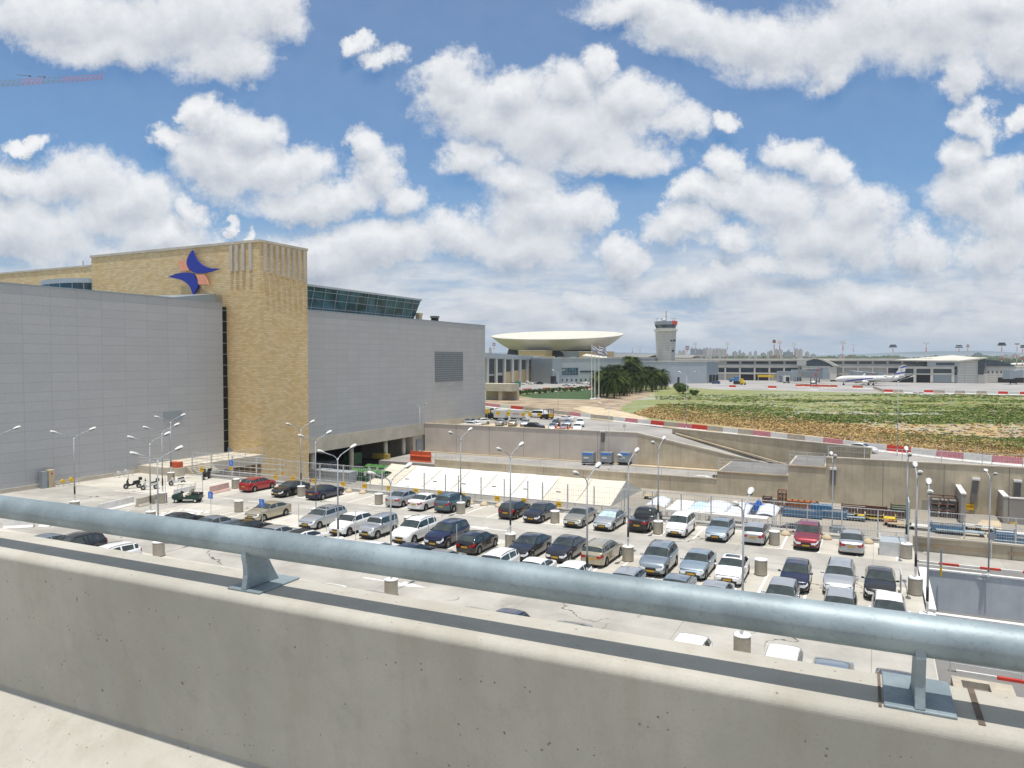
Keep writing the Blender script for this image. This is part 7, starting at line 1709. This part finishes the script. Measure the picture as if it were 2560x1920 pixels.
def bush(name,p,w,h,lab,n=1400,m_='leaf',cat='shrub',lf=.5,group=None,seed=1,flat=False):
    rnd=random.Random(seed); r=empty(name,tuple(p),0,lab,cat,group); mb=MB()
    for k in range(5): a=k*1.3; mb.tube([(0,0,0),(w*.2*math.cos(a),w*.2*math.sin(a),h*.5),(w*.3*math.cos(a),w*.3*math.sin(a),h*.75)],[.12,.08,.03],6)
    mb.build('stem',M['trunk'],r); mb=MB()
    lumps=[(rnd.uniform(-.5,.5),rnd.uniform(-.5,.5),rnd.uniform(.35,.7),rnd.uniform(.3,.5)) for _ in range(9)]
    for i in range(n):
        lx,ly,lz,lr=rnd.choice(lumps); v=Vector((rnd.gauss(0,1),rnd.gauss(0,1),rnd.gauss(0,1))).normalized()*lr*rnd.uniform(.6,1.05)
        c=Vector(((lx+v.x)*w*.62,(ly+v.y)*w*.62,max(.05,(lz+v.z*.7))*h)); a=Vector((rnd.uniform(-1,1),rnd.uniform(-1,1),rnd.uniform(-1,1))).normalized()*lf; b=a.cross(Vector((rnd.uniform(-1,1),rnd.uniform(-1,1),rnd.uniform(-1,1)))).normalized()*lf*.6
        mb.add([c-a*.5,c+b*.5,c+a*.5,c-b*.5],[(0,1,2,3)])
    mb.build('foliage',M[m_],r); return r
p=pz(1707,985,0); bush('field_bush',p,7.5,5.2,'large round green bush at the left edge of the field',2600,lf=.55)
p=pz(1735,988,0); bush('field_bush',p,4.5,2.4,'lower green bush beside the large round bush',900,lf=.5,seed=3)
for i in range(12):
    f=i/11; p=pz(1285+f*175,988-f*12+random.uniform(-1,1),0); bush('hedge_shrub',p,4.2,2.3,'low shrub of the hedge behind the lawn, %s from the left'%ordw(i+1),330,lf=.6,group='hedge shrubs behind the lawn',seed=20+i)
# weeds and dry grass over the field
def weeds(name,n,cols,hs,lab_seed,zone):
    rnd=random.Random(lab_seed); mb=MB(); made=0
    while made<n:
        x=rnd.uniform(1380,2620); y=rnd.uniform(980,1160)
        if not zone(x,y,rnd): continue
        p=pz(x,y,0); made+=1; hh=rnd.uniform(*hs); 
        mb.mat(rnd.randrange(len(cols)))
        for k in range(5):
            a=rnd.uniform(0,6.28); q=p+Vector((rnd.uniform(-.5,.5),rnd.uniform(-.5,.5),0)); w=rnd.uniform(.25,.65); d=Vector((math.cos(a),math.sin(a),0))
            mb.add([q-d*w,q+d*w,q+Vector((rnd.uniform(-.3,.3),rnd.uniform(-.3,.3),hh*rnd.uniform(.6,1)))],[(0,1,2)])
    o=mb.build(name,cols); return tag(o,kind='stuff')
def barr_y(x):
    for (a,b),(c,d) in zip(BPX,BPX[1:]):
        if a<=x<=c: return b+(d-b)*(x-a)/(c-a)
    return 1000
M['dry']=mat('dry_grass',(.46,.33,.14),.95,var=.2,vs_=.2,c2=(.50,.37,.17)); M['dry2']=mat('brown_dry_weeds',(.36,.24,.11),.95,var=.2,vs_=.2)
M['gr1']=mat('fresh_weeds',(.13,.18,.035),.9,var=.2,vs_=.03,c2=(.21,.25,.07)); M['gr2']=mat('dark_weeds',(.09,.14,.03),.9,var=.3,vs_=.2); M['gy']=mat('grey_thistle',(.40,.38,.36),.95,var=.2,vs_=.2)
import mathutils
def nz(p,s,o=0): return mathutils.noise.noise(Vector((p.x*s,p.y*s,o)))
def zd(x,y,r_):
    by=barr_y(x)-20; 
    if y>by or y<988+max(0,(1720-x)*.33): return False
    dep=(by-y); return r_.random()<(1.0 if dep<26 else (.35 if dep<40 else .02))
def zg(x,y,r_):
    by=barr_y(x)-20
    if y>by-14 or x<1640 or y<990 and x<1700 or y<978+max(0,(x-2200)*.03): return False
    p=pz(x,y,0); q=Vector((p.x*math.cos(YAW)+p.y*math.sin(YAW),-p.x*math.sin(YAW)+p.y*math.cos(YAW),0)); v=mathutils.noise.noise(Vector((q.x*.012,q.y*.035,3)))+.45*mathutils.noise.noise(Vector((q.x*.06,q.y*.12,8)))
    return r_.random()<max(0,min(1,(v+.12)*3.2))
weeds('dry_grass',11000,[M['dry'],M['dry'],M['dry2']],(.12,.38),11,zd)
weeds('green_weeds',12000,[M['gr1'],M['gr1'],M['gr2']],(.12,.32),12,zg)
def zt(x,y,r_):
    by=barr_y(x)-20
    return not(y>by-20 or x<1680 or y<985)
weeds('grey_thistles',1800,[M['gy'],M['gy'],M['gr2']],(.1,.25),13,zt)
# distant tree belt and city
def treebelt(name,D,x0,x1,h0,h1,n,m_,seed,dens=1.0):
    rnd=random.Random(seed); mb=MB()
    for i in range(n):
        x=rnd.uniform(x0,x1); dd=ray(x,895); P_=C0+dd*((D+rnd.uniform(-60,200))/dd.dot(FW)); H=rnd.uniform(h0,h1)*(1+.35*mathutils.noise.noise(Vector((x*.012,seed,0)))); w=H*rnd.uniform(.5,.9)
        vs=[];fs=[]; m=7
        prof=((.25,.0),(.8,.25),(1,.55),(.75,.82),(.3,1.0))
        for (r0,z) in prof:
            for k in range(m):
                a=2*math.pi*k/m; q=rnd.uniform(.75,1.2); vs.append((P_.x+w*.6*r0*q*math.cos(a),P_.y+w*.6*r0*q*math.sin(a),z*H*rnd.uniform(.93,1.07)))
        for j in range(4):
            for k in range(m): fs.append((j*m+k,j*m+(k+1)%m,(j+1)*m+(k+1)%m,(j+1)*m+k))
        fs.append(tuple(range(4*m,5*m))); mb.add(vs,fs)
    return tag(mb.build(name,m_),kind='stuff')
treebelt('distant_trees',1500,1180,2700,13,19,900,M['fars'],5)
treebelt('distant_wood',2600,1180,2700,22,30,900,M['fars'],6)
M['cty']=brick('city_tower_face','XYZ',7,3.2,((.62,.54,.50),(.66,.55,.50)),(.34,.33,.33),.9,rough=.8,offset=0)
M['cty2']=brick('city_tower_face_grey','XYZ',6,3.2,((.30,.33,.36),(.32,.35,.38)),(.20,.22,.25),.9,rough=.7,offset=0)
CB=[(1726,1736,872,2),(1737,1745,873,2),(1744,1757,874,2),(1758,1764,872,1),(1765,1772,871,1),(1773,1779,871,1),(1781,1788,873,1),(1790,1796,871.5,1),(1798,1803,872,1),(1805,1811,873,1),(1811,1816,873,1),(1696,1704,878,1),(1706,1714,877,1),(1834,1844,880,1),(1848,1853,877,1),(1872,1879,881,1),(1886,1893,879,1),(1925,1932,877,1),(1938,1946,874,1),(1948,1957,875,1),(1961,1982,880,2),(1986,1990,873,1),(1990,1997,873.5,1),(1999,2007,874.5,1),(2016,2024,881,1),(2440,2455,883,2),(2510,2530,889,1),(2535,2548,887,1),(1905,1915,883,1),(1856,1864,883,1),(1918,1923,880,1),(1970,1975,875,1),(2030,2040,886,1),(2100,2112,887,1),(1655,1662,885,1),(1222,1228,870,1)]
for i,(x0_,x1_,t_,k_) in enumerate(CB):
    D=2300+ (i*137)%500; a=ray(x0_,895); b=ray(x1_,895); A=C0+a*(D/a.dot(FW)); B=C0+b*(D/b.dot(FW)); s=D/FPX; H=(900-t_)*s+CH; w=(B-A).length; c=(A+B)/2
    r=empty('city_building' if k_==1 else 'city_office',(c.x,c.y,0),YAW+R((i%5-2)*6),'far %s city block on the skyline, %s in order'%('pinkish' if k_==1 else 'grey glass',ordw(i+1)),'building','city blocks on the skyline')
    mb=MB(); mb.box(-w/2,w/2,0,w*.8,0,H); mb.build('wall',M['cty'] if k_==1 else M['cty2'],r); mb=MB(); mb.box(-w*.2,w*.15,w*.2,w*.5,H,H+3.2); mb.build('roof_house',M['cty2'],r)
# low hills
def hills(name,D,base,amp,seed,m_):
    mb=MB(); f=[];bk=[]
    for i in range(90):
        x=-400+i*45; dd=ray(x,895); P_=C0+dd*(D/dd.dot(FW)); h=CH+(900-(base-amp*(.5+mathutils.noise.noise(Vector((x*.0023,seed,0)))+.3*mathutils.noise.noise(Vector((x*.01,seed,2))))))*D/FPX
        f.append((P_.x,P_.y,-5)); bk.append((P_.x*1.1,P_.y*1.1,h))
    mb.grid([f,bk]); mb.grid([bk,[(x*1.3,y*1.3,-5) for x,y,z in bk]]); return struct(mb,name,m_,smooth=True)
M['hill']=mat('hazy_hill_scrub',(.09,.12,.15),.95,var=.2,vs_=.001)  # blue of the distance haze is mixed into the hill colour
hills('hills',9000,888,12,4.0,M['hill'])
# ================================================================== HAZE
def haze():
    mb=MB(); mb.box(-6000,9000,-14.5,13500,-8.0,70); o=mb.build('haze',[]); m_=bpy.data.materials.new('haze_air'); m_.use_nodes=True; nt=m_.node_tree; nt.nodes.clear()
    ou=nt.nodes.new('ShaderNodeOutputMaterial'); pv=nt.nodes.new('ShaderNodeVolumePrincipled'); pv.inputs['Color'].default_value=(.80,.88,1,1); pv.inputs['Density'].default_value=.00006; pv.inputs['Anisotropy'].default_value=.2
    nt.links.new(pv.outputs[0],ou.inputs['Volume']); o.data.materials.append(m_); tag(o,kind='stuff')
if HAZE: haze()
sc.cycles.volume_bounces=1
